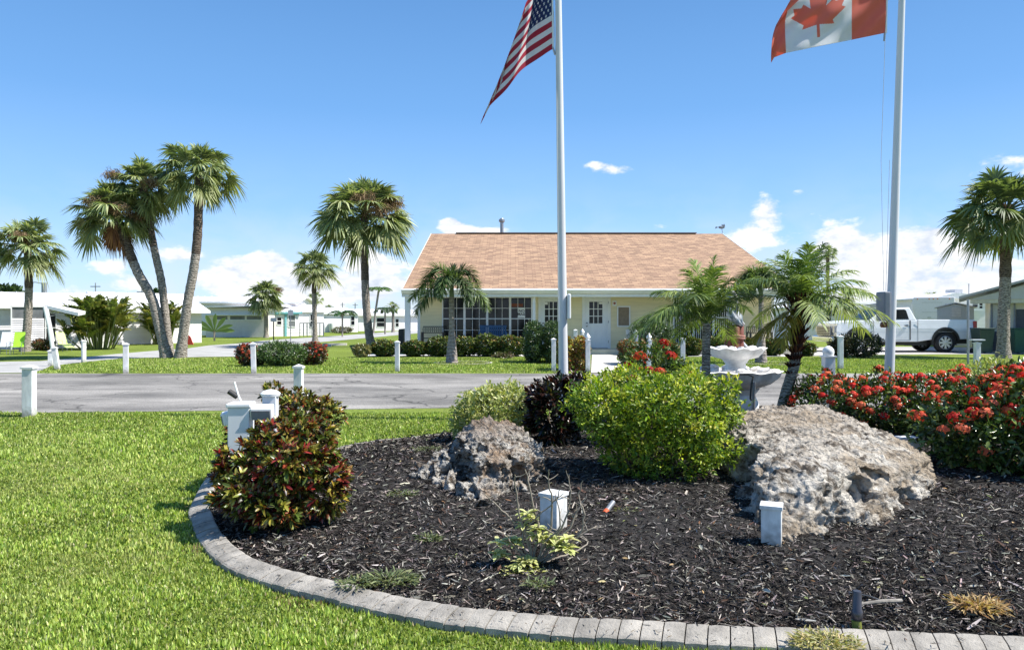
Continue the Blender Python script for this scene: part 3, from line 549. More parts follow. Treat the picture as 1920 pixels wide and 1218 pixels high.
def bush(name, label, cat, loc, blobs, n, L, W, cols, wts=None, seed=1, style='leafy', ros=9, mat=None, fold=.15, group=None, rim=None, flowers=None, stems=5, ts=(0, .4, .8, 1), ws=(.25, 1, .75, .06), inner=.3, tipcol=None, opening=.75, zmin=.03, lump=.13):
    """blobs: list of (dx,dy,dz,rx,ry,rz) ellipsoids relative to loc"""
    r = rng(seed); th_ = thing(name, label, cat, loc, group=group); B = np.array(blobs, float)
    area = (B[:, 3] * B[:, 4] + B[:, 3] * B[:, 5] + B[:, 4] * B[:, 5]); 
    m = int(n * 2.2); bi = r.choice(len(B), m, p=area / area.sum()); u = nrm(r.normal(0, 1, (m, 3)))
    f = np.where(r.random(m) < inner, r.uniform(.45, .85, m), r.normal(.97, .06, m))
    f = f * (1 + lump * (np.sin(u[:, 0] * 5.1 + bi * 1.7 + 1.3 * np.sin(u[:, 2] * 4 + bi)) * np.cos(u[:, 2] * 4.3 + bi * 2.3) + .5 * np.sin(u[:, 1] * 9 + u[:, 2] * 7 + bi)))
    P = B[bi, :3] + u * B[bi, 3:] * f[:, None]
    keep = P[:, 2] > zmin
    for j in range(len(B)):
        q = (((P - B[j, :3]) / B[j, 3:]) ** 2).sum(1); keep &= ~((q < .55) & (bi != j))
    P = P[keep][:n]; bi = bi[keep][:n]; u = u[keep][:n]; n = len(P)
    Nn = nrm(u / B[bi, 3:] * B[bi, 3:].mean(1)[:, None]); S = Soup()
    colr = pal(r, n, cols, wts)
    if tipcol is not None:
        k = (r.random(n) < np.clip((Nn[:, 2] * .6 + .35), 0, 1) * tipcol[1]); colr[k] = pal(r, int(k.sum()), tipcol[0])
    if style == 'rosette':
        ax = nrm(Nn + r.normal(0, .25, (n, 3)) + np.array([0, 0, .35])); a = nrm(np.cross(ax, r.normal(0, 1, (n, 3)))); b = np.cross(ax, a)
        for j in range(ros):
            t = math.tau * j / ros * 1.0 + r.normal(0, .3, n); op = opening * (.55 + .6 * (j % 3) / 2) + r.normal(0, .12, n)
            s = a * np.cos(t)[:, None] + b * np.sin(t)[:, None]; D = ax * np.cos(op)[:, None] + s * np.sin(op)[:, None]
            cc = np.clip(colr * r.uniform(.65, 1.3, (n, 1)), .003, 1)
            if j % 3 == 2: cc = pal(r, n, cols, wts)
            c2 = None if rim is None else np.where((r.random((n, 1)) < .8), pal(r, n, rim), cc)
            S.leaves(P - ax * L * .15 + ax * r.uniform(-.25, .25, (n, 1)) * L, D, ax, L * r.uniform(.7, 1.15, n), W * r.uniform(.8, 1.2, n), ts, ws, bend=-r.uniform(-.35, .15, n), fold=fold, col=cc, col2=c2, grav=.12)
    else:
        for j in range(ros):
            D = Nn * .8 + r.normal(0, .65, (n, 3)) + np.array([0, 0, .35]); c2 = None if rim is None else pal(r, n, rim)
            cc = np.clip(colr * r.uniform(.8, 1.2, (n, 1)), .003, 1)
            nd = Nn + r.normal(0, .6, (n, 3)) + np.array([0, 0, .4])
            S.leaves(P + r.normal(0, L * .45, (n, 3)), D, nd, L * r.uniform(.7, 1.2, n), W * r.uniform(.75, 1.2, n), ts, ws, bend=r.uniform(-.1, .3, n), fold=fold, col=cc, col2=c2, grav=.1)
    S.build('foliage', mat or LEAF, th_)
    if stems:
        T = Soup()
        for j in range(stems * 3):
            e = P[r.integers(n)] * .92; s0 = np.array([r.normal(0, .04), r.normal(0, .04), -.02]) + B[r.integers(len(B)), :3] * np.array([.35, .35, 0]); mid = (s0 + e) / 2 + r.normal(0, .03, 3); t = np.linspace(0, 1, 6)[:, None]
            T.tube((1 - t) ** 2 * s0 + 2 * t * (1 - t) * mid + t * t * e, .011, .004, (.16, .12, .08), 5)
        T.build('stem', DRY, th_)
    if flowers:
        cnt, fr, fc = flowers; Fs = Soup()
        w = np.clip(Nn[:, 2] + .35 - Nn[:, 1] * .4, .02, None) * (f[keep][:n] > .85); idx = r.choice(n, cnt, p=w / w.sum(), replace=False)
        for i in idx:
            k = 34; ax = nrm(Nn[i] + np.array([0, 0, .6])); c = P[i] + ax * L * .5; v = nrm(r.normal(0, 1, (k, 3)) + ax * 1.3); q = c + v * fr * r.uniform(.75, 1.05, (k, 1)) * np.array([1, 1, .75])
            base = pal(r, 1, fc, jit=.1)
            for h in range(2):
                d = nrm(np.cross(v, r.normal(0, 1, (k, 3)))); Fs.leaves(q - d * fr * .22, d, v, fr * .44, fr * .26, (0, .5, 1), (.5, 1, .5), col=np.clip(base * r.uniform(.75, 1.25, (k, 1)), 0, 1))
        Fs.build('flowers', PETAL, th_)
    return th_
# ================================================================ CLUBHOUSE
YE, YR, YW = 28.3, 38.5, 29.75       # eave, ridge, facade plane
XL = (757 - 960) / FPX * YE; XR = (1493 - 960) / FPX * YE
ZE = 2.40; ZRG = 1.38 + (597 - 438) / FPX * YR
SIDING = M('yellow_siding', (.82, .72, .47), .6, .10, 3, stretch=(.3, 1, 3))
def X(px, Y=YW): return (px - 960) / FPX * Y
def Z(py, Y=YW): return CAMH + (HZ - py) / FPX * Y
cl = thing('clubhouse', 'single storey pale yellow clubhouse with wide tan shingle gable roof', 'building', ((XL + XR) / 2, YW, 0))
cx = (XL + XR) / 2
def loc_(m): # world -> clubhouse local
    m.v = [(v[0] - cx, v[1] - YW, v[2]) for v in m.v]; return m
YB = 2 * YR - YE
def roof():
    m = MB(); t = .09; ov = .25
    for (ya, za, yb, zb) in ((YE, ZE + .09, YR, ZRG), (YB, ZE + .09, YR, ZRG)):
        x0, x1 = XL - .05, XR + .05
        m.add([(x0, ya, za), (x1, ya, za), (x1, yb, zb), (x0, yb, zb), (x0, ya, za - t), (x1, ya, za - t), (x1, yb, zb - t), (x0, yb, zb - t)],
              [(0, 1, 2, 3), (4, 7, 6, 5), (0, 4, 5, 1), (1, 5, 6, 2), (3, 2, 6, 7), (0, 3, 7, 4)])
    r = loc_(m).build('roof', SHING, cl)
    m = MB(); m.prism([(YE - .01, ZE - .07), (YE - .07, ZE - .07), (YE - .16, ZE + .05), (YE - .15, ZE + .08), (YE - .01, ZE + .12)], XL - .08, XR + .08, 'x'); m.box(XL - .08, XR + .08, YE + .02, YE + .10, ZE - .20, ZE - .065); loc_(m).build('gutter', WHITE, cl, bevel=.012)
    for s in (XL - .075, XR + .052):
        m = MB(); m.add([(s, YE, ZE + .09), (s + .022, YE, ZE + .09), (s + .022, YR, ZRG + .02), (s, YR, ZRG + .02), (s, YE, ZE - .10), (s + .022, YE, ZE - .10), (s + .022, YR, ZRG - .16), (s, YR, ZRG - .16)], [(0, 1, 2, 3), (4, 7, 6, 5), (0, 4, 5, 1), (1, 5, 6, 2), (3, 2, 6, 7), (0, 3, 7, 4)])
        loc_(m).build('rake_board', WHITE, cl)
    m = MB(); m.box(X(855, YR), X(1305, YR), YR - .18, YR + .18, ZRG + .01, ZRG + .045); loc_(m).build('ridge_vent', M('ridge_metal', (.20, .14, .11), .6), cl)
    m = MB(); m.box(XL + .05, XR - .05, YE + .12, YW - .0, ZE - .14, ZE - .10); loc_(m).build('soffit', WHITE2, cl)
roof()
def lap(m, x0, x1, z0, z1, y, h=.125):
    z = z0
    while z < z1 - 1e-4:
        t = min(z + h, z1); m.add([(x0, y - .016, z), (x1, y - .016, z), (x1, y - .002, t), (x0, y - .002, t), (x0, y, z), (x1, y, z)], [(0, 1, 2, 3), (4, 5, 1, 0)]); z = t
ZF = .19; ZT = ZE - .14
WL0, WL1 = X(829), X(998); WR0, WR1 = X(1262), X(1375); wz0, wz1 = Z(642), Z(556)
D1 = (X(1014), X(1052)); D2 = (X(1096), X(1140)); dz = Z(558)
m = MB()
xs = [XL + .35, WL0, WL1, D1[0], D1[1], D2[0], D2[1], WR0, WR1, XR - .35]
lap(m, xs[0], xs[1], ZF, ZT, YW); lap(m, WL1, D1[0], ZF, ZT, YW); lap(m, D1[1], D2[0], ZF, ZT, YW); lap(m, D2[1], WR0, ZF, ZT, YW); lap(m, WR1, xs[-1], ZF, ZT, YW)
for a, b in ((WL0, WL1), (WR0, WR1)): lap(m, a, b, ZF, wz0, YW); lap(m, a, b, wz1, ZT, YW)
for a, b in (D1, D2): lap(m, a, b, dz, ZT, YW)
sx0, sx1 = XL + .35, XR - .35
m.add([(sx0, YW, ZF), (sx0, YB - .4, ZF), (sx0, YB - .4, ZE), (sx0, YR, ZRG - .15), (sx0, YW, ZE)], [(0, 1, 2, 3, 4)]); m.add([(sx1, YW, ZF), (sx1, YB - .4, ZF), (sx1, YB - .4, ZE), (sx1, YR, ZRG - .15), (sx1, YW, ZE)], [(4, 3, 2, 1, 0)])
m.add([(sx0, YB - .4, ZF), (sx1, YB - .4, ZF), (sx1, YB - .4, ZE), (sx0, YB - .4, ZE)], [(0, 1, 2, 3)])
loc_(m).build('wall', SIDING, cl)
loc_(MB().box(XL + .02, XR - .02, YE + .15, YB, 0, ZF)).build('porch_slab', CONC, cl)
for x in (XL + .02, XR - .24): loc_(MB().box(x, x + .20, YE + .12, YE + .32, ZF, ZE - .20)).build('corner_column', WHITE, cl, bevel=.01)
loc_(MB().box(X(998.5, 28.6), X(1004, 28.6), 28.56, 28.68, ZF, ZE - .20)).build('porch_post', WHITE, cl)
for a_, b_ in ((sx0 - .01, sx0 + .10), (sx1 - .10, sx1 + .01)): loc_(MB().box(a_, b_, YW - .03, YW + .05, ZF, ZT)).build('corner_trim', WHITE, cl)
def sash(x0, x1, z0, z1, nx, split, fr=.045, mun=.016, y=YW, glass=GLASS, rows=2):
    m = MB(); m.box(x0, x0 + fr, y - .05, y + .03, z0, z1); m.box(x1 - fr, x1, y - .05, y + .03, z0, z1); m.box(x0 + fr, x1 - fr, y - .045, y + .03, z0, z0 + fr); m.box(x0 + fr, x1 - fr, y - .045, y + .03, z1 - fr, z1)
    zs = z0 + (z1 - z0) * split; m.box(x0 + fr, x1 - fr, y - .035, y + .02, zs - fr * .4, zs + fr * .4)
    f = loc_(m).build('window', WHITE, cl)
    m = MB()
    for i in range(1, nx): x = x0 + fr + (x1 - x0 - 2 * fr) * i / nx; m.box(x - mun / 2, x + mun / 2, y - .025, y + .0, z0 + fr, z1 - fr)
    for (a, b) in ((z0 + fr, zs), (zs, z1 - fr)):
        for j in range(1, rows): z = a + (b - a) * j / rows; m.box(x0 + fr, x1 - fr, y - .028, y - .003, z - mun / 2, z + mun / 2)
    loc_(m).build('muntins', WHITE, f)
    loc_(MB().box(x0 + fr, x1 - fr, y + .004, y + .012, z0 + fr, z1 - fr)).build('pane', glass, f); return f
wx = [829, 871, 913.5, 956.5, 998]
for a, b in zip(wx, wx[1:]): sash(X(a), X(b), wz0, wz1, 3, .52)
for i in range(3):
    a = 1262 + i * 37.7; f = sash(X(a), X(a + 37.7), wz0 - .02, wz1, 9, .55, rows=1)
for (x0, x1), hinge, kind in ((D1, 1, 0), (D2, 1, 1)):
    zt = dz; m = MB(); m.box(x0 - .10, x0, YW - .06, YW + .02, ZF, zt + .10); m.box(x1, x1 + .10, YW - .06, YW + .02, ZF, zt + .10); m.box(x0, x1, YW - .055, YW + .02, zt, zt + .10)
    fr = loc_(m).build('door_frame', WHITE, cl)
    w = x1 - x0; g0, g1 = x0 + w * .20, x1 - w * .24 if kind else x1 - w * .18; gz0, gz1 = Z(606), Z(565.5)
    m = MB(); m.box(x0, g0, YW - .03, YW + .015, ZF + .02, zt); m.box(g1, x1, YW - .03, YW + .015, ZF + .02, zt); m.box(g0, g1, YW - .03, YW + .015, ZF + .02, gz0); m.box(g0, g1, YW - .03, YW + .015, gz1, zt)
    d = loc_(m).build('door', WHITE2, cl)
    m = MB()
    for i in range(1, 3): x = g0 + (g1 - g0) * i / 3; m.box(x - .014, x + .014, YW - .026, YW, gz0, gz1)
    for j in range(1, 3): z = gz0 + (gz1 - gz0) * j / 3; m.box(g0, g1, YW - .028, YW, z - .014, z + .014)
    loc_(m).build('muntins', WHITE, d); loc_(MB().box(g0, g1, YW + .002, YW + .01, gz0, gz1)).build('pane', GLASS, d)
    for zz in (Z(605.5), Z(611)):
        m = MB(); m.lathe([(.03, 0), (.035, .02), (.025, .05), (.01, .06)], 10, M=Matrix.Translation((x0 + .09, YW - .03, zz)) @ Matrix.Rotation(R(90), 4, 'X'))
        loc_(m).build('handle', STEEL, d, smooth=True)
    for zz in (Z(567), Z(603), Z(640)): loc_(MB().box(x1 - .005, x1 + .02, YW - .075, YW - .055, zz - .05, zz + .05)).build('hinge', STEEL, d)
# paper taped in door glass corners
loc_(MB().box(X(1021), X(1027), YW - .036, YW - .031, Z(571), Z(566))).build('taped_notice', WHITE, cl); loc_(MB().box(X(1123), X(1129.5), YW - .036, YW - .031, Z(570), Z(566))).build('taped_notice', WHITE, cl)
# interior seen through the left windows: curtain and orange panel
loc_(MB().box(X(1212 / 6.857 + 780 + 1), X(980.5), YW - .008, YW - .002, Z(575), Z(569))).build('orange_blind', M('orange_blind', (.20, .055, .025), .7), cl)
m = MB()
for i in range(9): m.box(X(958 + i * 4.2), X(960.6 + i * 4.2), YW + .0125, YW + .03, wz0 + .06, wz1 - .06)
loc_(m).build('curtain', M('grey_curtain', (.11, .11, .12), .8), cl)
def text(body, size, mat, parent, M_, name='lettering', ext=.002, align='CENTER', bold=0.0):
    cu = bpy.data.curves.new(name, 'FONT'); cu.body = body; cu.size = size; cu.extrude = ext; cu.align_x = align; cu.align_y = 'CENTER'; cu.offset = bold; cu.space_line = .85
    tmp = bpy.data.objects.new(name, cu); C.objects.link(tmp); bpy.context.view_layer.update()
    me = bpy.data.meshes.new_from_object(tmp.evaluated_get(bpy.context.evaluated_depsgraph_get())); me.transform(M_); bpy.data.objects.remove(tmp)
    me.materials.clear(); me.materials.append(mat); o = bpy.data.objects.new(name, me); C.objects.link(o); o.parent = parent; return o
FRONT = Matrix.Rotation(R(90), 4, 'X')
sg = thing('window_sign', 'white NO MAIL notice in the right end of the big left window', 'sign', (X(978), YW - .034, Z(586)))
MB().cbox((0, 0, 0), (X(984.5) - X(971.5), .006, .40)).build('board', WHITE, sg)
text('NO\nMAIL', .15, BLACK, sg, Matrix.Translation((0, -.005, 0)) @ FRONT, bold=.004)
ws = thing('wall_sign', 'small square no smoking style notice right of the white door', 'sign', (X(1152), YW - .03, Z(568.5)))
MB().cbox((0, 0, 0), (.17, .008, .21)).build('board', WHITE, ws)
MB().lathe([(.05, 0), (.05, .004)], 16, M=Matrix.Translation((0, -.004, 0)) @ Matrix.Rotation(R(90), 4, 'X')).build('emblem', M('sign_red', (.35, .12, .10), .6), ws)
nb = thing('notice_board', 'glazed notice board with white frame on the yellow wall', 'notice board', (X(1169), YW - .05, Z(593)))
w2, h2 = (X(1182) - X(1157)) / 2, (Z(574) - Z(613)) / 2
m = MB(); m.box(-w2, -w2 + .05, -.03, .03, -h2, h2); m.box(w2 - .05, w2, -.03, .03, -h2, h2); m.box(-w2 + .05, w2 - .05, -.028, .03, -h2, -h2 + .05); m.box(-w2 + .05, w2 - .05, -.028, .03, h2 - .05, h2); m.build('frame', WHITE, nb)
MB().box(-w2 + .05, w2 - .05, -.005, .01, -h2 + .05, h2 - .05).build('board', M('cork', (.26, .20, .14), .8, .2, 8), nb)
# benches on the porch
def bench(name, label, x0, x1, mat, iron):
    y = 28.95; b = thing(name, label, 'bench', ((x0 + x1) / 2, y, ZF)); w = (x1 - x0) / 2
    m = MB()
    for i in range(5): m.box(-w, w, -.22 + i * .09, -.15 + i * .09, .42, .445)
    m.build('seat', mat, b)
    m = MB()
    if iron:
        m.tube([(-w, .26, .5), (-w, .28, .88), (w, .28, .88), (w, .26, .5)], .014, 6); m.tube([(-w, .27, .62), (w, .27, .62)], .012, 6)
        for i in range(11):
            x = -w + 2 * w * (i + .5) / 11
            m.tube([(x + .055 * math.cos(a), .28, .75 + .11 * math.sin(a)) for a in np.linspace(0, math.tau, 11)], .009, 5)
    else:
        n = 13
        for i in range(n): x = -w + .02 + (2 * w - .1) * i / (n - 1); m.box(x, x + .06, .24, .265, .50, .92)
        m.box(-w, w, .268, .30, .86, .93); m.box(-w, w, .268, .30, .52, .58)
    m.build('backrest', mat, b)
    for s in (-1, 1):
        MB().box(s * w - .025, s * w + .025, -.24, -.18, 0, .64).build('leg', mat, b); MB().box(s * w - .025, s * w + .025, .20, .26, 0, .64).build('leg', mat, b)
        MB().box(s * w - .03, s * w + .03, -.26, .30, .645, .67).build('armrest', mat, b)
bench('porch_bench', 'blue slatted bench in front of the gridded window', X(899, 28.95), X(950, 28.95), M('blue_paint', (.03, .10, .22), .5, .2, 5), 0)
bench('porch_bench', 'dark scrollwork iron bench at the left end of the porch', X(792, 28.95), X(831, 28.95), M('dark_iron', (.03, .025, .025), .5, .2, 5), 1)
bench('porch_bench', 'dark iron bench at the right end of the porch', X(1404, 28.95), X(1444, 28.95), MATS['dark_iron'], 1)
# vent pipe, roof ornament
vp = A(941, 437, YR + .4); v = thing('roof_vent', 'tall grey vent pipe with round cap behind the clubhouse ridge', 'vent pipe', (vp.x, vp.y, vp.z - .15))
hp = (437 - 413) / FPX * YR
MB().tube([(0, 0, 0), (0, 0, hp + .1)], .09, 12).build('pipe', STEEL, v, smooth=True)
MB().lathe([(.12, 0), (.16, .03), (.16, .13), (.10, .18), (.09, .2)], 14, c=(0, 0, hp + .06)).build('cap', STEEL, v, smooth=True)
wp = A(1353, 437, YR); v = thing('weather_vane', 'small dark bird shaped weather vane at the right end of the ridge', 'weather vane', wp)
MB().tube([(.05, 0, 0), (0, 0, .3)], .015, 6).build('rod', STEEL, v)
m = MB(); m.sph((0, 0, .3), (.17, .06, .08)); m.prism([(-.16, .3), (-.34, .22), (-.3, .34)], -.015, .015, 'y'); m.prism([(0, .32), (.12, .48), (.18, .34)], -.05, -.03, 'y'); m.prism([(0, .32), (.02, .47), (.18, .34)], .03, .05, 'y'); m.build('bird', GREYP, v, smooth=True)
# dark screen beside the building
dp = A(753, 640, 30.5); o = MB().box(-.09, .09, 0, 2.2, 0, .95).build('utility_screen', BLACK, loc=(dp.x, 30.3, 0)); 
m = MB(); [m.box(-.11, -.092, .05 + .2 * i, .15 + .2 * i, .05, .9) for i in range(10)]; m.build('slats', GREYP, o); tag(o, 'narrow dark slatted screen beside the left corner of the clubhouse', 'screen')

# ================================================================ WHITE POSTS
def mk_post(style, h, w, label, group='white posts along the road'):
    t = thing('marker_post', label, 'post', (0, 0, 0), group=group)
    MB().box(-w / 2, w / 2, -w / 2, w / 2, 0, h).build('shaft', POSTW, t, bevel=.006)
    m = MB(); c = w * .62
    if style == 'flat': m.box(-c, c, -c, c, h, h + .028); m.add([(-c * .9, -c * .9, h + .028), (c * .9, -c * .9, h + .028), (c * .9, c * .9, h + .028), (-c * .9, c * .9, h + .028), (0, 0, h + .06)], [(0, 1, 4), (1, 2, 4), (2, 3, 4), (3, 0, 4)])
    elif style == 'dome': m.box(-c, c, -c, c, h, h + .02); m.lathe([(c * .8, 0), (c * .92, .05), (c * .85, .09), (c * .55, .125), (c * .15, .145)], 14, c=(0, 0, h + .02))
    else: m.box(-c, c, -c, c, h, h + .02); m.lathe([(c * .6, 0), (c * .5, .02), (c * .95, .06), (c * .85, .10), (c * .4, .145), (c * .08, .18)], 12, c=(0, 0, h + .02))
    m.build('cap', POSTW, t, smooth=style != 'flat'); return t
def post_at(px, ytop, ybase, style, w, label, lean=0, Y=None, rz=0.0):
    b = G(px, ybase) if Y is None else A(px, 600, Y); b.z = 0; h = (CAMH + (HZ - ytop) / FPX * b.y) - {'flat': .06, 'dome': .165, 'fin': .20}[style]
    t = mk_post(style, h, w, label); t.location = b; t.rotation_euler = (0, lean, rz); return t
post_at(55, 683, 782, 'flat', .135, 'thick white square post on the near lawn edge at far left', rz=.1)
post_at(560, 682, 778, 'flat', .115, 'white post on the near road edge behind the tall croton bush')
post_at(1553, 648, 775, 'dome', .145, 'white round topped post rising behind the red flowers')
post_at(236, 642, 700, 'flat', .12, 'white post on grass just left of the leaning palm trio', rz=.35)
post_at(157, 637, 680, 'flat', .11, 'weathered grey sided post beside the side road', rz=.9)
post_at(108, 649, 693, 'flat', .12, 'white post tilting left at the side road corner', lean=-.14, rz=.2)
post_at(95, 655, 686, 'flat', .12, 'short upright white post behind the tilting corner post', rz=.3)
post_at(476, 641, 700, 'flat', .12, 'white post in front of the left red flowering shrub', lean=-.03, rz=.25)
post_at(745, 638, 697, 'flat', .11, 'white post on grass left of the bottle trunk palm')
post_at(1038, 633, 697, 'flat', .11, 'white flat topped post left of the silver flagpole')
post_at(1102, 624, 697, 'fin', .12, 'white pointed post at the left kerb end of the footpath')
post_at(1092, 616, 679, 'fin', .12, 'white pointed post one back on the left side of the footpath')
post_at(1079, 617, 670, 'flat', .13, 'white flat topped post behind the orange croton hedge')
post_at(1192, 617, 684, 'fin', .12, 'white pointed post one back on the right side of the footpath')
post_at(1217, 624, 697, 'fin', .12, 'white pointed post in front of the clipped green hedge')
post_at(1177, 617, 664, 'flat', .13, 'white flat topped post near the porch right of the footpath')
post_at(1280, 632, 697, 'flat', .11, 'white flat topped post right of the clipped green hedge')
post_at(1576, 628, 692, 'flat', .12, 'white flat topped post before the grille of the pickup')
tp = post_at(1832, 640, 692, 'flat', .13, 'white post with a board on top behind the pickup tail')
MB().cbox((0, 0, .80), (.34, .18, .03)).build('board', WHITE, tp)
# ================================================================ FLAGPOLES AND FLAGS
YP = 10.0
def flagpole(px0, px1, ybase, label, sidebox):
    b = A(px1, ybase, YP); b.z = .03; top = A(px0, 0, YP); dx = (top.x - b.x) / (top.z - b.z); H = 7.2
    t = thing('flagpole', label, 'flagpole', b)
    n = 10; MB().tube([(dx * H * i / n, 0, H * i / n) for i in range(n + 1)], [.066 - .030 * i / n for i in range(n + 1)], 20).build('pole', M('satin_aluminium', (.66, .66, .68), .34, .1, 5, metal=.0, stretch=(1, 1, .1)), t, smooth=True)
    MB().sph((dx * H, 0, H + .05), .07).build('finial', CHROME, t, smooth=True)
    MB().lathe([(.12, 0), (.12, .02), (.08, .06), (.07, .08)], 18).build('base_collar', STEEL, t, smooth=True)
    return t, b, dx
fp, b1, dx1 = flagpole(1047, 1057.5, 697, 'silver flagpole carrying the stars and stripes', 1)
fp2, b2, dx2 = flagpole(1691, 1664.5, 712, 'silver flagpole carrying the red and white maple flag', 0)
# halyards
def rope(pts, par, r=.004, n='halyard'): MB().tube(pts, r, 5).build(n, M('rope', (.6, .6, .6), .9), par)
rope([(A(1038, 20, YP) - b1), (A(1041, 95, YP) - b1), (A(1043, 105, YP) - b1) + Vector((0, -.02, 0)), (A(1045, 300, YP - .08) - b1), (A(1048, 600, YP - .09) - b1)], fp)
rope([Vector((-.02, -.08, 5.9)), (A(1660, 62, YP - .05) - b2), (A(1652, 300, YP - .09) - b2), (A(1657, 545, YP - .09) - b2)], fp2, .003)
rope([(A(1668, 300, YP - .09) - b2), (A(1661, 545, YP - .09) - b2)], fp2, .003)
MB().tube([A(1036, 88, YP) - b1, A(1041, 103, YP) - b1], .013, 8).build('snap_clip', STEEL, fp); MB().tube([A(1659, 62, YP) - b2, A(1658, 77, YP) - b2], .014, 8).build('snap_clip', STEEL, fp2)
# housings on the poles
a0, a1 = A(1063, 598, YP), A(1069.5, 551, YP); hb = thing('meter_housing', 'slim white box clamped to the right side of the left flagpole', 'box', (a0.x, YP, a0.z))
MB().box(0, a1.x - a0.x, -.10, .14, 0, a1.z - a0.z).build('box', WHITE, hb, bevel=.015); MB().box(-.06, .001, -.02, .02, .05, .09).build('bracket', STEEL, hb)
a0, a1 = A(1650, 602, YP), A(1662, 547, YP); hb = thing('meter_housing', 'grey box with a small lamp below on the right flagpole', 'box', (a0.x, YP, a0.z))
MB().box(0, a1.x - a0.x, -.12, .12, 0, a1.z - a0.z).build('box', GREYP, hb, bevel=.015); m = MB(); m.lathe([(.03, 0), (.045, .02), (.04, .06), (.02, .08)], 10, c=(.045, 0, -.085)); m.build('lamp', M('amber_lens', (.25, .10, .04), .3), hb, smooth=True)
def star(cx_, cy_, r_):
    return [(cx_ + (r_ if i % 2 == 0 else r_ * .4) * math.sin(i * math.pi / 5), cy_ + (r_ if i % 2 == 0 else r_ * .4) * math.cos(i * math.pi / 5)) for i in range(10)]
def flag(name, label, nu, nv, pos, colr, loc):
    u = np.linspace(0, 1, nu + 1); v = np.linspace(0, 1, nv + 1); U, V = np.meshgrid(u, v); P = pos(U, V) - np.array(loc)
    # one quad per cell with its own colour
    idx = np.arange((nu + 1) * (nv + 1)).reshape(nv + 1, nu + 1)
    me = bpy.data.meshes.new(name); F = np.stack([idx[:-1, :-1], idx[:-1, 1:], idx[1:, 1:], idx[1:, :-1]], -1).reshape(-1, 4)
    me.from_pydata(P.reshape(-1, 3).tolist(), [], F.tolist()); uc = (U[:-1, :-1] + .5 / nu).ravel(); vc = (V[:-1, :-1] + .5 / nv).ravel()
    col = colr(uc, vc); at = me.color_attributes.new('Col', 'FLOAT_COLOR', 'CORNER'); at.data.foreach_set('color', np.repeat(np.concatenate([col, np.ones((len(col), 1))], 1), 4, axis=0).astype(np.float32).ravel())
    me.polygons.foreach_set('use_smooth', [True] * len(me.polygons)); me.materials.append(CLOTH); o = bpy.data.objects.new(name, me); C.objects.link(o); o.location = loc
    s = o.modifiers.new('cloth', 'SOLIDIFY'); s.thickness = .002
    return o
def pxw(px, py, dy): 
    Y = YP + dy; return np.stack([(px - 960) / FPX * Y, Y, CAMH + (HZ - py) / FPX * Y], -1)
def us_pos(U, V):
    H = np.stack([1037 - 2 * V, 92 - 139 * V], -1); E = np.stack([899 + 86 * V + 0 * U, 233 - 186 * V], -1)
    s = U[..., None]; Cc = H + np.array([-76, 40]) * (1 - .3 * V[..., None]) ; P = (1 - s) ** 2 * H + 2 * s * (1 - s) * Cc + s * s * E
    fold = np.sin(U * 9.5 - V * 1.2) * .085 * np.minimum(1, U * 4) + .05 * np.sin(U * 19 + V * 3) * U + .02 * np.sin(V * 14 + U * 5) * U
    P = P + np.stack([5 * np.sin(U * 13 + V * 2) * U, 5 * np.sin(U * 11 + V * 4) * U * (1 - U)], -1)
    return pxw(P[..., 0], P[..., 1], fold)
def us_col(u, v):
    st = np.floor(v * 13 + 1e-6).astype(int); c = np.where((st % 2 == 0)[:, None], np.array([[.50, .06, .10]]), np.array([[.78, .77, .78]]))
    can = (u < .4) & (v > 6 / 13); c[can] = (.05, .07, .19); P = np.stack([u, v], 1)
    for row in range(9):
        for k in range(6 if row % 2 == 0 else 5):
            sx_ = .4 * ((k + .5) / 6 if row % 2 == 0 else (k + 1) / 6); sy_ = 6 / 13 + 7 / 13 * (row + .5) / 9
            s = np.array(star(0, 0, .028)); q = (P - (sx_, sy_)) * np.array([1.67, 1]); near = np.abs(q).max(1) < .03; i = np.where(near)[0]; ins = inside(q[i], s); c[i[ins]] = (.8, .8, .8)
    return c
loc = A(1037, 92, YP); o = flag('national_flag', None, 300, 182, us_pos, us_col, tuple(loc)); tag(o, 'stars and stripes flag hanging limp from the left flagpole', 'flag')
MB().tube([Vector((0, 0, 0)), A(1035, -47, YP) - loc], .012, 6).build('hoist_band', WHITE, o)
LEAFH = [(0, .95), (.14, .70), (.28, .77), (.20, .37), (.41, .55), (.46, .45), (.70, .49), (.62, .28), (.72, .22), (.38, -.08), (.42, -.20), (.035, -.14), (.035, -.52), (0, -.52)]
MLEAF = np.array(LEAFH + [(-x, y) for x, y in LEAFH[::-1]])
def ca_pos(U, V):
    hb_ = np.interp(U, [0, .27, .6, .87, .96, 1], [62, 75, 90, 103, 108, 118]); hx = np.interp(U, [0, .27, .80, 1], [1660, 1597, 1474, 1446])
    tilt = np.interp(V, [0, .2, .5, .8, 1], [0, 0, -2, 8, 20]) * np.clip((U - .5) * 2, 0, 1); shr = 128 - 8 * U
    curl = 34 * np.clip((U - .7) / .3, 0, 1) ** 1.5 * V ** 1.6
    P = np.stack([hx + V * 3 * (1 - U) + tilt + curl - 4 * np.sin(V * 3.14) * U, hb_ - V * shr], -1)
    fold = .07 * np.sin(U * 8 + V * 2.5) * np.minimum(1, 3 * U) + .045 * np.sin(U * 7 - V * 9) * U + .018 * np.sin(U * 25 + V * 16) + .10 * U * U
    return pxw(P[..., 0], P[..., 1], fold)
def ca_col(u, v):
    P = np.stack([u, v], 1); c = np.full((len(u), 3), .80); c[(u < .27) | (u > .80)] = (.80, .26, .19)
    q = (P - (.535, .40)) * np.array([1.70, 1]) / .51; c[inside(q, MLEAF)] = (.80, .26, .19); return c
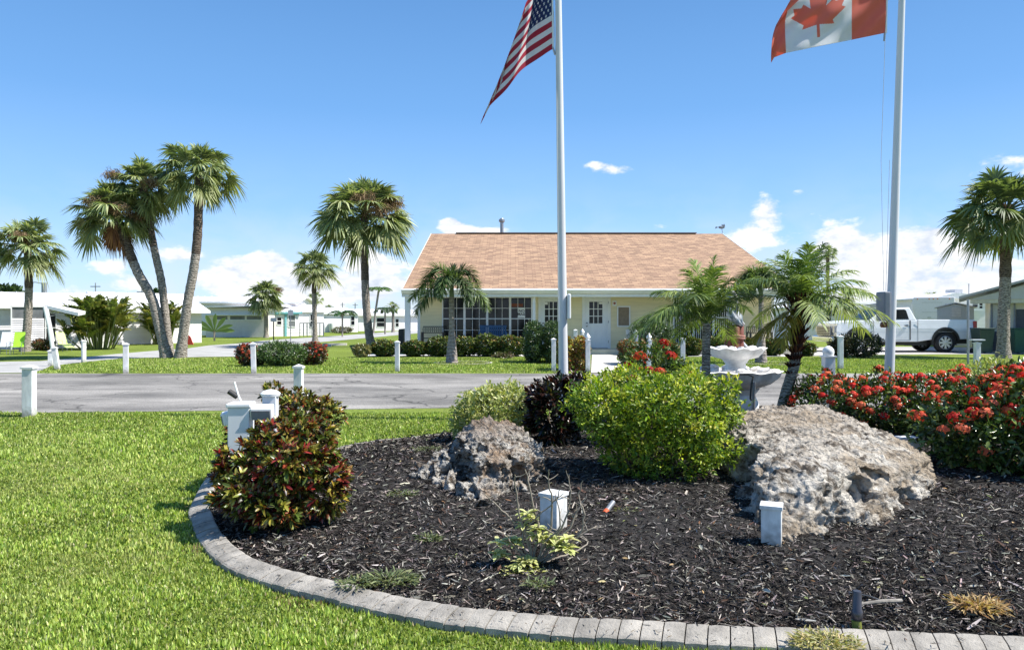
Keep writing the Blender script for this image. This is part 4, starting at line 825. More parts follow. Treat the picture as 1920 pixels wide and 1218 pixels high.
loc = A(1660, 62, YP); o = flag('national_flag', None, 300, 182, ca_pos, ca_col, tuple(loc)); tag(o, 'red and white maple leaf flag flying from the right flagpole', 'flag')
MB().tube([Vector((.012, 0, 0)), A(1664, -66, YP) - loc], .011, 6).build('hoist_band', WHITE, o)
# ================================================================ ROCKS
def rock(name, label, loc, hulls, vox, mat, amp, seed, cuts=()):
    bm = bmesh.new()
    for h in hulls:
        vs = [bm.verts.new(p) for p in h]; res = bmesh.ops.convex_hull(bm, input=vs)
        bmesh.ops.delete(bm, geom=[g for g in res['geom_interior'] if isinstance(g, bmesh.types.BMVert)], context='VERTS')
    me = bpy.data.meshes.new('t'); bm.to_mesh(me); o = bpy.data.objects.new('t', me); C.objects.link(o)
    a = o.modifiers.new('r', 'REMESH'); a.mode = 'VOXEL'; a.voxel_size = vox; b = o.modifiers.new('s', 'SMOOTH'); b.iterations = 10; b.factor = .7
    bpy.context.view_layer.update(); m2 = bpy.data.meshes.new_from_object(o.evaluated_get(bpy.context.evaluated_depsgraph_get())); bpy.data.objects.remove(o)
    bm = bmesh.new(); bm.from_mesh(m2); bm.normal_update(); off = Vector((seed * 3.1, seed, 0)); new = []
    for v in bm.verts:
        p = v.co.copy(); q = p + off
        for (cc_, cr_, cd_) in cuts:
            e_ = (v.co - cc_).length / cr_
            if e_ < 1: p += cd_ * (1 - e_ * e_) ** 2
        big = noise.fractal(q * 2.3, 1.0, 2.0, 3) * 1.0
        rid = noise.ridged_multi_fractal(q * 5.0, .9, 2.1, 5, .9, 2.0) - 1.2
        fine = noise.fractal(q * 22, .8, 2.0, 4)
        pit = noise.noise(q * 7.5); pit = -max(0, pit - .12) * 2.2
        pit2 = noise.noise(q * 19 + Vector((5, 5, 5))); pit2 = -max(0, pit2 - .15) * 1.0
        deep = 1 + 1.2 * max(0, min(1, (.32 - q.z) / .3)); pit *= deep; pit2 *= deep; d = amp * (.9 * big + .42 * rid + .62 * fine + .75 * pit + .5 * pit2)
        if v.normal.z > .75: d *= .55
        new.append(p + v.normal * d)
    for v, n in zip(bm.verts, new): v.co = n
    bm.to_mesh(m2); bm.free(); m2.name = name; m2.materials.clear(); m2.materials.append(mat); m2.polygons.foreach_set('use_smooth', [True] * len(m2.polygons))
    o = bpy.data.objects.new(name, m2); C.objects.link(o); o.location = loc; return tag(o, label, 'rock')
def loop(pts, z): return [(x, y, z) for x, y in pts]
# big rock: footprint set on the ground, broad slab top that rises to the back
g = lambda px, py: G(px, py, .05)
O = Vector((2.35, 5.9, 0))
def at_(px, py, Y): p = A(px, py, Y); return tuple(p - O)
def gz(px, py, z=-.06): p = G(px, py, .03); p.z = z; return tuple(p - O)
big = [[at_(1350, 812, 6.9), at_(1375, 775, 7.1), at_(1440, 757, 7.3), at_(1540, 760, 7.15), at_(1350, 860, 6.6), at_(1395, 850, 5.9), at_(1425, 868, 5.25), gz(1345, 886), gz(1360, 926), gz(1400, 1001),
        at_(1640, 800, 6.7), at_(1700, 822, 6.4), at_(1748, 856, 5.9), at_(1752, 890, 5.7), gz(1735, 981), gz(1690, 1011), gz(1640, 1011), at_(1640, 900, 4.98), at_(1540, 885, 4.85), gz(1560, 1016), gz(1440, 1011), gz(1760, 906), gz(1560, 866), gz(1400, 856)],
       [at_(1425, 900, 4.95), at_(1480, 870, 5.0), at_(1550, 885, 4.8), at_(1575, 930, 4.72), gz(1425, 1021), gz(1445, 1034), gz(1530, 1036), gz(1580, 1016), gz(1500, 946)],
       [at_(1345, 850, 6.8), at_(1362, 800, 7.0), at_(1420, 800, 6.5), at_(1395, 850, 6.2), gz(1340, 896), gz(1400, 906)]]
rock('rock', 'huge pale pitted limestone boulder with a broad sloping top', O, big, .0155, rockmat('limestone', (.56, .52, .455), (.12, .10, .08), (.37, .30, .22), .9, .45, (.30, .22, .15)), .065, 1, cuts=[(Vector(at_(x_, y_, Y_)), r_, Vector(d_)) for x_, y_, Y_, r_, d_ in [(1500, 925, 4.95, .22, (.05, .26, .03)), (1600, 930, 4.95, .20, (.05, .30, .05)), (1655, 900, 5.1, .22, (0, .26, .05)), (1465, 985, 4.9, .12, (0, .15, .05)), (1555, 975, 4.85, .13, (.0, .22, .05)), (1385, 880, 5.7, .28, (.22, .12, 0)), (1415, 940, 5.2, .2, (.15, .1, 0)), (1700, 950, 5.2, .18, (-.05, .2, .03)), (1560, 800, 6.3, .12, (0, 0, -.05)), (1480, 850, 5.5, .1, (0, 0, -.06))]])
O2 = Vector((-.22, 6.2, 0))
def at_(px, py, Y): p = A(px, py, Y); return tuple(p - O2)
def gs(px, py, z=-.06): p = G(px, py, .03); p.z = z; return tuple(p - O2)
small = [[at_(868, 800, 6.45), at_(890, 785, 6.4), at_(935, 783, 6.5), at_(985, 795, 6.45), at_(1020, 832, 6.2), at_(1022, 858, 6.0), at_(860, 822, 6.2), gs(1000, 906), gs(985, 933), gs(930, 943), at_(955, 870, 5.65), at_(895, 868, 5.6), gs(880, 906), gs(900, 876), gs(1010, 881)],
         [at_(778, 884, 6.1), at_(800, 866, 6.2), at_(846, 868, 6.1), at_(870, 850, 6.1), gs(775, 898), gs(800, 930), gs(840, 948), gs(870, 938), gs(860, 886)],
         [at_(866, 812, 6.35), at_(800, 862, 6.25), at_(822, 852, 6.35), at_(880, 820, 6.1), at_(885, 860, 5.95), gs(790, 896), gs(860, 906), gs(880, 886)],
         [at_(880, 875, 5.75), at_(905, 880, 5.6), at_(930, 905, 5.6), at_(868, 912, 5.6), gs(865, 953), gs(885, 968), gs(915, 966), gs(930, 948), gs(900, 906)],
         [at_(940, 850, 5.9), at_(990, 870, 5.9), gs(1000, 928), gs(950, 953), gs(925, 958), at_(930, 900, 5.7)]]
rock('rock', 'craggy grey limestone rock with rusty brown top and leaning flanks', O2, small, .0105, rockmat('weathered_limestone', (.52, .49, .44), (.09, .075, .06), (.34, .24, .16), 1.4, .95), .085, 4, cuts=[(Vector(at_(x_, y_, Y_)), r_, Vector(d_)) for x_, y_, Y_, r_, d_ in [(855, 865, 5.95, .14, (.08, .18, -.05)), (915, 885, 5.6, .10, (0, .14, 0)), (850, 905, 5.75, .10, (0, .12, 0)), (985, 890, 5.7, .13, (-.05, .16, 0)), (900, 845, 5.85, .08, (0, .08, -.04)), (960, 860, 5.7, .08, (0, .1, 0)), (830, 885, 6.0, .09, (0, .1, -.05))]])
# ================================================================ FOREGROUND PLANTS
CRO = [(.05, .075, .012), (.02, .035, .008), (.26, .22, .035), (.42, .32, .05), (.22, .022, .018), (.10, .012, .012), (.12, .17, .03), (.035, .012, .012), (.36, .10, .04)]
CW = [20, 24, 12, 10, 5, 12, 13, 14, 3]; CT = ([(.50, .44, .08), (.56, .52, .16), (.30, .03, .025), (.22, .30, .05), (.26, .04, .03)], .38)
cb = G(515, 990, .05); cb.z = .04; cb.y += .15
bush('croton_bush', 'bushy red yellow and green croton at the left end of the bed', 'shrub', cb, [(-.02, 0, .34, .28, .30, .24), (.34, -.05, .32, .11, .14, .10), (.10, -.24, .46, .15, .14, .12), (-.16, -.26, .26, .15, .12, .12), (.10, .0, .60, .13, .14, .10), (-.02, .05, .52, .20, .22, .16), (.20, -.05, .40, .16, .2, .15), (-.28, 0, .38, .13, .16, .11), (-.24, .05, .22, .16, .2, .14), (.26, -.05, .20, .15, .18, .12), (.02, -.18, .18, .22, .18, .14), (-.36, -.02, .30, .07, .08, .06), (.22, .05, .56, .10, .12, .08)], 1050, .062, .020, CRO, CW, 21, 'rosette', 10, WAXY, rim=[(.12, .17, .03), (.34, .31, .06), (.05, .02, .012), (.26, .03, .025)], stems=7, tipcol=CT, zmin=.05, lump=.2)
cb2 = G(548, 920, .05); cb2.z = .04; cb2.y += .35
bush('croton_bush', 'taller croton behind the white garden lamp post', 'shrub', cb2, [(0, 0, .36, .24, .26, .34), (-.10, .05, .58, .19, .22, .15), (.13, 0, .52, .16, .2, .16), (-.27, .1, .72, .10, .12, .07), (-.10, .05, .66, .10, .1, .08)], 480, .062, .020, CRO, CW, 22, 'rosette', 9, WAXY, rim=[(.12, .16, .03), (.35, .28, .05), (.05, .02, .012)], stems=5, tipcol=CT)
cb3 = G(425, 925, .05); cb3.z = .03; cb3.y += .3
bush('croton_bush', 'low dark croton in the shade left of the garden lamp post', 'shrub', cb3, [(0, .1, .28, .13, .22, .28), (.03, 0, .42, .11, .13, .13)], 200, .06, .019, CRO, CW, 23, 'rosette', 8, WAXY, stems=3)
LIME = [(.14, .24, .02), (.24, .34, .025), (.09, .16, .02), (.38, .46, .05), (.05, .09, .015)]
lb = Vector((1.20, 6.30, .04))
_r = random.Random(77); _bl = []
for k in range(46):
    u_ = _r.uniform(-1, 1); zt = _r.random() ** .75; z_ = .26 + .66 * zt - .16 * abs(u_) * zt; wmax = .16 + .40 * min(1, z_ / .55); dy = _r.uniform(-.42, .42) * (1 - .4 * u_ * u_); s_ = _r.uniform(.11, .22)
    _bl.append((u_ * wmax + (.07 if z_ < .45 else 0), dy * (.45 + .6 * min(1, z_ / .6)), z_, s_ * 1.15, s_ * 1.1, s_ * .72))
_bl += [(0, 0, .54, .36, .34, .26), (.24, -.05, .58, .30, .3, .26), (-.28, 0, .56, .27, .3, .20), (.62, .0, .86, .13, .12, .06), (.64, -.1, .60, .12, .12, .08), (.10, -.25, .20, .30, .22, .19), (.22, -.1, .14, .22, .2, .14), (-.15, -.1, .18, .28, .2, .16), (.46, -.42, .34, .16, .14, .09)]
_bl = [(a * .94, b, c * .90, d * .95, e, f) for a, b, c, d, e, f in _bl]
bush('duranta_bush', 'large lime green duranta bush between the two rocks', 'shrub', lb, _bl, 4000, .038, .016, LIME, [26, 24, 20, 12, 18], 31, 'leafy', 6, LEAF, stems=9, tipcol=([(.38, .43, .035), (.50, .51, .07), (.28, .37, .03)], .6), inner=.25, lump=.30)
vb = Vector((-.22, 8.0, .03))
bush('variegated_shrub', 'cream variegated shrub just behind the craggy grey rock', 'shrub', vb, [(0, 0, .30, .32, .34, .28), (-.20, 0, .24, .19, .3, .24), (.20, .0, .34, .22, .3, .28), (-.24, .0, .45, .09, .1, .10), (.05, 0, .52, .14, .14, .08)], 1250, .055, .022, [(.30, .36, .09), (.50, .50, .22), (.12, .18, .04), (.38, .42, .12)], None, 32, 'leafy', 5, LEAF, rim=[(.55, .54, .28), (.40, .44, .14)], stems=5)
db = Vector((.45, 7.75, .05))
bush('dark_croton_bush', 'dark maroon croton between cream shrub and lime green bush', 'shrub', db, [(0, 0, .32, .27, .3, .30), (.02, 0, .52, .22, .25, .20), (.20, 0, .62, .12, .2, .12), (-.14, 0, .50, .12, .2, .15)], 330, .10, .026, [(.018, .013, .011), (.030, .012, .010), (.025, .04, .012), (.06, .02, .012), (.012, .012, .01)], None, 33, 'rosette', 9, WAXY, opening=.6, stems=6, tipcol=([(.10, .035, .02), (.08, .07, .02)], .3))
RED = [(.82, .10, .06), (.88, .17, .09), (.68, .05, .04), (.86, .24, .13)]
IXG = [(.035, .07, .012), (.06, .11, .02), (.10, .16, .03), (.02, .04, .01), (.16, .21, .05)]
ib = Vector((4.05, 8.6, .05))
bush('ixora_bush', 'long low red flowering ixora hedge behind the huge boulder', 'shrub', ib, [(-.33, .1, .30, .42, .42, .34), (.15, 0, .32, .55, .45, .34), (.75, -.2, .34, .50, .5, .34), (1.15, -.5, .32, .35, .4, .34)], 2100, .06, .024, IXG, None, 41, 'leafy', 6, WAXY, flowers=(160, .062, RED), stems=8)
ib2 = Vector((4.45, 6.35, .05))
bush('ixora_bush', 'tall red flowering ixora at the right edge beside the boulder', 'shrub', ib2, [(.0, 0, .40, .62, .55, .42), (-.42, .15, .38, .42, .45, .36), (.45, -.1, .50, .50, .55, .40), (.1, .1, .62, .5, .5, .28), (.8, 0, .45, .45, .5, .4)], 2700, .062, .025, IXG, None, 42, 'leafy', 6, WAXY, flowers=(150, .070, RED), stems=9)
bush('variegated_shrub', 'yellow green variegated shrub at the far right above the red flowers', 'shrub', Vector((5.75, 8.7, .05)), [(0, 0, .42, .65, .4, .38), (.5, 0, .45, .5, .4, .38), (-.4, 0, .34, .3, .3, .3)], 1600, .06, .022, [(.25, .32, .07), (.42, .44, .16), (.12, .18, .04)], None, 43, 'leafy', 5, LEAF, rim=[(.5, .5, .22), (.32, .38, .1)], stems=5)
# leafy dark shrub top at far right edge
bush('green_shrub', 'dark green shrub at the far right edge beyond the variegated shrub', 'shrub', Vector((7.1, 10.2, .02)), [(0, 0, .32, .55, .45, .34), (.2, 0, .5, .3, .3, .18)], 700, .10, .03, [(.05, .09, .03), (.08, .13, .04), (.03, .05, .02)], None, 44, 'leafy', 5, LEAF)
# upright sprigs sticking out of the ixora
for i, (px, pt) in enumerate([(1517, 690), (1541, 688), (1668, 690), (1737, 703)]):
    b = A(px, pt + 32, 8.7); s = Soup(); r = rng(60 + i); h = 32 * 8.7 / FPX + .08; n = 26; z = np.linspace(-.08, h - .08, n)
    th = np.arange(n) * 2.4; D = np.stack([np.cos(th), np.sin(th), np.full(n, .9)], 1); s.leaves(np.stack([0 * z, 0 * z, z], 1), D, np.stack([-np.cos(th), -np.sin(th), np.ones(n)], 1), .045, .016, (0, .5, 1), (.3, 1, .1), fold=.2, col=pal(r, n, [(.18, .26, .04), (.25, .33, .06)]))
    s.tube([(0, 0, -.5), (0, 0, h - .08)], .005, .003, (.1, .14, .03), 4)
    t = thing('shrub_sprig', ['thin green sprig left of the round topped white post', 'thin green sprig just before the round topped white post', 'thin green sprig at the foot of the right flagpole', 'thin green sprig standing up right of the right flagpole'][i], 'plant', b); s.build('foliage', LEAF, t)
# red bloom sticking out of the lime bush (bromeliad-like ixora shoots behind it)
bush('ixora_bush', 'red flower heads poking above the lime green bush', 'shrub', Vector((1.55, 7.75, .05)), [(-.08, 0, .62, .36, .3, .40)], 500, .06, .022, IXG, None, 45, 'leafy', 4, LEAF, flowers=(16, .075, [(.45, .02, .02), (.65, .10, .04)]), stems=4)
# dry twiggy plant
def twigs():
    o = Vector(G(1000, 1070, .05)); o.z = .05; o.y += .12; r = rng(71)
    t = thing('twiggy_plant', 'half bare plant with curving grey twigs and yellow green leaf tufts', 'plant', o); S = Soup(); Lf = Soup()
    def px(px_, py_, dY=0): return np.array(A(px_, py_, o.y + dY) - o)
    base = np.array([.0, 0, 0]); st = np.array(px(1000, 1035))
    T = [[(1000, 1060), (990, 1010), (960, 975), (930, 945), (908, 925)], [(1000, 1060), (985, 1000), (972, 960), (966, 905), (966, 890)], [(1000, 1050), (1010, 990), (1000, 950), (990, 900), (985, 880)], [(1005, 1060), (1040, 1010), (1065, 960), (1070, 920), (1066, 890)], [(1010, 1060), (1080, 1010), (1095, 965), (1085, 930), (1092, 900)], [(1005, 1055), (1030, 1000), (1035, 940), (1028, 905), (1030, 880)], [(1000, 1060), (1060, 1020), (1110, 990), (1125, 985)], [(995, 1060), (955, 1010), (925, 990)], [(1010, 1060), (1060, 1040), (1095, 1025), (1103, 1015)], [(1000, 1060), (980, 1010), (1000, 975), (1040, 940), (1050, 915)], [(1000, 1062), (985, 1040), (960, 1020), (950, 1000)], [(1005, 1060), (1020, 1020), (1050, 985), (1042, 930)], [(1000, 1060), (1066, 990), (1080, 960), (1100, 930)]]
    ends = []
    for i, tw in enumerate(T):
        dy = r.uniform(-.22, .22); p = [px(x, y, dy * j / (len(tw) - 1)) for j, (x, y) in enumerate(tw)]; p = np.array([list(q) for q in smooth_path(p, 5)]) + r.normal(0, .0025, ((len(tw) - 1) * 5 + 1, 3))
        S.tube(p, .0075, .0028, (.30, .26, .21), 5)
        for k in range(3):
            j = r.integers(6, len(p)); d = nrm(np.array([r.normal(), r.normal() * .5, r.uniform(.1, 1)])); S.tube([p[j], p[j] + d * .03, p[j] + d * .055 + r.normal(0, .008, 3)], .003, .0015, (.33, .29, .24), 4)
    S.build('stem', DRY, t)
    for (x, y, k, dy) in [(1000, 985, 7, 0), (1030, 995, 7, .0), (1055, 1022, 8, -.03), (1035, 1015, 6, 0), (1010, 1000, 6, 0), (955, 1022, 6, .02), (935, 1030, 5, 0), (970, 1060, 7, -.05), (985, 1075, 9, -.1), (960, 1085, 8, -.1), (1000, 1078, 6, -.1), (1062, 1035, 5, -.05), (990, 1050, 6, -.05)]:
        for q in range(3):
            c = px(x + r.normal(0, 8), y + r.normal(0, 8), dy - .03); n = 10; th = np.arange(n) * 2.4 + r.uniform(0, 6); D = np.stack([np.cos(th), np.sin(th), r.uniform(.1, .9, n)], 1)
            Lf.leaves(np.tile(c, (n, 1)) , D, np.stack([-np.cos(th) * .3, -np.sin(th) * .3, np.ones(n)], 1), r.uniform(.055, .085, n), .027, (0, .4, .8, 1), (.3, 1, .7, .1), fold=.15, grav=.35, col=pal(r, n, [(.28, .34, .07), (.42, .45, .13), (.52, .52, .18)]), col2=pal(r, n, [(.70, .68, .36), (.60, .60, .26)]))
    Lf.build('foliage', LEAF, t)
twigs()
# ground hugging weeds
def weed(name, label, c, rad, n, cols, seed, L=.05, h=.03, mat=LEAF, w=.008):
    r = rng(seed); t = thing(name, label, 'weed', c); S = Soup(); a = r.uniform(0, math.tau, n); q = rad * r.random(n) ** .6; P = np.stack([q * np.cos(a), q * np.sin(a) * .7, r.uniform(0, h, n)], 1)
    D = np.stack([np.cos(a) + r.normal(0, .6, n), np.sin(a) + r.normal(0, .6, n), r.uniform(.0, .9, n)], 1); S.leaves(P, D, r.normal(0, .4, (n, 3)) + np.array([0, 0, 1]), L * r.uniform(.5, 1.2, n), w, (0, .5, 1), (.5, 1, .2), fold=.2, grav=.2, col=pal(r, n, cols)); S.build('foliage', mat, t)
GR = [(.14, .17, .07), (.22, .24, .11), (.09, .12, .05)]
for i, (x, y, rd, n, cols, lab, L) in enumerate([(735, 1090, .13, 320, GR, 'feathery grey green weed at the left front rim of the mulch', .05), (668, 1098, .10, 200, GR, 'small feathery weed left of the larger rim weed', .04), (755, 930, .12, 240, GR, 'faint low weed left of the craggy rock', .03), (800, 845, .16, 260, GR, 'low green weed near the back kerb of the bed', .035), (805, 1012, .08, 140, GR, 'little pale weed in open mulch below the craggy rock', .03), (1175, 962, .09, 130, [(.2, .2, .08), (.12, .14, .05)], 'thin weed beside the fallen garden light', .03), (1835, 1140, .12, 320, [(.42, .26, .10), (.30, .18, .07), (.5, .36, .16)], 'dry orange brown weed at the right in the mulch', .05), (1010, 1100, .07, 90, GR, 'wispy weed under the twiggy plant', .04)]):
    p = G(x, y, .06); weed('weed', lab, Vector((p.x, p.y, .06)), rd, n, cols, 80 + i, L)
p = G(1545, 1205, .05); weed('weed', 'yellow brown mat of weed spilling over the front kerb', Vector((p.x, p.y - .02, .05)), .14, 700, [(.42, .36, .14), (.30, .28, .10), (.22, .24, .07), (.5, .42, .2)], 95, .032, .03, w=.007)
# ================================================================ GARDEN LIGHT POSTS
def shortpost(px, py, w, h, rz, label):
    p = G(px, py, .05); t = thing('garden_post', label, 'post', Vector((p.x, p.y + w / 2, .03)), rz)
    MB().box(-w / 2, w / 2, -w / 2, w / 2, 0, h).build('shaft', POSTW, t, bevel=.004)
    m = MB(); c = w * .56; m.box(-c, c, -c, c, h, h + .022); m.add([(-c, -c, h + .0225), (c, -c, h + .0225), (c, c, h + .0225), (-c, c, h + .0225), (0, 0, h + .036)], [(0, 1, 4), (1, 2, 4), (2, 3, 4), (3, 0, 4)]); m.build('cap', POSTW, t, bevel=.003)
    return t
shortpost(1453, 1029, .112, .245, -.38, 'short white capped post in front of the huge boulder')
shortpost(1039, 1000, .125, .24, -.62, 'short white capped post behind the twiggy plant')
# big post with lamps
p = G(452, 945, .05); lp = thing('garden_post', 'tall thick white post with two floodlights above the croton', 'post', Vector((p.x, p.y, 0)), .1)
ht = CAMH + (HZ - 762) / FPX * p.y
MB().box(-.075, .075, -.075, .075, 0, ht).build('shaft', WHITE2, lp, bevel=.006); MB().box(-.085, .085, -.085, .085, ht, ht + .03).build('cap', WHITE, lp, bevel=.008)
b2 = Vector((p.x + .13, p.y + .25, 0)); lp2 = thing('garden_post', 'rear white post with cap close behind the floodlight post', 'post', b2, .1)
h2 = CAMH + (HZ - 742) / FPX * b2.y; MB().box(-.05, .05, -.05, .05, 0, h2).build('shaft', WHITE2, lp2, bevel=.005); MB().lathe([(.07, 0), (.075, .02), (.05, .04), (.01, .05)], 12, c=(0, 0, h2)).build('cap', WHITE, lp2, smooth=True)
def flood(label, px, py, Y, rz, tilt):
    c = A(px, py, Y); t = thing('floodlight', label, 'lamp', c, rz); Mx = Matrix.Rotation(tilt, 4, 'X')
    MB().box(-.075, .075, -.05, .05, -.045, .045, Mx).build('housing', WHITE, t, bevel=.01)
    MB().box(-.065, .065, -.058, -.0505, -.035, .030, Mx).build('lens', M('lamp_lens', (.25, .25, .26), .1, .3, 5), t); MB().tube([(-.02, .05, 0), (-.1, .06, -.02)], .012, 6).build('bracket', STEEL, t)
flood('white floodlight with grey lens on the right of the thick post', 492, 772, p.y - .02, .1, .25); flood('white floodlight facing left on the thick post', 431, 782, p.y + .05, -1.2, .2)
c = A(447, 741, p.y + .1); t = thing('garden_light', 'slender spike light leaning left above the thick post', 'lamp', c)
MB().tube([(.04, 0, -.09), (0, 0, 0), (-.03, 0, .10)], .007, 6).build('spike', WHITE, t); MB().tube([(-.01, .0, -.01), (-.07, .0, .03)], .02, 8).build('head', BLACK, t, smooth=True)
# solar stake
p = G(1607, 1172, .06); t = thing('solar_stake_light', 'small dark tubular solar light standing near the front kerb', 'lamp', Vector((p.x, p.y, .05)), 0)
MB().tube([(0, 0, 0), (-.004, 0, .035)], .020, 12).build('base_ring', M('olive_plastic', (.22, .24, .05), .4), t, smooth=True)
MB().lathe([(.019, .035), (.024, .045), (.024, .075), (.019, .08), (.019, .155), (.016, .16)], 14).build('tube', M('gunmetal', (.09, .085, .10), .3, .2, 9, metal=.5), t, smooth=True)
p = G(1138, 962, .06); t = thing('solar_stake_light', 'fallen grey garden light with an orange end lying in the mulch', 'lamp', Vector((p.x, p.y, .08)), 0)
MB().tube([(0, 0, 0), (.055, .10, .03)], .018, 10).build('tube', STEEL, t, smooth=True); MB().tube([(-.022, -.04, -.012), (-.001, -.002, -.001)], .02, 10).build('lens', M('orange_plastic', (.55, .10, .03), .4), t, smooth=True)
p = G(1655, 1137, .07); t = thing('stick', 'short bare stick lying on mulch beside the dark solar light', 'stick', p); m = MB(); m.tube([(-.11, 0, .012), (0, .01, .022), (.10, .025, .02)], [.006, .009, .008], 7); m.tube([(-.08, .16, .01), (-.02, .08, .02), (.02, .0, .02)], .003, 5); m.build('wood', M('dry_wood', (.30, .27, .23), .9, .4, 20), t)
p = G(900, 690); 
wb = A(1700, 835, 6.75); t = thing('garden_post', 'low white block post just behind the right end of the boulder', 'post', (wb.x, wb.y, 0)); MB().box(-.09, .09, -.06, .06, 0, CAMH + (HZ - 818) / FPX * 6.75 - .0).build('block', WHITE2, t, bevel=.005)
# ================================================================ FOUNTAIN WITH PELICAN
FY = 11.0; fo = A(1379, 600, FY); fo.z = .0
def fz(py): return CAMH + (HZ - py) / FPX * FY
SCAL = M('fountain_concrete', (.82, .81, .79), .8, .28, 5, bump=.3, bscale=30, stretch=(1, 1, .4)); CORAL = M('coral_white', (.76, .72, .69), .9, .25, 12, bump=.6, bscale=25)
f = thing('fountain', 'two tiered white fountain with scalloped bowls under the palms', 'fountain', fo)
z1 = fz(697); z2 = fz(655); q = FY / FPX
MB().lathe([(.30, .0), (.33, .04), (.33, .14), (.30, .2), (.27, .28), (.27, z1 - .33), (.31, z1 - .28), (.34, z1 - .24)], 32).build('base', SCAL, f, smooth=True)
wv = lambda a, z: (a, 11, z)
MB().lathe([(.30, z1 - .24), (.50, z1 - .16), (.61, z1 - .06), (.63, z1), (.66, z1 + .02), (.60, z1 + .03), (.52, z1 - .02), (.2, z1 - .04)], 132, wav=[0, 0, wv(.02, .0), wv(.03, .008), wv(.03, .012), wv(.03, .01), 0, 0]).build('lower_bowl', SCAL, f, smooth=True)
MB().lathe([(.23, z1 - .05), (.21, z1 - .02), (.15, z1 + .06), (.145, z1 + .12), (.19, z1 + .18), (.20, z1 + .20)], 28).build('stem', SCAL, f, smooth=True)
MB().lathe([(.20, z2 - .14), (.32, z2 - .11), (.39, z2 - .03), (.41, z2), (.44, z2 + .02), (.39, z2 + .03), (.33, z2 - .01), (.1, z2 - .02)], 132, wav=[0, 0, wv(.02, .0), wv(.03, .008), wv(.035, .012), wv(.03, .01), 0, 0]).build('upper_bowl', SCAL, f, smooth=True)
r = random.Random(8)
HOURS = ['one', 'two', 'three', 'four', 'five', 'six', 'seven', 'eight', 'nine', 'ten', 'eleven', 'twelve']
for (zb, r0, r1, s, wd) in ((z2 + .01, .20, .33, .062, 'upper'), (z1 + .02, .36, .54, .075, 'lower')):
    for i in range(12):
        a = math.pi / 2 - math.tau * (i + 1) / 12 + r.uniform(-.08, .08); rr_ = r.uniform(r0, r1); sz = s * r.uniform(.7, 1.15); o = MB(); o.sph((0, 0, 0), (sz * r.uniform(1., 1.6), sz, sz * .55), 12, 8)
        o.v = [tuple(Vector(v) * (1 + .45 * noise.noise(Vector(v) * 24 + Vector((i, 0, 0))))) for v in o.v]
        ob = o.build('coral_stone', CORAL, None, smooth=True, loc=fo + Vector((rr_ * math.cos(a), rr_ * math.sin(a), zb + sz * .2))); ob.rotation_euler = (r.uniform(-.3, .3), r.uniform(-.3, .3), r.uniform(0, 6))
        tag(ob, 'knobbly white coral stone at the %s o clock place of the %s fountain bowl' % (HOURS[i], wd), 'stone', 'coral stones in the fountain bowls')
zs = fz(648); st = thing('pelican_statue', 'painted pelican statue on three roped brown pilings in the top bowl', 'statue', fo + Vector((-.03, 0, zs - .05)))
PIL = M('piling_brown', (.20, .055, .035), .6, .45, 16, bump=.4, bscale=30, stretch=(1, 1, .2))
for (x, y, h, rr_) in ((-.075, -.02, .30, .068), (.005, -.07, .33, .062), (.085, -.01, .36, .062), (.0, .06, .36, .06)):
    MB().tube([(x, y, 0), (x, y, h - .012), (x, y, h)], [rr_, rr_, rr_ * .85], 14).build('piling', PIL, st, smooth=True)
for zz in (.165, .195): MB().tube([(.155 * math.cos(a) * 1.0, .135 * math.sin(a) - .005, zz + .008 * math.sin(3 * a)) for a in np.linspace(0, math.tau, 25)], .015, 8).build('rope', M('rope_red', (.34, .16, .12), .8, .3, 40), st, smooth=True)
bd = MB(); bd.tube([(.10, .0, .38), (.05, .0, .44), (-.02, 0, .54), (-.05, 0, .62)], [.05, .095, .085, .05], 14); bd.tube([(-.05, 0, .60), (-.075, 0, .70), (-.065, 0, .79), (-.03, 0, .84), (.0, -.01, .825)], [.05, .035, .034, .047, .03], 12)
PEL = M('pelican_paint', (.55, .55, .55), .6, .3, 14, col2=(.10, .15, .19), stretch=(1, 1, .5), lo=.42, hi=.56)
bd.build('body', PEL, st, smooth=True)
MB().tube([(.005, -.02, .825), (.03, -.05, .74), (.03, -.07, .60), (.02, -.08, .50)], [.024, .03, .026, .006], 10).build('beak', M('pelican_beak', (.42, .40, .36), .5, .3, 10), st, smooth=True)
m = MB(); m.tube([(-.07, -.07, .60), (-.05, -.09, .50), (.03, -.09, .40), (.12, -.07, .34)], [.02, .045, .045, .01], 10); m.build('wing', PEL, st, smooth=True); m = MB(); m.tube([(.0, .07, .60), (.06, .09, .50), (.12, .08, .40), (.18, .05, .36)], [.02, .045, .045, .01], 10); m.build('wing', PEL, st, smooth=True)
MB().tube([(.12, 0, .10), (.17, 0, .04), (.22, -.02, -.02)], [.03, .035, .012], 10).build('tail', PEL, st, smooth=True)
pp = A(1412, 768, 9.9); pz = CAMH + (HZ - 716) / FPX * 9.9; t = thing('water_pipe', 'grey pipe with dark hose standing before the fountain', 'pipe', (pp.x, 9.9, 0)); MB().tube([(0, 0, 0), (.01, 0, pz)], .026, 12).build('pipe', STEEL, t, smooth=True)
MB().tube([(-.03, -.03, .3), (-.045, -.03, pz * .6), (-.03, -.02, pz * .95), (.0, .0, pz + .07), (-.05, .05, pz + .1), (-.1, .3, pz + .08)], .013, 8).build('hose', BLACK, t, smooth=True)
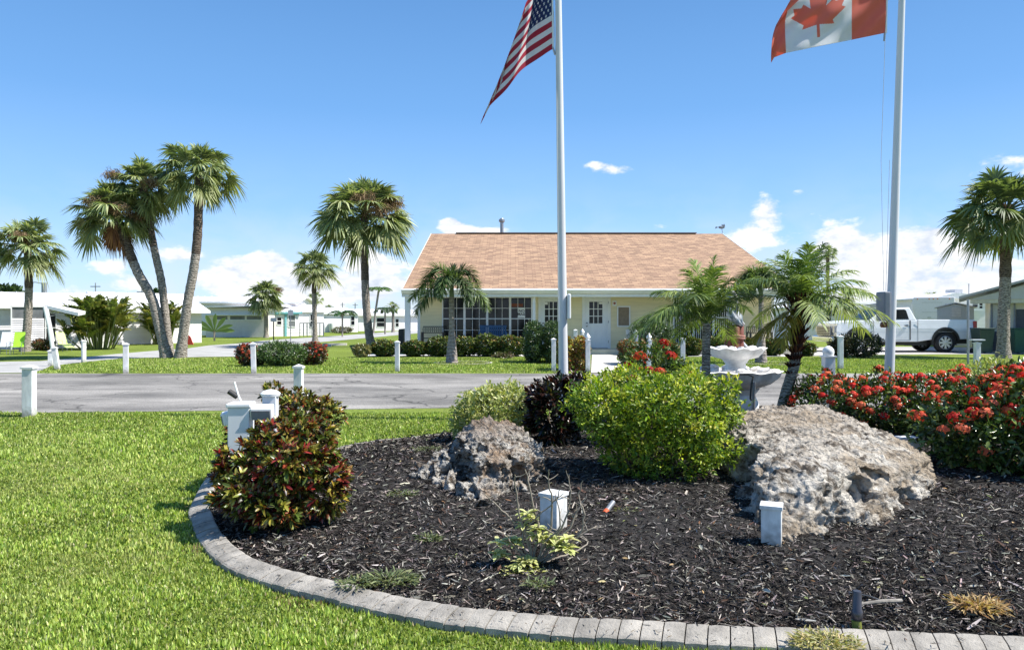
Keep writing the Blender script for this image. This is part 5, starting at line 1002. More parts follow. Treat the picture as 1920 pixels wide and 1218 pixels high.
# ================================================================ FEATHER PALMS IN THE ISLAND
DG = [(.11, .18, .045), (.20, .28, .065), (.36, .42, .16), (.06, .11, .03)]
def date_palm(name, label, base, path, rad, specs, seed, boots=0, dead=0, yellow=(), Lf=.26):
    r = rng(seed); base = Vector(base); t = thing(name, label, 'palm tree', base); pth = smooth_path([Vector(p) - base for p in path], 6); k = len(pth)
    MB().tube(pth, [rad * (1.15 - .2 * i / k) * (1 + .06 * math.sin(i * 3.1)) for i in range(k)], 14).build('trunk', TRUNKP, t, smooth=True); top = np.array(pth[-1]); S = Soup()
    fronds(S, r, top, specs, DG, 38, Lf, .0155, plum=.16, rach=.009, alpha=1.12, lgrav=.45, t0=.12, up=.12); S.build('crown', LEAF, t)
    if boots:
        B = Soup(); n = 560; idx = r.uniform(.50, 1, n) ** .9; pa = np.array([list(p) for p in pth]); ii = np.clip((idx * (k - 1)).astype(int), 0, k - 1); a = r.uniform(0, math.tau, n); prof = .4 + 1.3 * np.clip((idx - .5) * 2, 0, 1)
        D = np.stack([np.cos(a), np.sin(a), .5 + idx * .8], 1); B.leaves(pa[ii] + D * rad * .5, D, np.stack([-np.cos(a), -np.sin(a), np.ones(n)], 1), 0.125 * prof * r.uniform(.8, 1.5, n), .038, (0, .5, 1), (1, .8, .3), fold=.3, col=pal(r, n, [(.05, .02, .014), (.10, .04, .025), (.025, .015, .012), (.18, .09, .05)], [30, 18, 30, 5])); B.build('boots', DRY, t)
        MB().tube([p for p in pth[k // 2:]], [rad * (.95 + .25 * i / (k / 2)) for i in range(k - k // 2)], 12).build('fibre', FIBRE, t, smooth=True)
    if yellow:
        Y_ = Soup(); fronds(Y_, r, top, yellow, [(.38, .33, .04), (.30, .22, .03), (.20, .24, .04)], 40, Lf * .9, .013, plum=.15, rach=.008, lgrav=.5); Y_.build('yellow_frond', LEAF, t)
    return t
r = rng(91)
Y1 = 9.3; c1 = A(1325, 606, Y1)
sp = []
for i in range(28):
    f_ = i / 28; el = R(82 - 66 * f_ ** .9); az = i * 2.399 + r.normal(0, .15)
    if i > 15 and math.cos(az) > .1 and math.sin(az) < .6: continue
    sp.append((az, el + r.normal(0, .08), r.uniform(1.02, 1.28), .34 + .30 * f_ ** .7))
date_palm('date_palm', 'small date palm with green arching fronds left of the fountain', (c1.x, Y1, 0), [(c1.x + .005, Y1, 0), (c1.x - .01, Y1, .6), (c1.x, Y1, c1.z)], .052, sp, 92, Lf=.29)
Y2 = 9.0; b0 = A(1468, 760, Y2); t0_ = A(1502, 574, Y2); sp = []
for i in range(30):
    f_ = i / 30; el = R(82 - 66 * f_ ** .9); az = i * 2.399 + r.normal(0, .15)
    if i > 19 and math.cos(az) < -.3 and math.sin(az) < .5: continue
    sp.append((az, el + r.normal(0, .08), r.uniform(.95, 1.15), .28 + .28 * f_ ** .7))
sp += [(-.15, R(38), 1.0, .80)]
date_palm('date_palm', 'leaning date palm with shaggy dark trunk right of the fountain', (b0.x, Y2, 0), [(b0.x - .08, Y2, 0), (b0.x + .03, Y2, .45), (A(1492, 670, Y2).x, Y2, CAMH + (HZ - 670) / FPX * Y2), (t0_.x, Y2, t0_.z)], .062, sp, 93, boots=1, yellow=[(3.4, R(-18), .62, .3), (2.8, R(-25), .6, .2), (3.9, R(-30), .6, .25)])
# foxtail palms in front of the clubhouse
def foxtail(name, label, base, h, rb, rt, specs, seed, scale=1.0, cols=None, lean=0):
    r = rng(seed); t = thing(name, label, 'palm tree', base); n = 14; pts = [(lean * (i / n) ** 2, 0, h * i / n) for i in range(n + 1)]
    rads = [rt + (rb - rt) * max(0, 1 - (i / n) * 2.1) ** .8 * (1 if i else 1.05) for i in range(n + 1)]
    MB().tube(pts, rads, 16).build('trunk', TRUNKG, t, smooth=True)
    MB().tube([(lean, 0, h - .02), (lean, 0, h + .25 * scale), (lean, 0, h + .5 * scale)], [rt * .9, rt * .8, rt * .35], 12).build('crownshaft', M('crownshaft', (.20, .26, .14), .5, .25, 6), t, smooth=True)
    S = Soup(); fronds(S, r, np.array([lean, 0, h + .45 * scale]), specs, cols or [(.07, .12, .04), (.14, .21, .07), (.26, .33, .15), (.05, .08, .035)], 105, .40 * scale, .034 * scale, plum=1.3, rach=.018, alpha=1.15, lgrav=.22, t0=.16, up=0); S.build('crown', LEAF, t); return t
p = G(847, 681); sc_ = p.y / FPX; p.z = 0
foxtail('foxtail_palm', 'bottle trunk palm with drooping bushy fronds before the clubhouse', p, 2.05, .19, .085, [(3.2, 1.12, 2.1, .98), (2.75, .55, 1.7, .85), (.1, 1.12, 1.9, 1.0), (-.3, .35, 1.25, 1.0), (4.35, .95, 1.4, 1.15), (5.4, .75, 1.3, 1.2), (1.5, 1.2, 1.5, .9), (3.75, .25, 1.3, 1.0)], 101)
p = G(1427, 686); p.z = 0; p.y = 23.0; p.x = A(1427, 600, 23).x
foxtail('foxtail_palm', 'second bottle trunk palm behind the fountain statue', p, 2.1, .19, .075, [(3.2, 1.0, 1.3, .9), (.2, 1.0, 1.3, .9), (1.6, 1.1, 1.2, .9), (4.6, .9, 1.2, .9), (5.4, .6, 1.1, 1.0), (2.4, .6, 1.1, .9), (3.9, .5, 1.0, 1.0)], 102)
for (cx0, cy0, R0) in ((A(847, 681, G(847, 681).y).x + .35, G(847, 681).y, .85), (p.x + .25, 22.8, .8)):
    o = ringpatch('mulch_ring', (cx0, cy0), .02, R0, .011, M('ring_mulch', (.16, .14, .12), .95, .6, 25, bump=.6)); tag(o, 'round grey mulch patch at the foot of the %s bottle trunk palm' % ('left' if cx0 < 0 else 'right'), 'mulch'); o['kind'] = 'stuff'
    o = ringpatch('tree_ring', (cx0, cy0), R0, R0 + .06, .03, CONC); tag(o, 'pale concrete ring edging the mulch of the %s bottle trunk palm' % ('left' if cx0 < 0 else 'right'), 'edging')
# ================================================================ SABAL PALMS
MG = [(.09, .15, .04), (.13, .20, .055), (.19, .27, .09), (.06, .10, .03)]
def tr(pts, Y, Yt=None): 
    Yt = Yt or Y; n = len(pts) - 1; return [A(x, y, Y + (Yt - Y) * i / n) if i else Vector((A(x, y, Y).x, Y, 0)) for i, (x, y) in enumerate(pts)]
Y = G(48, 659).y; sabal('sabal_palm', 'fan palm at the far left beside the white home', tr([(47, 659), (52, 600), (54, 540), (52, 462)], Y), .17, 1.55, 201, 48, 0, 2)
Y = G(312, 672).y; K = Y / FPX
sabal('sabal_palm', 'leftmost leaning fan palm of the trio with a brown leaf skirt', tr([(313, 672), (300, 618), (285, 560), (258, 510), (238, 460), (214, 398)], Y), .17, 84 * K, 202, 52, 12, 3)
sabal('sabal_palm', 'middle leaning fan palm of the trio, partly hidden', tr([(318, 670), (311, 600), (303, 530), (292, 480), (282, 430), (268, 350)], Y + .35), .14, 76 * K, 203, 46, 1, 2)
sabal('sabal_palm', 'tallest rightmost fan palm of the trio, leaning right', tr([(338, 671), (346, 610), (353, 560), (364, 500), (371, 430), (373, 322)], Y - .1), .165, 82 * K, 204, 46, 0, 0, low=-38)
Y = G(694, 650).y; K = Y / FPX; sabal('sabal_palm', 'tall fan palm standing left of the clubhouse', tr([(697, 655), (691, 620), (686, 560), (684, 500), (683, 402)], Y), .21, 95 * K, 205, 62, 0, 3)
Y = G(591, 642).y; K = Y / FPX; sabal('sabal_palm', 'mid sized fan palm on the lawn beyond the flower bed', tr([(591, 642), (590, 600), (589, 550), (589, 502)], Y), .15, 48 * K, 206, 48, 4, 0)
Y = G(498, 633).y; K = Y / FPX; sabal('sabal_palm', 'short dense fan palm beside the teal trimmed home', tr([(499, 633), (499, 600), (498, 552)], Y), .16, 41 * K, 207, 52, 0, 1, low=-50)
Y = 26.0; K = Y / FPX; sabal('sabal_palm', 'large dark fan palm at the right edge before the gabled house', tr([(1881, 668), (1882, 600), (1885, 520), (1886, 398)], Y), .20, 108 * K, 208, 50, 0, 0, cc=[(.08, .12, .05), (.12, .17, .07), (.20, .25, .11)])
def far_palm(px, py, pb, Y, rpx, label, seed): K = Y / FPX; sabal('sabal_palm', label, tr([(px, 612), (px, (py + 612) / 2), (px, py + rpx * .2)], Y), .15, rpx * K, seed, 26, 0, 0, group='small palms in the distance', seg=14)
far_palm(592, 556, 0, 80, 19, 'small distant fan palm behind the mid sized palm trunk', 210); far_palm(617, 577, 0, 90, 15, 'smaller distant fan palm just right of the one behind the trunk', 211)
far_palm(737, 573, 0, 75, 17, 'distant fan palm just left of the clubhouse corner', 212); far_palm(1552, 470, 0, 60, 24, 'fan palm peeping out behind the leaning date palm', 213); far_palm(1590, 552, 0, 60, 22, 'distant fan palm right of the leaning date palm', 214)
far_palm(1747, 556, 0, 75, 22, 'dark palm top behind the white camper', 215); far_palm(1648, 553, 0, 90, 8, 'tiny distant palm behind the right flagpole', 216)
def tuft(name, label, base, h, specs, seed, cols, leafL, trunk=.06, lw=.03, group=None, lean=0, nl=22):
    t = thing(name, label, 'palm tree', base, group=group); r = rng(seed); MB().tube([(0, 0, 0), (lean * .4, 0, h * .5), (lean, 0, h)], trunk, 8).build('trunk', TRUNKG, t, smooth=True); S = Soup(); fronds(S, r, np.array([lean, 0, h]), specs, cols, nl, leafL, lw, plum=.2, rach=trunk * .35, alpha=.95, lgrav=.4); S.build('crown', LEAF, t)
Y = 56; b = A(642, 620, Y); b.z = 0; tuft('coconut_palm', 'small feather palm in front of the distant white home', b, 1.7, [(i * .9, .75 - .12 * (i % 3), 1.25, .55) for i in range(9)], 301, [(.04, .10, .03), (.07, .15, .04)], .4, lw=.06)
Y = 70; b = A(700, 610, Y); b.z = 0; tuft('queen_palm', 'tall thin feather palm beyond the left of the clubhouse', b, 4.0, [(i * .8, .7, 1.5, .6) for i in range(9)], 302, [(.09, .16, .05), (.12, .2, .07)], .5, .1, .07, lean=.5)
Y = 66; b = A(722, 610, Y); b.z = 0; tuft('queen_palm', 'drooping dark feather palm beside the distant hedge', b, 2.2, [(i * 1.0, .6, 1.3, .8) for i in range(7)], 303, [(.05, .09, .04)], .4, .08, .06)
# arecas: many stems from one clump
def areca(name, label, base, h, w, n, seed, cols):
    t = thing(name, label, 'palm clump', base); r = rng(seed); S = Soup(); T = Soup()
    for i in range(n):
        a = r.uniform(0, math.tau); q = r.uniform(0, w * .3); s0 = np.array([q * math.cos(a), q * math.sin(a), 0]); hh = h * r.uniform(.15, .62); e = s0 * 1.8 + np.array([0, 0, hh]); T.tube([s0, (s0 + e) / 2, e], .035, .025, (.22, .24, .08), 5)
        fronds(S, r, e, [(a + r.normal(0, 1.1), r.uniform(.8, 1.45), h * r.uniform(.30, .44), r.uniform(.25, .5)) for _ in range(5)], cols, 24, h * .12, .045, plum=.2, rach=.014, alpha=.8, lgrav=.3)
    T.build('stem', DRY, t); S.build('crown', LEAF, t)
AC = [(.14, .20, .05), (.22, .28, .07), (.36, .38, .10), (.07, .12, .03), (.40, .34, .10)]
p = A(186, 640, 33.5); areca('areca_palm', 'big bushy areca palm clump in front of the white home', (p.x, 33.5, 0), 2.75, 2.3, 52, 310, AC)
p = A(306, 640, 40); areca('areca_palm', 'areca clump behind the leaning palm trio', (p.x, 40, 0), 2.7, 2.0, 34, 311, AC)
# traveller's palm: paddle leaves
p = A(402, 632, 46); t = thing('banana_plant', 'young banana plant with splayed paddle leaves at the garage corner', 'plant', (p.x, 46, 0)); S = Soup(); r = rng(312)
for a in (-1.3, -.85, -.35, .1, .6, 1.15, 1.5): S.leaves(np.array([[0, 0, .55]]), np.array([[math.sin(a), -.1, math.cos(a) * .8 + .15]]), np.array([[0, -1, .3]]), 1.35, .28, (0, .3, .6, .85, 1), (.08, .5, 1, .8, .1), grav=.15, fold=.2, col=[(.16, .24, .07)])
S.build('foliage', LEAF, t); MB().tube([(0, 0, 0), (0, 0, .65)], .06, 8).build('stem', TRUNKG, t)
# ================================================================ HEDGES AND SHRUBS ROUND THE CLUBHOUSE
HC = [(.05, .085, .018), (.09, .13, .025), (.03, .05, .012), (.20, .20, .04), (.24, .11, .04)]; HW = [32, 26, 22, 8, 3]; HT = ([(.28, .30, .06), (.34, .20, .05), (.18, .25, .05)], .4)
def hedge(px, top, base, wpx, label, seed, cols=HC, wt=HW, tip=HT, n=360, Y=None, name='hedge_shrub', group='round shrubs along the clubhouse front', L=.085, W=.035, style='rosette', depth=1.0, box=False, ros=6, flowers=None, mat=WAXY):
    b = G(px, base) if Y is None else A(px, base, Y); b.z = 0; K = b.y / FPX; w = wpx * K / 2; h = CAMH + (HZ - top) * K - L * .8; b.y += w * depth
    bl = [(0, 0, h * .55, w, w * depth, h * .47)] if not box else [(x * w * .55, y * w * depth * .55, h * z, w * .5, w * depth * .5, h * .30) for x in (-1, 1) for y in (-1, 0, 1) for z in (.32, .70)]
    if not box: bl += [(w * .35 * math.cos(seed), -w * .2, h * .6, w * .7, w * .7, h * .38), (-w * .4 * math.cos(seed), 0, h * .45, w * .65, w * .7, h * .42), (0, 0, h * .5, w * .85, w * depth * .8, h * .46), (0, -w * depth * .4, h * .72, w * .9, w * depth * .5, h * .24)]
    return bush(name, label, 'shrub', b, bl, n, L, W, cols, wt, seed, style, ros, mat, group=group, stems=4, tipcol=tip, flowers=flowers, inner=.4, lump=.05 if box else .13, ts=(0, .5, 1), ws=(.3, 1, .1))
row = [(718, 636, 669, 52, 'reddish shrub right of the tall palm foot'), (776, 637, 669, 50, 'orange tinged shrub beneath the iron bench corner'), (822, 630, 669, 54, 'dark green shrub left of the bottle trunk palm'), (869, 629, 669, 54, 'shrub just right of the bottle trunk'), (913, 625, 669, 58, 'roundest green shrub below the blue bench'), (957, 627, 669, 58, 'yellow topped shrub before the big tall hedge'), (1300, 630, 668, 36, 'shrub just right of the clipped green hedge post'), (1345, 630, 668, 40, 'shrub between the date palm trunk and the fountain'), (1405, 632, 668, 36, 'shrub hidden behind the fountain statue'), (1455, 634, 668, 44, 'shrub left of the shaggy palm trunk'), (1515, 640, 668, 40, 'olive shrub right of the shaggy palm trunk')]
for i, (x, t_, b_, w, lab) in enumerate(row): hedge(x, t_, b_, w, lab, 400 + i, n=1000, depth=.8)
hedge(676, 643, 670, 34, 'thin pale yellow shrub at the foot of the tall fan palm', 420, cols=[(.34, .30, .12), (.25, .22, .09), (.14, .15, .05)], wt=None, tip=None, n=220, group=None)
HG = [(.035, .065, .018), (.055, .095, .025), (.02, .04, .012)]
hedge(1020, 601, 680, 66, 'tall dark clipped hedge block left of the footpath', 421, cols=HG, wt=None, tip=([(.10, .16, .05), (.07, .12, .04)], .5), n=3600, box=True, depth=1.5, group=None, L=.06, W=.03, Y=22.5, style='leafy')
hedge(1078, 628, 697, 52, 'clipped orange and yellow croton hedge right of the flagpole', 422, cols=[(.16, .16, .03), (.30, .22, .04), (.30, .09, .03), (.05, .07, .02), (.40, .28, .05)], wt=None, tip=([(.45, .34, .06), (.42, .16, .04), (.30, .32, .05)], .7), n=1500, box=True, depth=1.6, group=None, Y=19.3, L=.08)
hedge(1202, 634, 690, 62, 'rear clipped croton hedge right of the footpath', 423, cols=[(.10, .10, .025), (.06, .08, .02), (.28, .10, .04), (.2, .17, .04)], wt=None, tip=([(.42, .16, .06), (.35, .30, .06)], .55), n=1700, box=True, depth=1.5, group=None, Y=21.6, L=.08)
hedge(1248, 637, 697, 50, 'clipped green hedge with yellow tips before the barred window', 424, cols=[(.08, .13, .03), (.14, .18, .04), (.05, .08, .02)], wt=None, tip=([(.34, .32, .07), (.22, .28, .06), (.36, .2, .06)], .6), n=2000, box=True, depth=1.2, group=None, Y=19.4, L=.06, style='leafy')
hedge(1228, 598, 660, 78, 'big dark round bush against the wall beside the notice board', 425, cols=HG, wt=None, tip=([(.08, .14, .04)], .5), n=1100, depth=.8, group=None, Y=27.3, L=.07, style='leafy')
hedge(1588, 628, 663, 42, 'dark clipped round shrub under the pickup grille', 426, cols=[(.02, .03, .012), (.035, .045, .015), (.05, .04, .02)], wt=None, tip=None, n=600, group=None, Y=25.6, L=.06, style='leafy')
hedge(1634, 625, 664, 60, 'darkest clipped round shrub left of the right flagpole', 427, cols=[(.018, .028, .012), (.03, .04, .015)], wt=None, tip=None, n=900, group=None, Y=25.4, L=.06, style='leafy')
hedge(458, 645, 688, 38, 'red flowering shrub at the left of the small island bed', 430, cols=[(.05, .07, .02), (.10, .03, .02), (.03, .04, .015)], wt=None, tip=None, group=None, flowers=(45, .055, [(.5, .06, .03), (.6, .16, .08)]), style='leafy', n=500, L=.06, W=.028)
hedge(520, 641, 688, 92, 'leafy green shrub in the middle of the small island bed', 431, cols=[(.06, .11, .03), (.10, .17, .045), (.16, .24, .07), (.04, .07, .02)], wt=None, tip=None, group=None, style='leafy', n=1500, L=.07, W=.022, depth=.6)
hedge(580, 644, 686, 52, 'red flowering shrub at the right of the small island bed', 432, cols=[(.05, .07, .02), (.10, .03, .02), (.03, .04, .015)], wt=None, tip=None, group=None, flowers=(60, .055, [(.5, .06, .03), (.6, .18, .09)]), style='leafy', n=700, L=.06, W=.028)
hedge(443 + 30, 655, 687, 30, 'brownish shrub between the left red shrub and green shrub', 433, cols=[(.10, .08, .03), (.06, .07, .02)], wt=None, tip=None, group=None, style='leafy', n=300)
hedge(944, 661, 672, 34, 'tiny scruffy tuft in the lawn before the yellow topped shrub', 434, cols=[(.16, .11, .07), (.10, .12, .04)], wt=None, tip=None, group=None, style='leafy', n=160, depth=.5)
hedge(70, 636, 657, 34, 'low dark shrub at the foot of the far left palm', 435, cols=[(.04, .06, .02), (.10, .10, .03), (.3, .12, .05)], wt=None, tip=None, group=None, style='leafy', n=350)
hedge(162, 622, 651, 38, 'bright yellow green garden shrub in front of the areca clump', 436, cols=[(.16, .26, .04), (.28, .36, .07), (.08, .14, .03)], wt=None, tip=None, group=None, style='leafy', n=450)
hedge(729, 600, 618, 26, 'distant round green shrub near the clubhouse corner', 437, cols=[(.05, .11, .03), (.10, .18, .05)], wt=None, tip=None, group=None, style='leafy', n=400, L=.14, W=.06)
hedge(680, 600, 619, 26, 'distant yellow green shrub just left of the tall palm trunk', 438, cols=[(.12, .18, .04), (.2, .26, .07)], wt=None, tip=None, group=None, style='leafy', n=300, L=.14, W=.06)
hedge(640, 612, 624, 40, 'distant low mixed shrub before the far white home', 439, cols=[(.12, .16, .06), (.2, .14, .1)], wt=None, tip=None, group=None, style='leafy', n=300, L=.12, W=.05, depth=.4)
hedge(614, 598, 622, 16, 'distant tall leafy shrub by the railing', 440, cols=[(.10, .15, .05), (.16, .20, .06)], wt=None, tip=None, group=None, style='leafy', n=250, L=.12, W=.05)
# far trees above the roofs
def far_tree(px, top, Y, wpx, label, seed): 
    K = Y / FPX; b = A(px, 600, Y); b.z = 0; h = CAMH + (HZ - top) * K; w = wpx * K / 2; r = rng(seed)
    t = thing('tree', label, 'tree', b, group='trees on the skyline'); S = Soup(); n = 700; u = nrm(r.normal(0, 1, (n, 3))); P = u * np.array([w, w * .7, h * .28]) * r.uniform(.5, 1.05, (n, 1)) + np.array([0, 0, h * .72]); S.leaves(P, u + r.normal(0, .6, (n, 3)), r.normal(0, 1, (n, 3)), .5, .28, (0, .5, 1), (.4, 1, .2), col=pal(r, n, [(.05, .09, .03), (.08, .13, .04), (.03, .06, .02)])); S.build('crown', LEAF, t); MB().tube([(0, 0, 0), (0, 0, h * .6)], .2, 8).build('trunk', TRUNK, t)
far_tree(15, 537, 75, 60, 'low dark tree top behind the far left roof', 450); far_tree(292, 545, 80, 26, 'small tree top above the roof between the palm trio trunks', 451); far_tree(700, 592, 140, 40, 'far tree line fragment left of the clubhouse', 452); far_tree(540, 562, 90, 26, 'small tree top right of the short dense palm', 453); far_tree(1540, 572, 90, 50, 'far tree mass behind the leaning date palm', 454)
# ================================================================ HOMES
HW_ = M('home_white', (.83, .80, .81), .55, .08, 2.5, stretch=(.4, .4, 2)); ROOFW = M('roof_white', (.86, .84, .85), .6, .10, 2, stretch=(2, .3, 1)); SHADE = M('home_trim', (.55, .56, .57), .6)
TEAL = M('teal_trim', (.16, .42, .45), .6, .1); SCREEN = M('screen_grey', (.18, .19, .20), .6, .3, 3)
def win(par, x0, x1, z0, z1, y, n=1, mat=GLASS, fr=.05, mid=True):
    m = MB(); m.box(x0 - fr, x0, y - .03, y + .01, z0 - fr, z1 + fr); m.box(x1, x1 + fr, y - .03, y + .01, z0 - fr, z1 + fr); m.box(x0, x1, y - .03, y + .01, z1, z1 + fr); m.box(x0, x1, y - .04, y + .01, z0 - fr, z0)
    if mid: zc = (z0 + z1) / 2; m.box(x0, x1, y - .025, y - .002, zc - .02, zc + .02)
    f = m.build('window', WHITE, par); MB().box(x0, x1, y - .001, y + .006, z0, z1).build('pane', mat, f); return f
def home(name, label, p1, p2, H, depth, rise, wmat=HW_, wins=(), ov=.35, trim=None, doors=(), awn=(), siding=True, ribs=True, roofmat=ROOFW, skirt=True):
    d = p2 - p1; L = math.hypot(d.x, d.y); t = thing(name, label, 'house', (p1.x, p1.y, 0), math.atan2(d.y, d.x))
    m = MB(); z = 0.0; k = 0
    while z < H - 1e-3:
        z2 = min(z + .25, H); o_ = .012 if siding else 0; m.add([(0, -o_, z), (L, -o_, z), (L, 0, z2), (0, 0, z2)], [(0, 1, 2, 3)]); z = z2
    m.add([(0, 0, 0), (0, depth, 0), (0, depth, H), (0, depth / 2, H + rise * .9), (0, 0, H)], [(0, 1, 2, 3, 4)]); m.add([(L, 0, 0), (L, depth, 0), (L, depth, H), (L, depth / 2, H + rise * .9), (L, 0, H)], [(4, 3, 2, 1, 0)]); m.add([(0, depth, 0), (L, depth, 0), (L, depth, H), (0, depth, H)], [(0, 1, 2, 3)])
    m.build('wall', wmat, t)
    m = MB(); a, b = -ov, L + ov; s = rise / (depth / 2)
    for sg in (0, 1):
        ya = -ov if sg == 0 else depth + ov; zz = H - s * ov + .06; m.add([(a, ya, zz), (b, ya, zz), (b, depth / 2, H + rise + .06), (a, depth / 2, H + rise + .06), (a, ya, zz - .05), (b, ya, zz - .05), (b, depth / 2, H + rise), (a, depth / 2, H + rise)], [(0, 1, 2, 3), (4, 7, 6, 5), (0, 4, 5, 1), (1, 5, 6, 2), (3, 2, 6, 7), (0, 3, 7, 4)])
    if ribs:
        x = a + .3
        while x < b: 
            m.add([(x - .02, -ov, H - s * ov + .061), (x + .02, -ov, H - s * ov + .061), (x + .02, depth / 2, H + rise + .061), (x - .02, depth / 2, H + rise + .061), (x, -ov, H - s * ov + .10), (x, depth / 2, H + rise + .10)], [(0, 4, 5, 3), (4, 1, 2, 5), (0, 1, 4)]); x += .6
    m.build('roof', roofmat, t); MB().box(a, b, -ov - .03, -ov - .002, H - s * ov - .08, H - s * ov + .07).build('fascia', trim or WHITE, t)
    for w in wins: win(t, *w[:4], -.014, mat=w[4] if len(w) > 4 else GLASS)
    for (x0, x1) in doors: dd = MB().box(x0, x1, -.04, -.014, .1, 2.05).build('door', WHITE2, t); MB().box(x0 + .15, x1 - .15, -.046, -.041, 1.1, 1.85).build('pane', GLASS, dd)
    for (x0, x1, z0, z1, out) in awn:
        m = MB(); n = max(2, int((x1 - x0) / .12))
        for i in range(n): xa = x0 + (x1 - x0) * i / n; xb = x0 + (x1 - x0) * (i + 1) / n; zz = .012 * (i % 2); m.add([(xa, -.02, z1 + zz), (xb, -.02, z1 + zz), (xb, -out, z0 + zz), (xa, -out, z0 + zz), (xa, -.02, z1 - .02), (xb, -.02, z1 - .02), (xb, -out, z0 - .02), (xa, -out, z0 - .02)], [(0, 3, 2, 1), (4, 5, 6, 7), (3, 7, 6, 2), (0, 1, 5, 4)])
        m.build('awning', WHITE, t)
    return t, L
# far left home: screened porch wall, ridge low
def GG(px, py): v = G(px, py); v.z = 0; return v
def AY(px, Y): v = A(px, 0, Y); v.z = 0; return v
def ROW(px0, Y0, px1, th=36):
    t = math.tan(R(th)); p = AY(px0, Y0); k = (px1 - 960) / FPX; Y1 = (Y0 - t * p.x) / (1 - t * k); return p, AY(px1, Y1)
h1, L1 = home('mobile_home', 'long white home at the far left with big dark window and louvred porch', *ROW(-190, 31.5, 206, 34), 1.98, 6, .62, wins=[(4.9, 5.65, .3, 1.6, BLACK)])
h2, L2 = home('mobile_home', 'white home wall with areca shadows behind the palm trio', *ROW(212, 39.5, 378, 48), 1.88, 5.5, .92)
# garage / carport end facing the road
Yg = G(440, 632).y; gx0, gx1 = A(386, 0, Yg).x, A(497, 0, Yg).x; gw = gx1 - gx0
gh = thing('garage', 'off white garage end wall with a strip of dark high windows', 'garage', (gx0, Yg, 0))
OFFW = M('off_white_wall', (.68, .645, .59), .7, .08, 3); H_ = CAMH + (HZ - 577) / FPX * Yg
MB().box(0, gw, 0, 7, 0, H_).build('wall', OFFW, gh); m = MB(); m.add([(-.5, -.6, H_ + .03), (gw + .5, -.6, H_ + .18), (gw + .5, 7.3, H_ + .18), (-.5, 7.3, H_ + .03), (-.5, -.6, H_ + .0), (gw + .5, -.6, H_ + .13), (gw + .5, 7.3, H_ + .13), (-.5, 7.3, H_ + .0)], [(0, 1, 2, 3), (4, 7, 6, 5), (0, 4, 5, 1), (1, 5, 6, 2), (3, 2, 6, 7), (0, 3, 7, 4)]); m.build('roof', WHITE, gh)
for a, b in ((.14, .37), (.41, .66), (.69, .94)): win(gh, gw * a, gw * b, CAMH + (HZ - 599) / FPX * Yg, CAMH + (HZ - 592) / FPX * Yg, -.002, mat=SCREEN, mid=False)
m = MB(); za, zb = CAMH + (HZ - 590) / FPX * Yg, CAMH + (HZ - 582) / FPX * Yg; m.add([(.1, -.01, zb), (gw * .98, -.01, zb), (gw * .98, -.45, za), (.1, -.45, za), (.1, -.01, zb - .03), (gw * .98, -.01, zb - .03), (gw * .98, -.45, za - .03), (.1, -.45, za - .03)], [(0, 3, 2, 1), (4, 5, 6, 7), (3, 7, 6, 2), (0, 1, 5, 4), (1, 2, 6, 5), (0, 4, 7, 3)]); m.build('awning', WHITE, gh)
Yr = Yg + 4; hr, _ = home('mobile_home', 'long white roofed home rising behind the garage', Vector((gx0 - 6, Yr + 2, 0)), Vector((gx1 + .4, Yr + 2.5, 0)), 2.75, 6, .45, siding=False)
def hz(py, Y): return CAMH + (HZ - py) / FPX * Y
Yt = 58; q = lambda px: (px - 490) * Yt / FPX
tl, Lt = home('mobile_home', 'white home with turquoise trim behind the golf cart', *ROW(490, Yt - 1, 560), hz(585, Yt), 6, .62, trim=TEAL, wins=[(q(498), q(506), .75, 1.5), (q(519), q(527), hz(608, Yt), hz(595, Yt)), (q(541), q(553), hz(612, Yt), hz(591, Yt), SCREEN)], ov=.2)
m = MB(); m.box(0, Lt, -.09, -.02, hz(590, Yt), hz(585.5, Yt)); [m.box(q(x), q(x) + .16, -.09, -.02, 0, hz(590, Yt)) for x in (491, 511, 533)]; m.build('trim', TEAL, tl)
Yt2 = 61; home('mobile_home', 'white porch extension between the turquoise home and the mid sized palm', *ROW(559, Yt2 - 1, 607), hz(583, Yt2), 6, .5, wins=[(1.0, 1.15, .7, 1.7), (1.35, 1.5, .7, 1.7)], ov=.15)
Yu = 76; q = lambda px: (px - 605) * Yu / FPX; home('mobile_home', 'distant white home with a grey soffit and two dark windows', *ROW(605, Yu - 2, 671), hz(587, Yu), 7, .55, wins=[(q(612), q(630), hz(590.5, Yu), hz(588, Yu), SCREEN), (q(660), q(667), hz(609, Yu), hz(593, Yu))], trim=WHITE, ov=.2)
Yu = 84; q = lambda px: (px - 672) * Yu / FPX; home('mobile_home', 'farthest white home just left of the clubhouse', *ROW(672, Yu - 2, 790, 30), hz(590, Yu), 7, .6, wins=[(q(707), q(722), hz(612, Yu), hz(596, Yu)), (q(744), q(750), hz(612, Yu), hz(598, Yu))], ov=.3)
# porch of the teal home: railing
p = A(590, 623, 62); t = thing('porch_railing', 'thin dark railing in front of the distant white porch', 'railing', (A(562, 600, 56).x, 56, 0)); m = MB(); W_ = 45 * 56 / FPX; m.box(0, W_, -.02, .02, 1.02, 1.07); [m.box(W_ * i / 6 - .02, W_ * i / 6 + .02, -.02, .02, 0, 1.05) for i in range(7)]; m.build('rail', GREYP, t)
m = MB(); [m.box(i * .25, i * .25 + .04, -.012, .012, .1, 1.02) for i in range(8)]; m.build('baluster', GREYP, t)
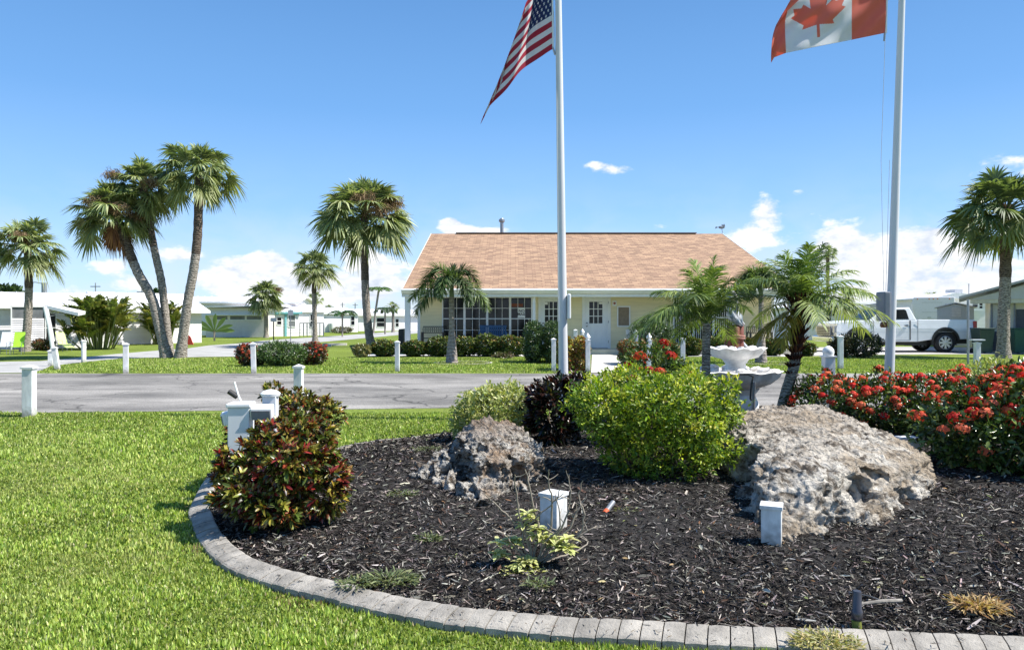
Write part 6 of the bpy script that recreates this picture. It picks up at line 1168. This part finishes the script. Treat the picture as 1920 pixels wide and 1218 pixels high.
# patio awning with leaning post (left)
Yq = 29.0; o = A(88, 600, Yq); o.z = 0; t = thing('patio_awning', 'white tilted awning panel propped on a leaning post', 'awning', o)
def L_(px, py, dY=0): return A(px, py, Yq + dY) - o
m = MB(); a, b, c_, d_ = L_(84, 572), L_(90, 574), L_(147, 586), L_(146, 592); m.add([a, b + Vector((0, 0, .02)), c_, d_, L_(86, 578), a + Vector((0, .5, .06)), b + Vector((0, .5, .062)), c_ + Vector((0, .5, .06)), d_ + Vector((0, .5, .06)), L_(86, 578) + Vector((0, .5, .06))], [(0, 1, 2, 3, 4), (9, 8, 7, 6, 5), (0, 5, 6, 1), (1, 6, 7, 2), (2, 7, 8, 3), (3, 8, 9, 4), (4, 9, 5, 0)]); m.build('panel', WHITE, t)
MB().tube([L_(84, 575), L_(92, 610), L_(99, 655)], .075, 8).build('post', WHITE, t); MB().tube([L_(88, 575, .8), L_(101, 640, .8)], .05, 6).build('prop', SHADE, t); MB().tube([L_(92, 593), L_(125, 587)], .012, 5).build('brace', STEEL, t)
# louvred screen porch in front of home 1
pa, pb = ROW(20, 33.2, 84, 34); W_ = (pb - pa).length; t = thing('porch_screen', 'white louvred porch screen behind the far left palm', 'screen', pa, math.atan2(pb.y - pa.y, pb.x - pa.x)); Zt = 1.93
m = MB(); [m.add([(.03, -.03, .1 + i * .1), (W_ - .03, -.03, .1 + i * .1), (W_ - .03, .0, .19 + i * .1), (.03, 0, .19 + i * .1)], [(0, 1, 2, 3)]) for i in range(13)]; m.build('louvres', HW_, t); m = MB(); m.box(0, .05, -.04, .06, 0, Zt); m.box(W_, W_ + .06, -.04, .06, 0, Zt); m.box(0, W_, -.04, .06, Zt - .03, Zt + .03); m.build('frame', WHITE, t)
MB().box(.05, W_, .02, .05, 1.42, Zt - .04).build('pane', SCREEN, t)
# lime chairs
def chair(label, px, Y, mat, rz, recl=.35, long_=False):
    p = A(px, 600, Y); t = thing('garden_chair', label, 'chair', (p.x, Y, 0), rz); t.scale = (.72, .72, .78); Lx = .45
    MB().box(-.25, .25, -.22, .22, .36, .39).build('seat', mat, t); Mx = Matrix.Translation((0, .22, .39)) @ Matrix.Rotation(-recl, 4, 'X'); MB().box(-.25, .25, 0, .03, 0, .75, Mx).build('backrest', mat, t)
    if long_: MB().box(-.25, .25, -.62, -.24, .30, .33, Matrix.Rotation(.15, 4, 'X')).build('leg_rest', mat, t)
    for sx_ in (-.26, .26): MB().tube([(sx_, -.24, 0), (sx_, -.22, .58), (sx_, .28, .60), (sx_, .30, 0)], .014, 6).build('leg', STEEL, t)
LIMEC = M('lime_fabric', (.38, .70, .04), .6); chair('upright lime green patio chair by the far left palm', 32, 28.8, LIMEC, .3); chair('reclining lime and white lounger under the awning', 122, 31.5, M('pale_lime_fabric', (.62, .78, .25), .6), 1.0, .55, True); chair('white patio chair at the very left edge', 6, 29.0, WHITE, .2)
p = A(4, 592, 27.5); 
# red object near trio, signs
t = thing('garden_flag', 'small red ornament on the lawn behind the palm trio', 'ornament', GG(354, 646)); MB().prism([(-.25, 0), (.25, 0), (.1, .4), (0, .5), (-.15, .3)], -.02, .02, 'y').build('cloth', M('red_cloth', (.6, .06, .05), .7), t)
p = GG(513, 641); t = thing('street_sign', 'black lamp post style mailbox left of the golf cart', 'mailbox', p); K = p.y / FPX; MB().tube([(0, 0, 0), (0, 0, 1.2)], .035, 8).build('post', BLACK, t); MB().box(-.16, .16, -.1, .1, 1.2, 1.42).build('box', SHADE, t, bevel=.02)
p = GG(545, 645); t = thing('street_sign', 'thin grey sign pole in front of the golf cart', 'sign', p); MB().tube([(0, 0, 0), (0, 0, 1.8)], .025, 8).build('pole', STEEL, t); MB().box(-.14, .14, -.03, -.02, 1.55, 1.85).build('panel', SHADE, t)
for i, (x, y) in enumerate([(598, 649.5), (628, 647.5)]): p = GG(x, y); t = thing('parking_stop', ['concrete wheel stop nearer the flower bed', 'concrete wheel stop farther to the right'][i], 'wheel stop', p, .08); m = MB(); m.prism([(-.09, 0), (.09, 0), (.06, .12), (-.06, .12)], -.6, .6, 'x'); m.build('block', CONC, t)
# power poles and street lamp
def pole(px, top, Y, label, arm=0, r_=.09):
    p = A(px, 600, Y); h = CAMH + (HZ - top) / FPX * Y; t = thing('utility_pole', label, 'utility pole', (p.x, Y, 0)); MB().tube([(0, 0, 0), (0, 0, h)], r_, 8).build('pole', GREYP, t)
    if arm: MB().tube([(0, 0, h - .1), (-.7, 0, h + .05), (-1.3, 0, h)], .04, 6).build('arm', GREYP, t); MB().sph((-1.4, 0, h), (.22, .1, .06)).build('lamp_head', GREYP, t, smooth=True)
    else: MB().box(-.6, .6, -.04, .04, h - .5, h - .4).build('crossarm', GREYP, t)
pole(83, 530, 60, 'grey street lamp post behind the far left palm', 1, .2); pole(642, 567, 170, 'thin distant utility pole right of the small fan palms', 0, .12); pole(666, 568, 170, 'thin distant utility pole left of the tall palm trunk', 0, .12); pole(179, 530, 90, 'thin antenna mast above the areca clump', 0, .06); pole(266, 540, 90, 'thin mast between the leaning palm trunks', 0, .06); pole(1689, 560, 120, 'faint distant pole between flagpole and camper', 0, .08)
# golf cart
p = GG(553, 628); t = thing('golf_cart', 'small white golf cart parked before the turquoise trimmed home', 'golf cart', p, 0.05); s = p.y / FPX * 52 / 2.5
def cs(m): m.v = [(v[0] * s, v[1] * s, v[2] * s) for v in m.v]; return m
cs(MB().prism([(-1.2, .32), (-1.22, .55), (-.85, .82), (-.78, .80), (-.65, .36), (-.2, .34), (-.1, .62), (.05, .68), (.75, .70), (1.2, .58), (1.22, .34)], -.55, .55, 'y')).build('body', WHITE, t, bevel=.03)
for x in (-.85, .8):
    for y in (-.5, .5): w = cs(MB().lathe([(.22, -.09), (.24, -.05), (.24, .05), (.22, .09)], 18, M=Matrix.Translation((x, y, .24)) @ Matrix.Rotation(R(90), 4, 'X'))).build('wheel', RUBBER, t, smooth=True); cs(MB().lathe([(.12, -.1), (.12, .1)], 12, M=Matrix.Translation((x, y, .24)) @ Matrix.Rotation(R(90), 4, 'X'))).build('hub', WHITE, w)
cs(MB().box(.0, .55, -.5, .5, .70, .82)).build('seat', M('cart_seat', (.5, .48, .43), .6), t, bevel=.02); cs(MB().box(.5, .62, -.5, .5, .82, 1.2)).build('seat_back', MATS['cart_seat'], t, bevel=.02)
cs(MB().box(-.75, .85, -.55, .55, 1.78, 1.84)).build('roof', WHITE, t, bevel=.02)
for x, x2 in ((-.75, -.6), (.8, .75)):
    for y in (-.5, .5): cs(MB().tube([(x, y, .6), (x2, y, 1.8)], .02, 6)).build('post', STEEL, t)
cs(MB().tube([(-.55, -.2, .8), (-.42, -.2, 1.0)], .02, 6)).build('steering_column', BLACK, t)
# bikes / yard clutter right of cart: planters and boards
for i, (x, y, h, c, lab) in enumerate([(604, 624, .7, SHADE, 'grey barrel planter in the distant yard'), (622, 623, .9, WHITE, 'white leaning board in the distant yard'), (629, 622.5, .8, SCREEN, 'dark bin in the distant yard'), (648, 622, .6, WHITE, 'white pot in the distant yard')]):
    p = GG(x, y); t = thing('yard_item', lab, ['planter', 'board', 'bin', 'pot'][i], p); MB().lathe([(.2, 0), (.27, .1), (.3, h * .8), (.32, h), (.26, h + .02)], 12).build('body', c, t, smooth=True)
# ================================================================ RIGHT SIDE: PICKUP, CAMPER, HOUSES
TY = G(1773, 661).y + .12
TX = A(1568, 600, TY).x; TP = M('truck_white', (.74, .76, .78), .22, .05, 2, spec=.6); TRIM = M('fender_black', (.02, .02, .022), .5)
TX = A(1773, 600, TY).x - 4.52
tk = thing('pickup_truck', 'white regular cab pickup truck parked across the grass', 'pickup truck', (TX, TY, 0), .0)
def arc(cx_, cz, r_, a0, a1, n=12): return [(cx_ + r_ * math.cos(R(a0 + (a1 - a0) * i / n)), cz + r_ * math.sin(R(a0 + (a1 - a0) * i / n))) for i in range(n + 1)]
WB1, WB2, WZ, WR = .98, 4.52, .40, .41
out = [(.10, .48), (.0, .62), (.0, .98), (.04, 1.18), (.22, 1.25), (1.35, 1.31), (3.38, 1.30), (3.40, 1.335), (5.72, 1.335), (5.78, 1.28), (5.76, .66), (5.6, .56)] + arc(WB2, WZ + .06, .52, 8, 172)[0:] + [(3.38, .44), (1.58, .44)] + arc(WB1, WZ + .06, .52, 8, 172)[0:] + [(.44, .48)]
m = MB(); m.prism(out, 0, 1.96, 'y')
# tumblehome: pull upper body in slightly, bulge mid
m.v = [(v[0] + (.10 if v[0] < .3 and (abs(v[1] - .98) > .9) else 0), v[1] + (.05 if v[1] < .98 else -.05) * max(0, (v[2] - 1.0) / .33), v[2]) for v in m.v]
m.build('body', TP, tk, bevel=.035, seg=3)
cab = MB(); cab.add([(1.38, .07, 1.26), (3.40, .07, 1.30), (3.40, 1.89, 1.30), (1.38, 1.89, 1.26), (2.18, .24, 1.80), (3.18, .22, 1.84), (3.18, 1.74, 1.84), (2.18, 1.72, 1.80)], [(0, 1, 5, 4), (1, 2, 6, 5), (2, 3, 7, 6), (3, 0, 4, 7), (4, 5, 6, 7), (0, 3, 2, 1)]); cab.build('cab', TP, tk, bevel=.05, seg=3)
def side(x, z, off=-.012): f_ = (z - 1.27) / .55; return (x, .07 + .16 * f_ + off, z)
sw = [(1.72, 1.34), (2.24, 1.70), (2.20 + .1, 1.74), (2.95, 1.755), (3.02, 1.70), (3.08, 1.35)]
mm = MB(); mm.add([side(*q) for q in sw] + [side(q[0], q[1], .02) for q in sw], [tuple(range(6)), tuple(range(6, 12))[::-1]] + [(i, (i + 1) % 6, 6 + (i + 1) % 6, 6 + i) for i in range(6)]); mm.build('side_window', GLASS, tk)
ws_ = [(1.50, .16, 1.325), (1.50, 1.80, 1.325), (2.15, 1.66, 1.772), (2.15, .30, 1.772)]
mm = MB(); mm.add([(x - .02, y, z + .025) for x, y, z in ws_] + [(x + .02, y, z - .01) for x, y, z in ws_], [(0, 3, 2, 1), (4, 5, 6, 7), (0, 1, 5, 4), (1, 2, 6, 5), (2, 3, 7, 6), (3, 0, 4, 7)]); mm.build('windshield', GLASS, tk)
for xw in (WB1, WB2):
    for yw, sgn in ((.13, -1), (1.83, 1)):
        Mx = Matrix.Translation((xw, yw, WZ)) @ Matrix.Rotation(R(90), 4, 'X')
        wh = thing('wheel', None, None) if False else MB().lathe([(.26, -.12), (.36, -.13), (.40, -.10), (.41, -.04), (.41, .04), (.40, .10), (.36, .13), (.26, .12)], 36, M=Mx).build('wheel', RUBBER, tk, smooth=True)
        rm = MB().lathe([(.27, .135), (.255, .14), (.24, .09), (.10, .10), (.08, .13), (.001, .135)], 30, M=Mx, cap=False); 
        for k in range(8):
            a = k * math.tau / 8; c_, s_ = math.cos(a), math.sin(a); n_ = Vector((-s_, c_)); P_ = [(.07, .035), (.24, .045)]
            rm.add([(c_ * r0 + n_.x * w_ * sg, s_ * r0 + n_.y * w_ * sg, h_) for r0, w_ in P_ for sg in (-1, 1) for h_ in (.09, .128)], [(1, 3, 7, 5), (0, 1, 5, 4), (2, 6, 7, 3)], Mx)
        rm.build('rim', M('alloy', (.55, .55, .57), .3, .1, 5, metal=.7), wh)
    m = MB(); po = arc(xw, WZ + .06, .575, 2, 178, 16); pi_ = arc(xw, WZ + .06, .50, 2, 178, 16)
    n = len(po); vs = [(x, y, z) for pts in (po, pi_) for (x, z) in pts for y in (-.025, .12)]
    m.add(vs, [f_ for i in range(n - 1) for f_ in ((2 * i, 2 * i + 2, 2 * n + 2 * i + 2, 2 * n + 2 * i), (2 * i, 2 * i + 1, 2 * i + 3, 2 * i + 2), (2 * n + 2 * i, 2 * n + 2 * i + 2, 2 * n + 2 * i + 3, 2 * n + 2 * i + 1))]); m.build('wheel_arch', TRIM, tk)
    m = MB(); m.prism([(x, z) for x, z in arc(xw, WZ + .06, .515, 0, 180, 14)] + [(xw - .515, .3), (xw + .515, .3)], .10, 1.86, 'y'); m.build('wheel_well', BLACK, tk)
MB().box(1.6, 4.0, .35, 1.6, .28, .44).build('chassis', BLACK, tk); MB().box(5.0, 5.7, .4, 1.5, .35, .56).build('hitch', BLACK, tk)
m = MB(); 
for x0, z0, x1, z1 in ((1.60, .50, 1.60, 1.29), (3.06, .52, 3.10, 1.30), (3.395, .46, 3.395, 1.33), (1.60, .50, 3.05, .50)): m.box(min(x0, x1) - .007, max(x0, x1) + .007, -.004, .01, min(z0, z1) - .007, max(z0, z1) + .007)
m.build('panel_gap', M('gap_grey', (.10, .10, .11), .6), tk); hd = MB(); hd.box(2.84, 3.0, -.035, .0, 1.08, 1.115); hd.build('door_handle', TRIM, tk, bevel=.01)
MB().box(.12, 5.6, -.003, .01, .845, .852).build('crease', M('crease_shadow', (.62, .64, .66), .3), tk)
m = MB(); m.box(1.72, 1.90, -.22, -.03, 1.30, 1.46); m.build('mirror', TRIM, tk, bevel=.03)
MB().box(-.045, .02, .30, 1.66, .68, 1.08).build('grille', M('grille_grey', (.22, .23, .24), .35), tk, bevel=.02); m = MB(); [m.box(-.052, -.046, .36, 1.60, .72 + i * .065, .755 + i * .065) for i in range(5)]; m.build('grille_slats', BLACK, tk)
for y0, y1 in ((.03, .29), (1.67, 1.93)): MB().box(.02, .22, y0, y1, .80, 1.08).build('headlight', M('headlight_glass', (.30, .31, .33), .08, .1), tk, bevel=.02)
MB().prism([(-.10, .42), (-.12, .62), (.0, .66), (.35, .66), (.35, .44)], -.01, 1.97, 'y').build('front_bumper', CHROME, tk, bevel=.03); MB().prism([(5.62, .52), (5.70, .72), (5.92, .70), (5.90, .54)], .02, 1.94, 'y').build('rear_bumper', CHROME, tk, bevel=.02)
MB().box(5.66, 5.80, -.004, .12, .92, 1.28).build('taillight', M('tail_red', (.45, .02, .02), .2), tk, bevel=.015); MB().box(5.66, 5.80, 1.84, 1.964, .92, 1.28).build('taillight', MATS['tail_red'], tk, bevel=.015)
# camper
YC = 46; p = A(1711, 600, YC); t = thing('camper', 'tall white travel camper standing behind the pickup bed', 'camper', (p.x, YC, 0), -.49); W_ = 68 * YC / FPX; Zc = CAMH + (HZ - 557) / FPX * YC
m = MB(); m.prism([(0.25, .5), (-.05, Zc * .85), (.05, Zc), (W_, Zc), (W_, .5)], 0, 6.5, 'y'); m.build('body', M('camper_shell', (.74, .72, .76), .35, .06), t, bevel=.06)
m = MB(); m.box(.8, 1.0, -.02, -.002, 1.4, 1.5); [m.box(.5, 1.6, -.012, -.002, z, z + .03) for z in (Zc - .35, 1.75, 1.35)]; m.build('stripe', SHADE, t); m = MB(); m.box(W_ * .78, W_ * .92, -.03, -.002, Zc - .95, Zc - .45); m.build('window', GLASS, t); [MB().sph((W_ * k, -.02, Zc - .12), .04).build('marker_light', M('amber', (.5, .2, .05), .4), t) for k in (.12, .4, .5, .6, .88)]
m = MB(); m.lathe([(.3, -.1), (.36, 0), (.3, .1)], 16, M=Matrix.Translation((1, -.05, .36)) @ Matrix.Rotation(R(90), 4, 'X')); m.build('wheel', RUBBER, t, smooth=True)
YS = 38; p = A(1757, 600, YS); W_ = 59 * YS / FPX; Zs = CAMH + (HZ - 577) / FPX * YS; Zp = CAMH + (HZ - 570) / FPX * YS; t = thing('garden_shed', 'small grey gabled shed behind the pickup tail', 'shed', (p.x, YS, 0), -.52)
MB().prism([(0, 0), (W_, 0), (W_, Zs), (W_ / 2, Zp), (0, Zs)], 0, 2.5, 'y').build('wall', M('shed_grey', (.42, .46, .50), .6, .06), t); m = MB()
for a, b in (((-.12, Zs - .02), (W_ / 2, Zp + .04)), ((W_ + .12, Zs - .02), (W_ / 2, Zp + .04))): m.add([(a[0], -.12, a[1]), (b[0], -.12, b[1]), (b[0], 2.6, b[1]), (a[0], 2.6, a[1]), (a[0], -.12, a[1] + .05), (b[0], -.12, b[1] + .05), (b[0], 2.6, b[1] + .05), (a[0], 2.6, a[1] + .05)], [(0, 3, 2, 1), (4, 5, 6, 7), (0, 1, 5, 4), (1, 2, 6, 5), (2, 3, 7, 6), (3, 0, 4, 7)])
m.build('roof', SHADE, t); m = MB(); [m.box(W_ * .4, W_ * .66, -.02, -.002, Zs - .45 + i * .08, Zs - .39 + i * .08) for i in range(6)]; m.build('vent', SHADE, t)
# white home behind (with gable towards right)
def boxhouse(name, label, px0, px1, Y, ztop_px, depth, wmat, roofs, wins, roofmat=ROOFW):
    p = A(px0, 600, Y); W_ = (px1 - px0) * Y / FPX; Zt = CAMH + (HZ - ztop_px) / FPX * Y; t = thing(name, label, 'house', (p.x, Y, 0)); MB().box(0, W_, 0, depth, 0, Zt).build('wall', wmat, t)
    m = MB(); m.prism([(a, Zt + (HZ * 0 + b)) for a, b in [(-.3, .0), (-.3, .10), (W_ * roofs[0], roofs[1]), (W_ + .3, .10), (W_ + .3, .0)]], -.35, depth + .3, 'y'); m.build('roof', roofmat, t)
    for (a, b, y0, y1) in wins: win(t, W_ * a, W_ * b, CAMH + (HZ - y1) / FPX * Y, CAMH + (HZ - y0) / FPX * Y, -.004, mat=GLASS)
    return t, W_, Zt
t, W_, Zt = boxhouse('mobile_home', 'white home beyond the camper with stepped roofs and a roof box', 1757, 1857, 52, 560, 8, HW_, (.3, .42), [(.66, .76, 566, 575), (.79, .85, 568, 578), (.93, .95, 568, 580)])
MB().box(W_ * .5, W_ * .64, 1, 2.2, Zt + .36, Zt + .70).build('roof_box', SHADE, t); MB().tube([(W_ * .76, 1, Zt + .3), (W_ * .76, 1, Zt + 1.1)], .03, 6).build('antenna', GREYP, t); MB().box(-.2, W_ * .75, -.9, -.35, CAMH + .55, CAMH + .65).build('porch_roof', WHITE, t)
t, W_, Zt = boxhouse('mobile_home', 'small white home with window between date palm and pickup hood', 1518, 1618, 48, 577, 8, HW_, (.45, .35), [(.42, .46, 582, 592), (.30, .40, 582, 606)]); 
m = MB(); m.box(W_ * .60, W_ * .98, -2.2, -.01, 1.95, 2.05); m.build('carport_roof', SHADE, t); [MB().box(W_ * k, W_ * k + .06, -2.15, -2.1, 0, 1.95).build('post', WHITE, t) for k in (.62, .78, .95)]
boxhouse('mobile_home', 'low grey roofed home seen over the pickup hood', 1600, 1712, 62, 577, 8, M('pale_home', (.70, .70, .70), .6), (.6, .55), [(.1, .9, 582, 590)], M('grey_roof', (.45, .46, .46), .7))
boxhouse('mobile_home', 'white home edge farthest left behind the shaggy palm', 1497, 1530, 60, 578, 8, HW_, (.5, .3), [(.5, .7, 585, 600)])
# gabled house far right (end facing left-front)
Yh = 30.5; p = A(1806, 600, Yh); S_ = Yh / FPX; t = thing('gabled_house', 'grey and cream gabled house at the right edge behind the palm', 'house', (p.x, Yh, 0), -.541)
GW = 9.0; zl = (HZ - 556) * S_ + CAMH; zr = (HZ - 556 + 260 * .24) * S_ + CAMH
zw = CAMH + (HZ - 561) * S_; PKX = 4.6; PK = zl + PKX * .28
MB().prism([(.95, 0), (GW - .5, 0), (GW - .5, zw), (.95, zw)], .9, 8, 'y').build('wall', M('cream_wall', (.62, .60, .50), .7, .06), t)
MB().prism([(.25, zw), (GW, zw), (PKX, PK - .08)], .30, .55, 'y').build('gable', M('gable_grey', (.50, .53, .56), .6, .06), t)
m = MB()
for a, b in (((-.15, zl - .08), (PKX, PK)), ((GW + .3, zl - .08), (PKX, PK))): m.add([(a[0], -.1, a[1]), (b[0], -.1, b[1]), (b[0], 8, b[1]), (a[0], 8, a[1]), (a[0], -.1, a[1] + .09), (b[0], -.1, b[1] + .09), (b[0], 8, b[1] + .09), (a[0], 8, a[1] + .09)], [(0, 3, 2, 1), (4, 5, 6, 7), (0, 1, 5, 4), (1, 2, 6, 5), (2, 3, 7, 6), (3, 0, 4, 7)])
m.build('roof', M('grey_fascia', (.40, .42, .43), .6), t); MB().box(.25, GW, .35, .9, zw - .16, zw - .005).build('beam', M('cream_wall2', (.58, .58, .50), .7), t)
[MB().box(x, x + .06, .86, .92, .0, zw - .17).build('screen_post', GREYP, t) for x in (.98, 1.58, 1.76)]; MB().box(1.05, 1.56, .82, .86, 1.0, zw - .2).build('pane', M('pale_blind', (.48, .48, .44), .5), t); MB().box(1.84, 4.6, .84, .88, .05, 1.75).build('dark_panel', M('slate_panel', (.05, .06, .08), .5), t); MB().box(1.05, 1.56, .80, .86, .05, .85).build('dark_panel', MATS['slate_panel'], t)
for i, (x, c_, lab) in enumerate(((1842, (.03, .06, .05), 'dark green wheeled bin left of the right edge palm trunk'), (1906, (.02, .09, .06), 'green wheeled bin right of the right edge palm trunk'))):
    p = A(x, 600, 29.6); t = thing('wheeled_bin', lab, 'bin', (p.x, 29.6, 0)); mt = M('bin_green%d' % i, c_, .5); m = MB(); m.add([(-.22, -.25, 0.05), (.22, -.25, .05), (.22, .25, .05), (-.22, .25, .05), (-.29, -.33, .95), (.29, -.33, .95), (.29, .33, .95), (-.29, .33, .95)], [(0, 3, 2, 1), (4, 5, 6, 7), (0, 1, 5, 4), (1, 2, 6, 5), (2, 3, 7, 6), (3, 0, 4, 7)]); m.build('body', mt, t, bevel=.02); MB().box(-.31, .31, -.36, .34, .955, 1.01).build('lid', mt, t, bevel=.02); [MB().lathe([(.1, 0), (.1, .05)], 14, M=Matrix.Translation((x_, .28, .10)) @ Matrix.Rotation(R(90), 4, 'Y')).build('wheel', RUBBER, t) for x_ in (-.27, .22)]
p = A(1832, 600, 20.2); t = thing('sign_pole', 'tall thin grey pole behind the board topped post', 'pole', (p.x, 20.6, 0)); MB().tube([(0, 0, 0), (0, 0, CAMH + (HZ - 561) / FPX * 20.6)], .032, 8).build('pole', STEEL, t)
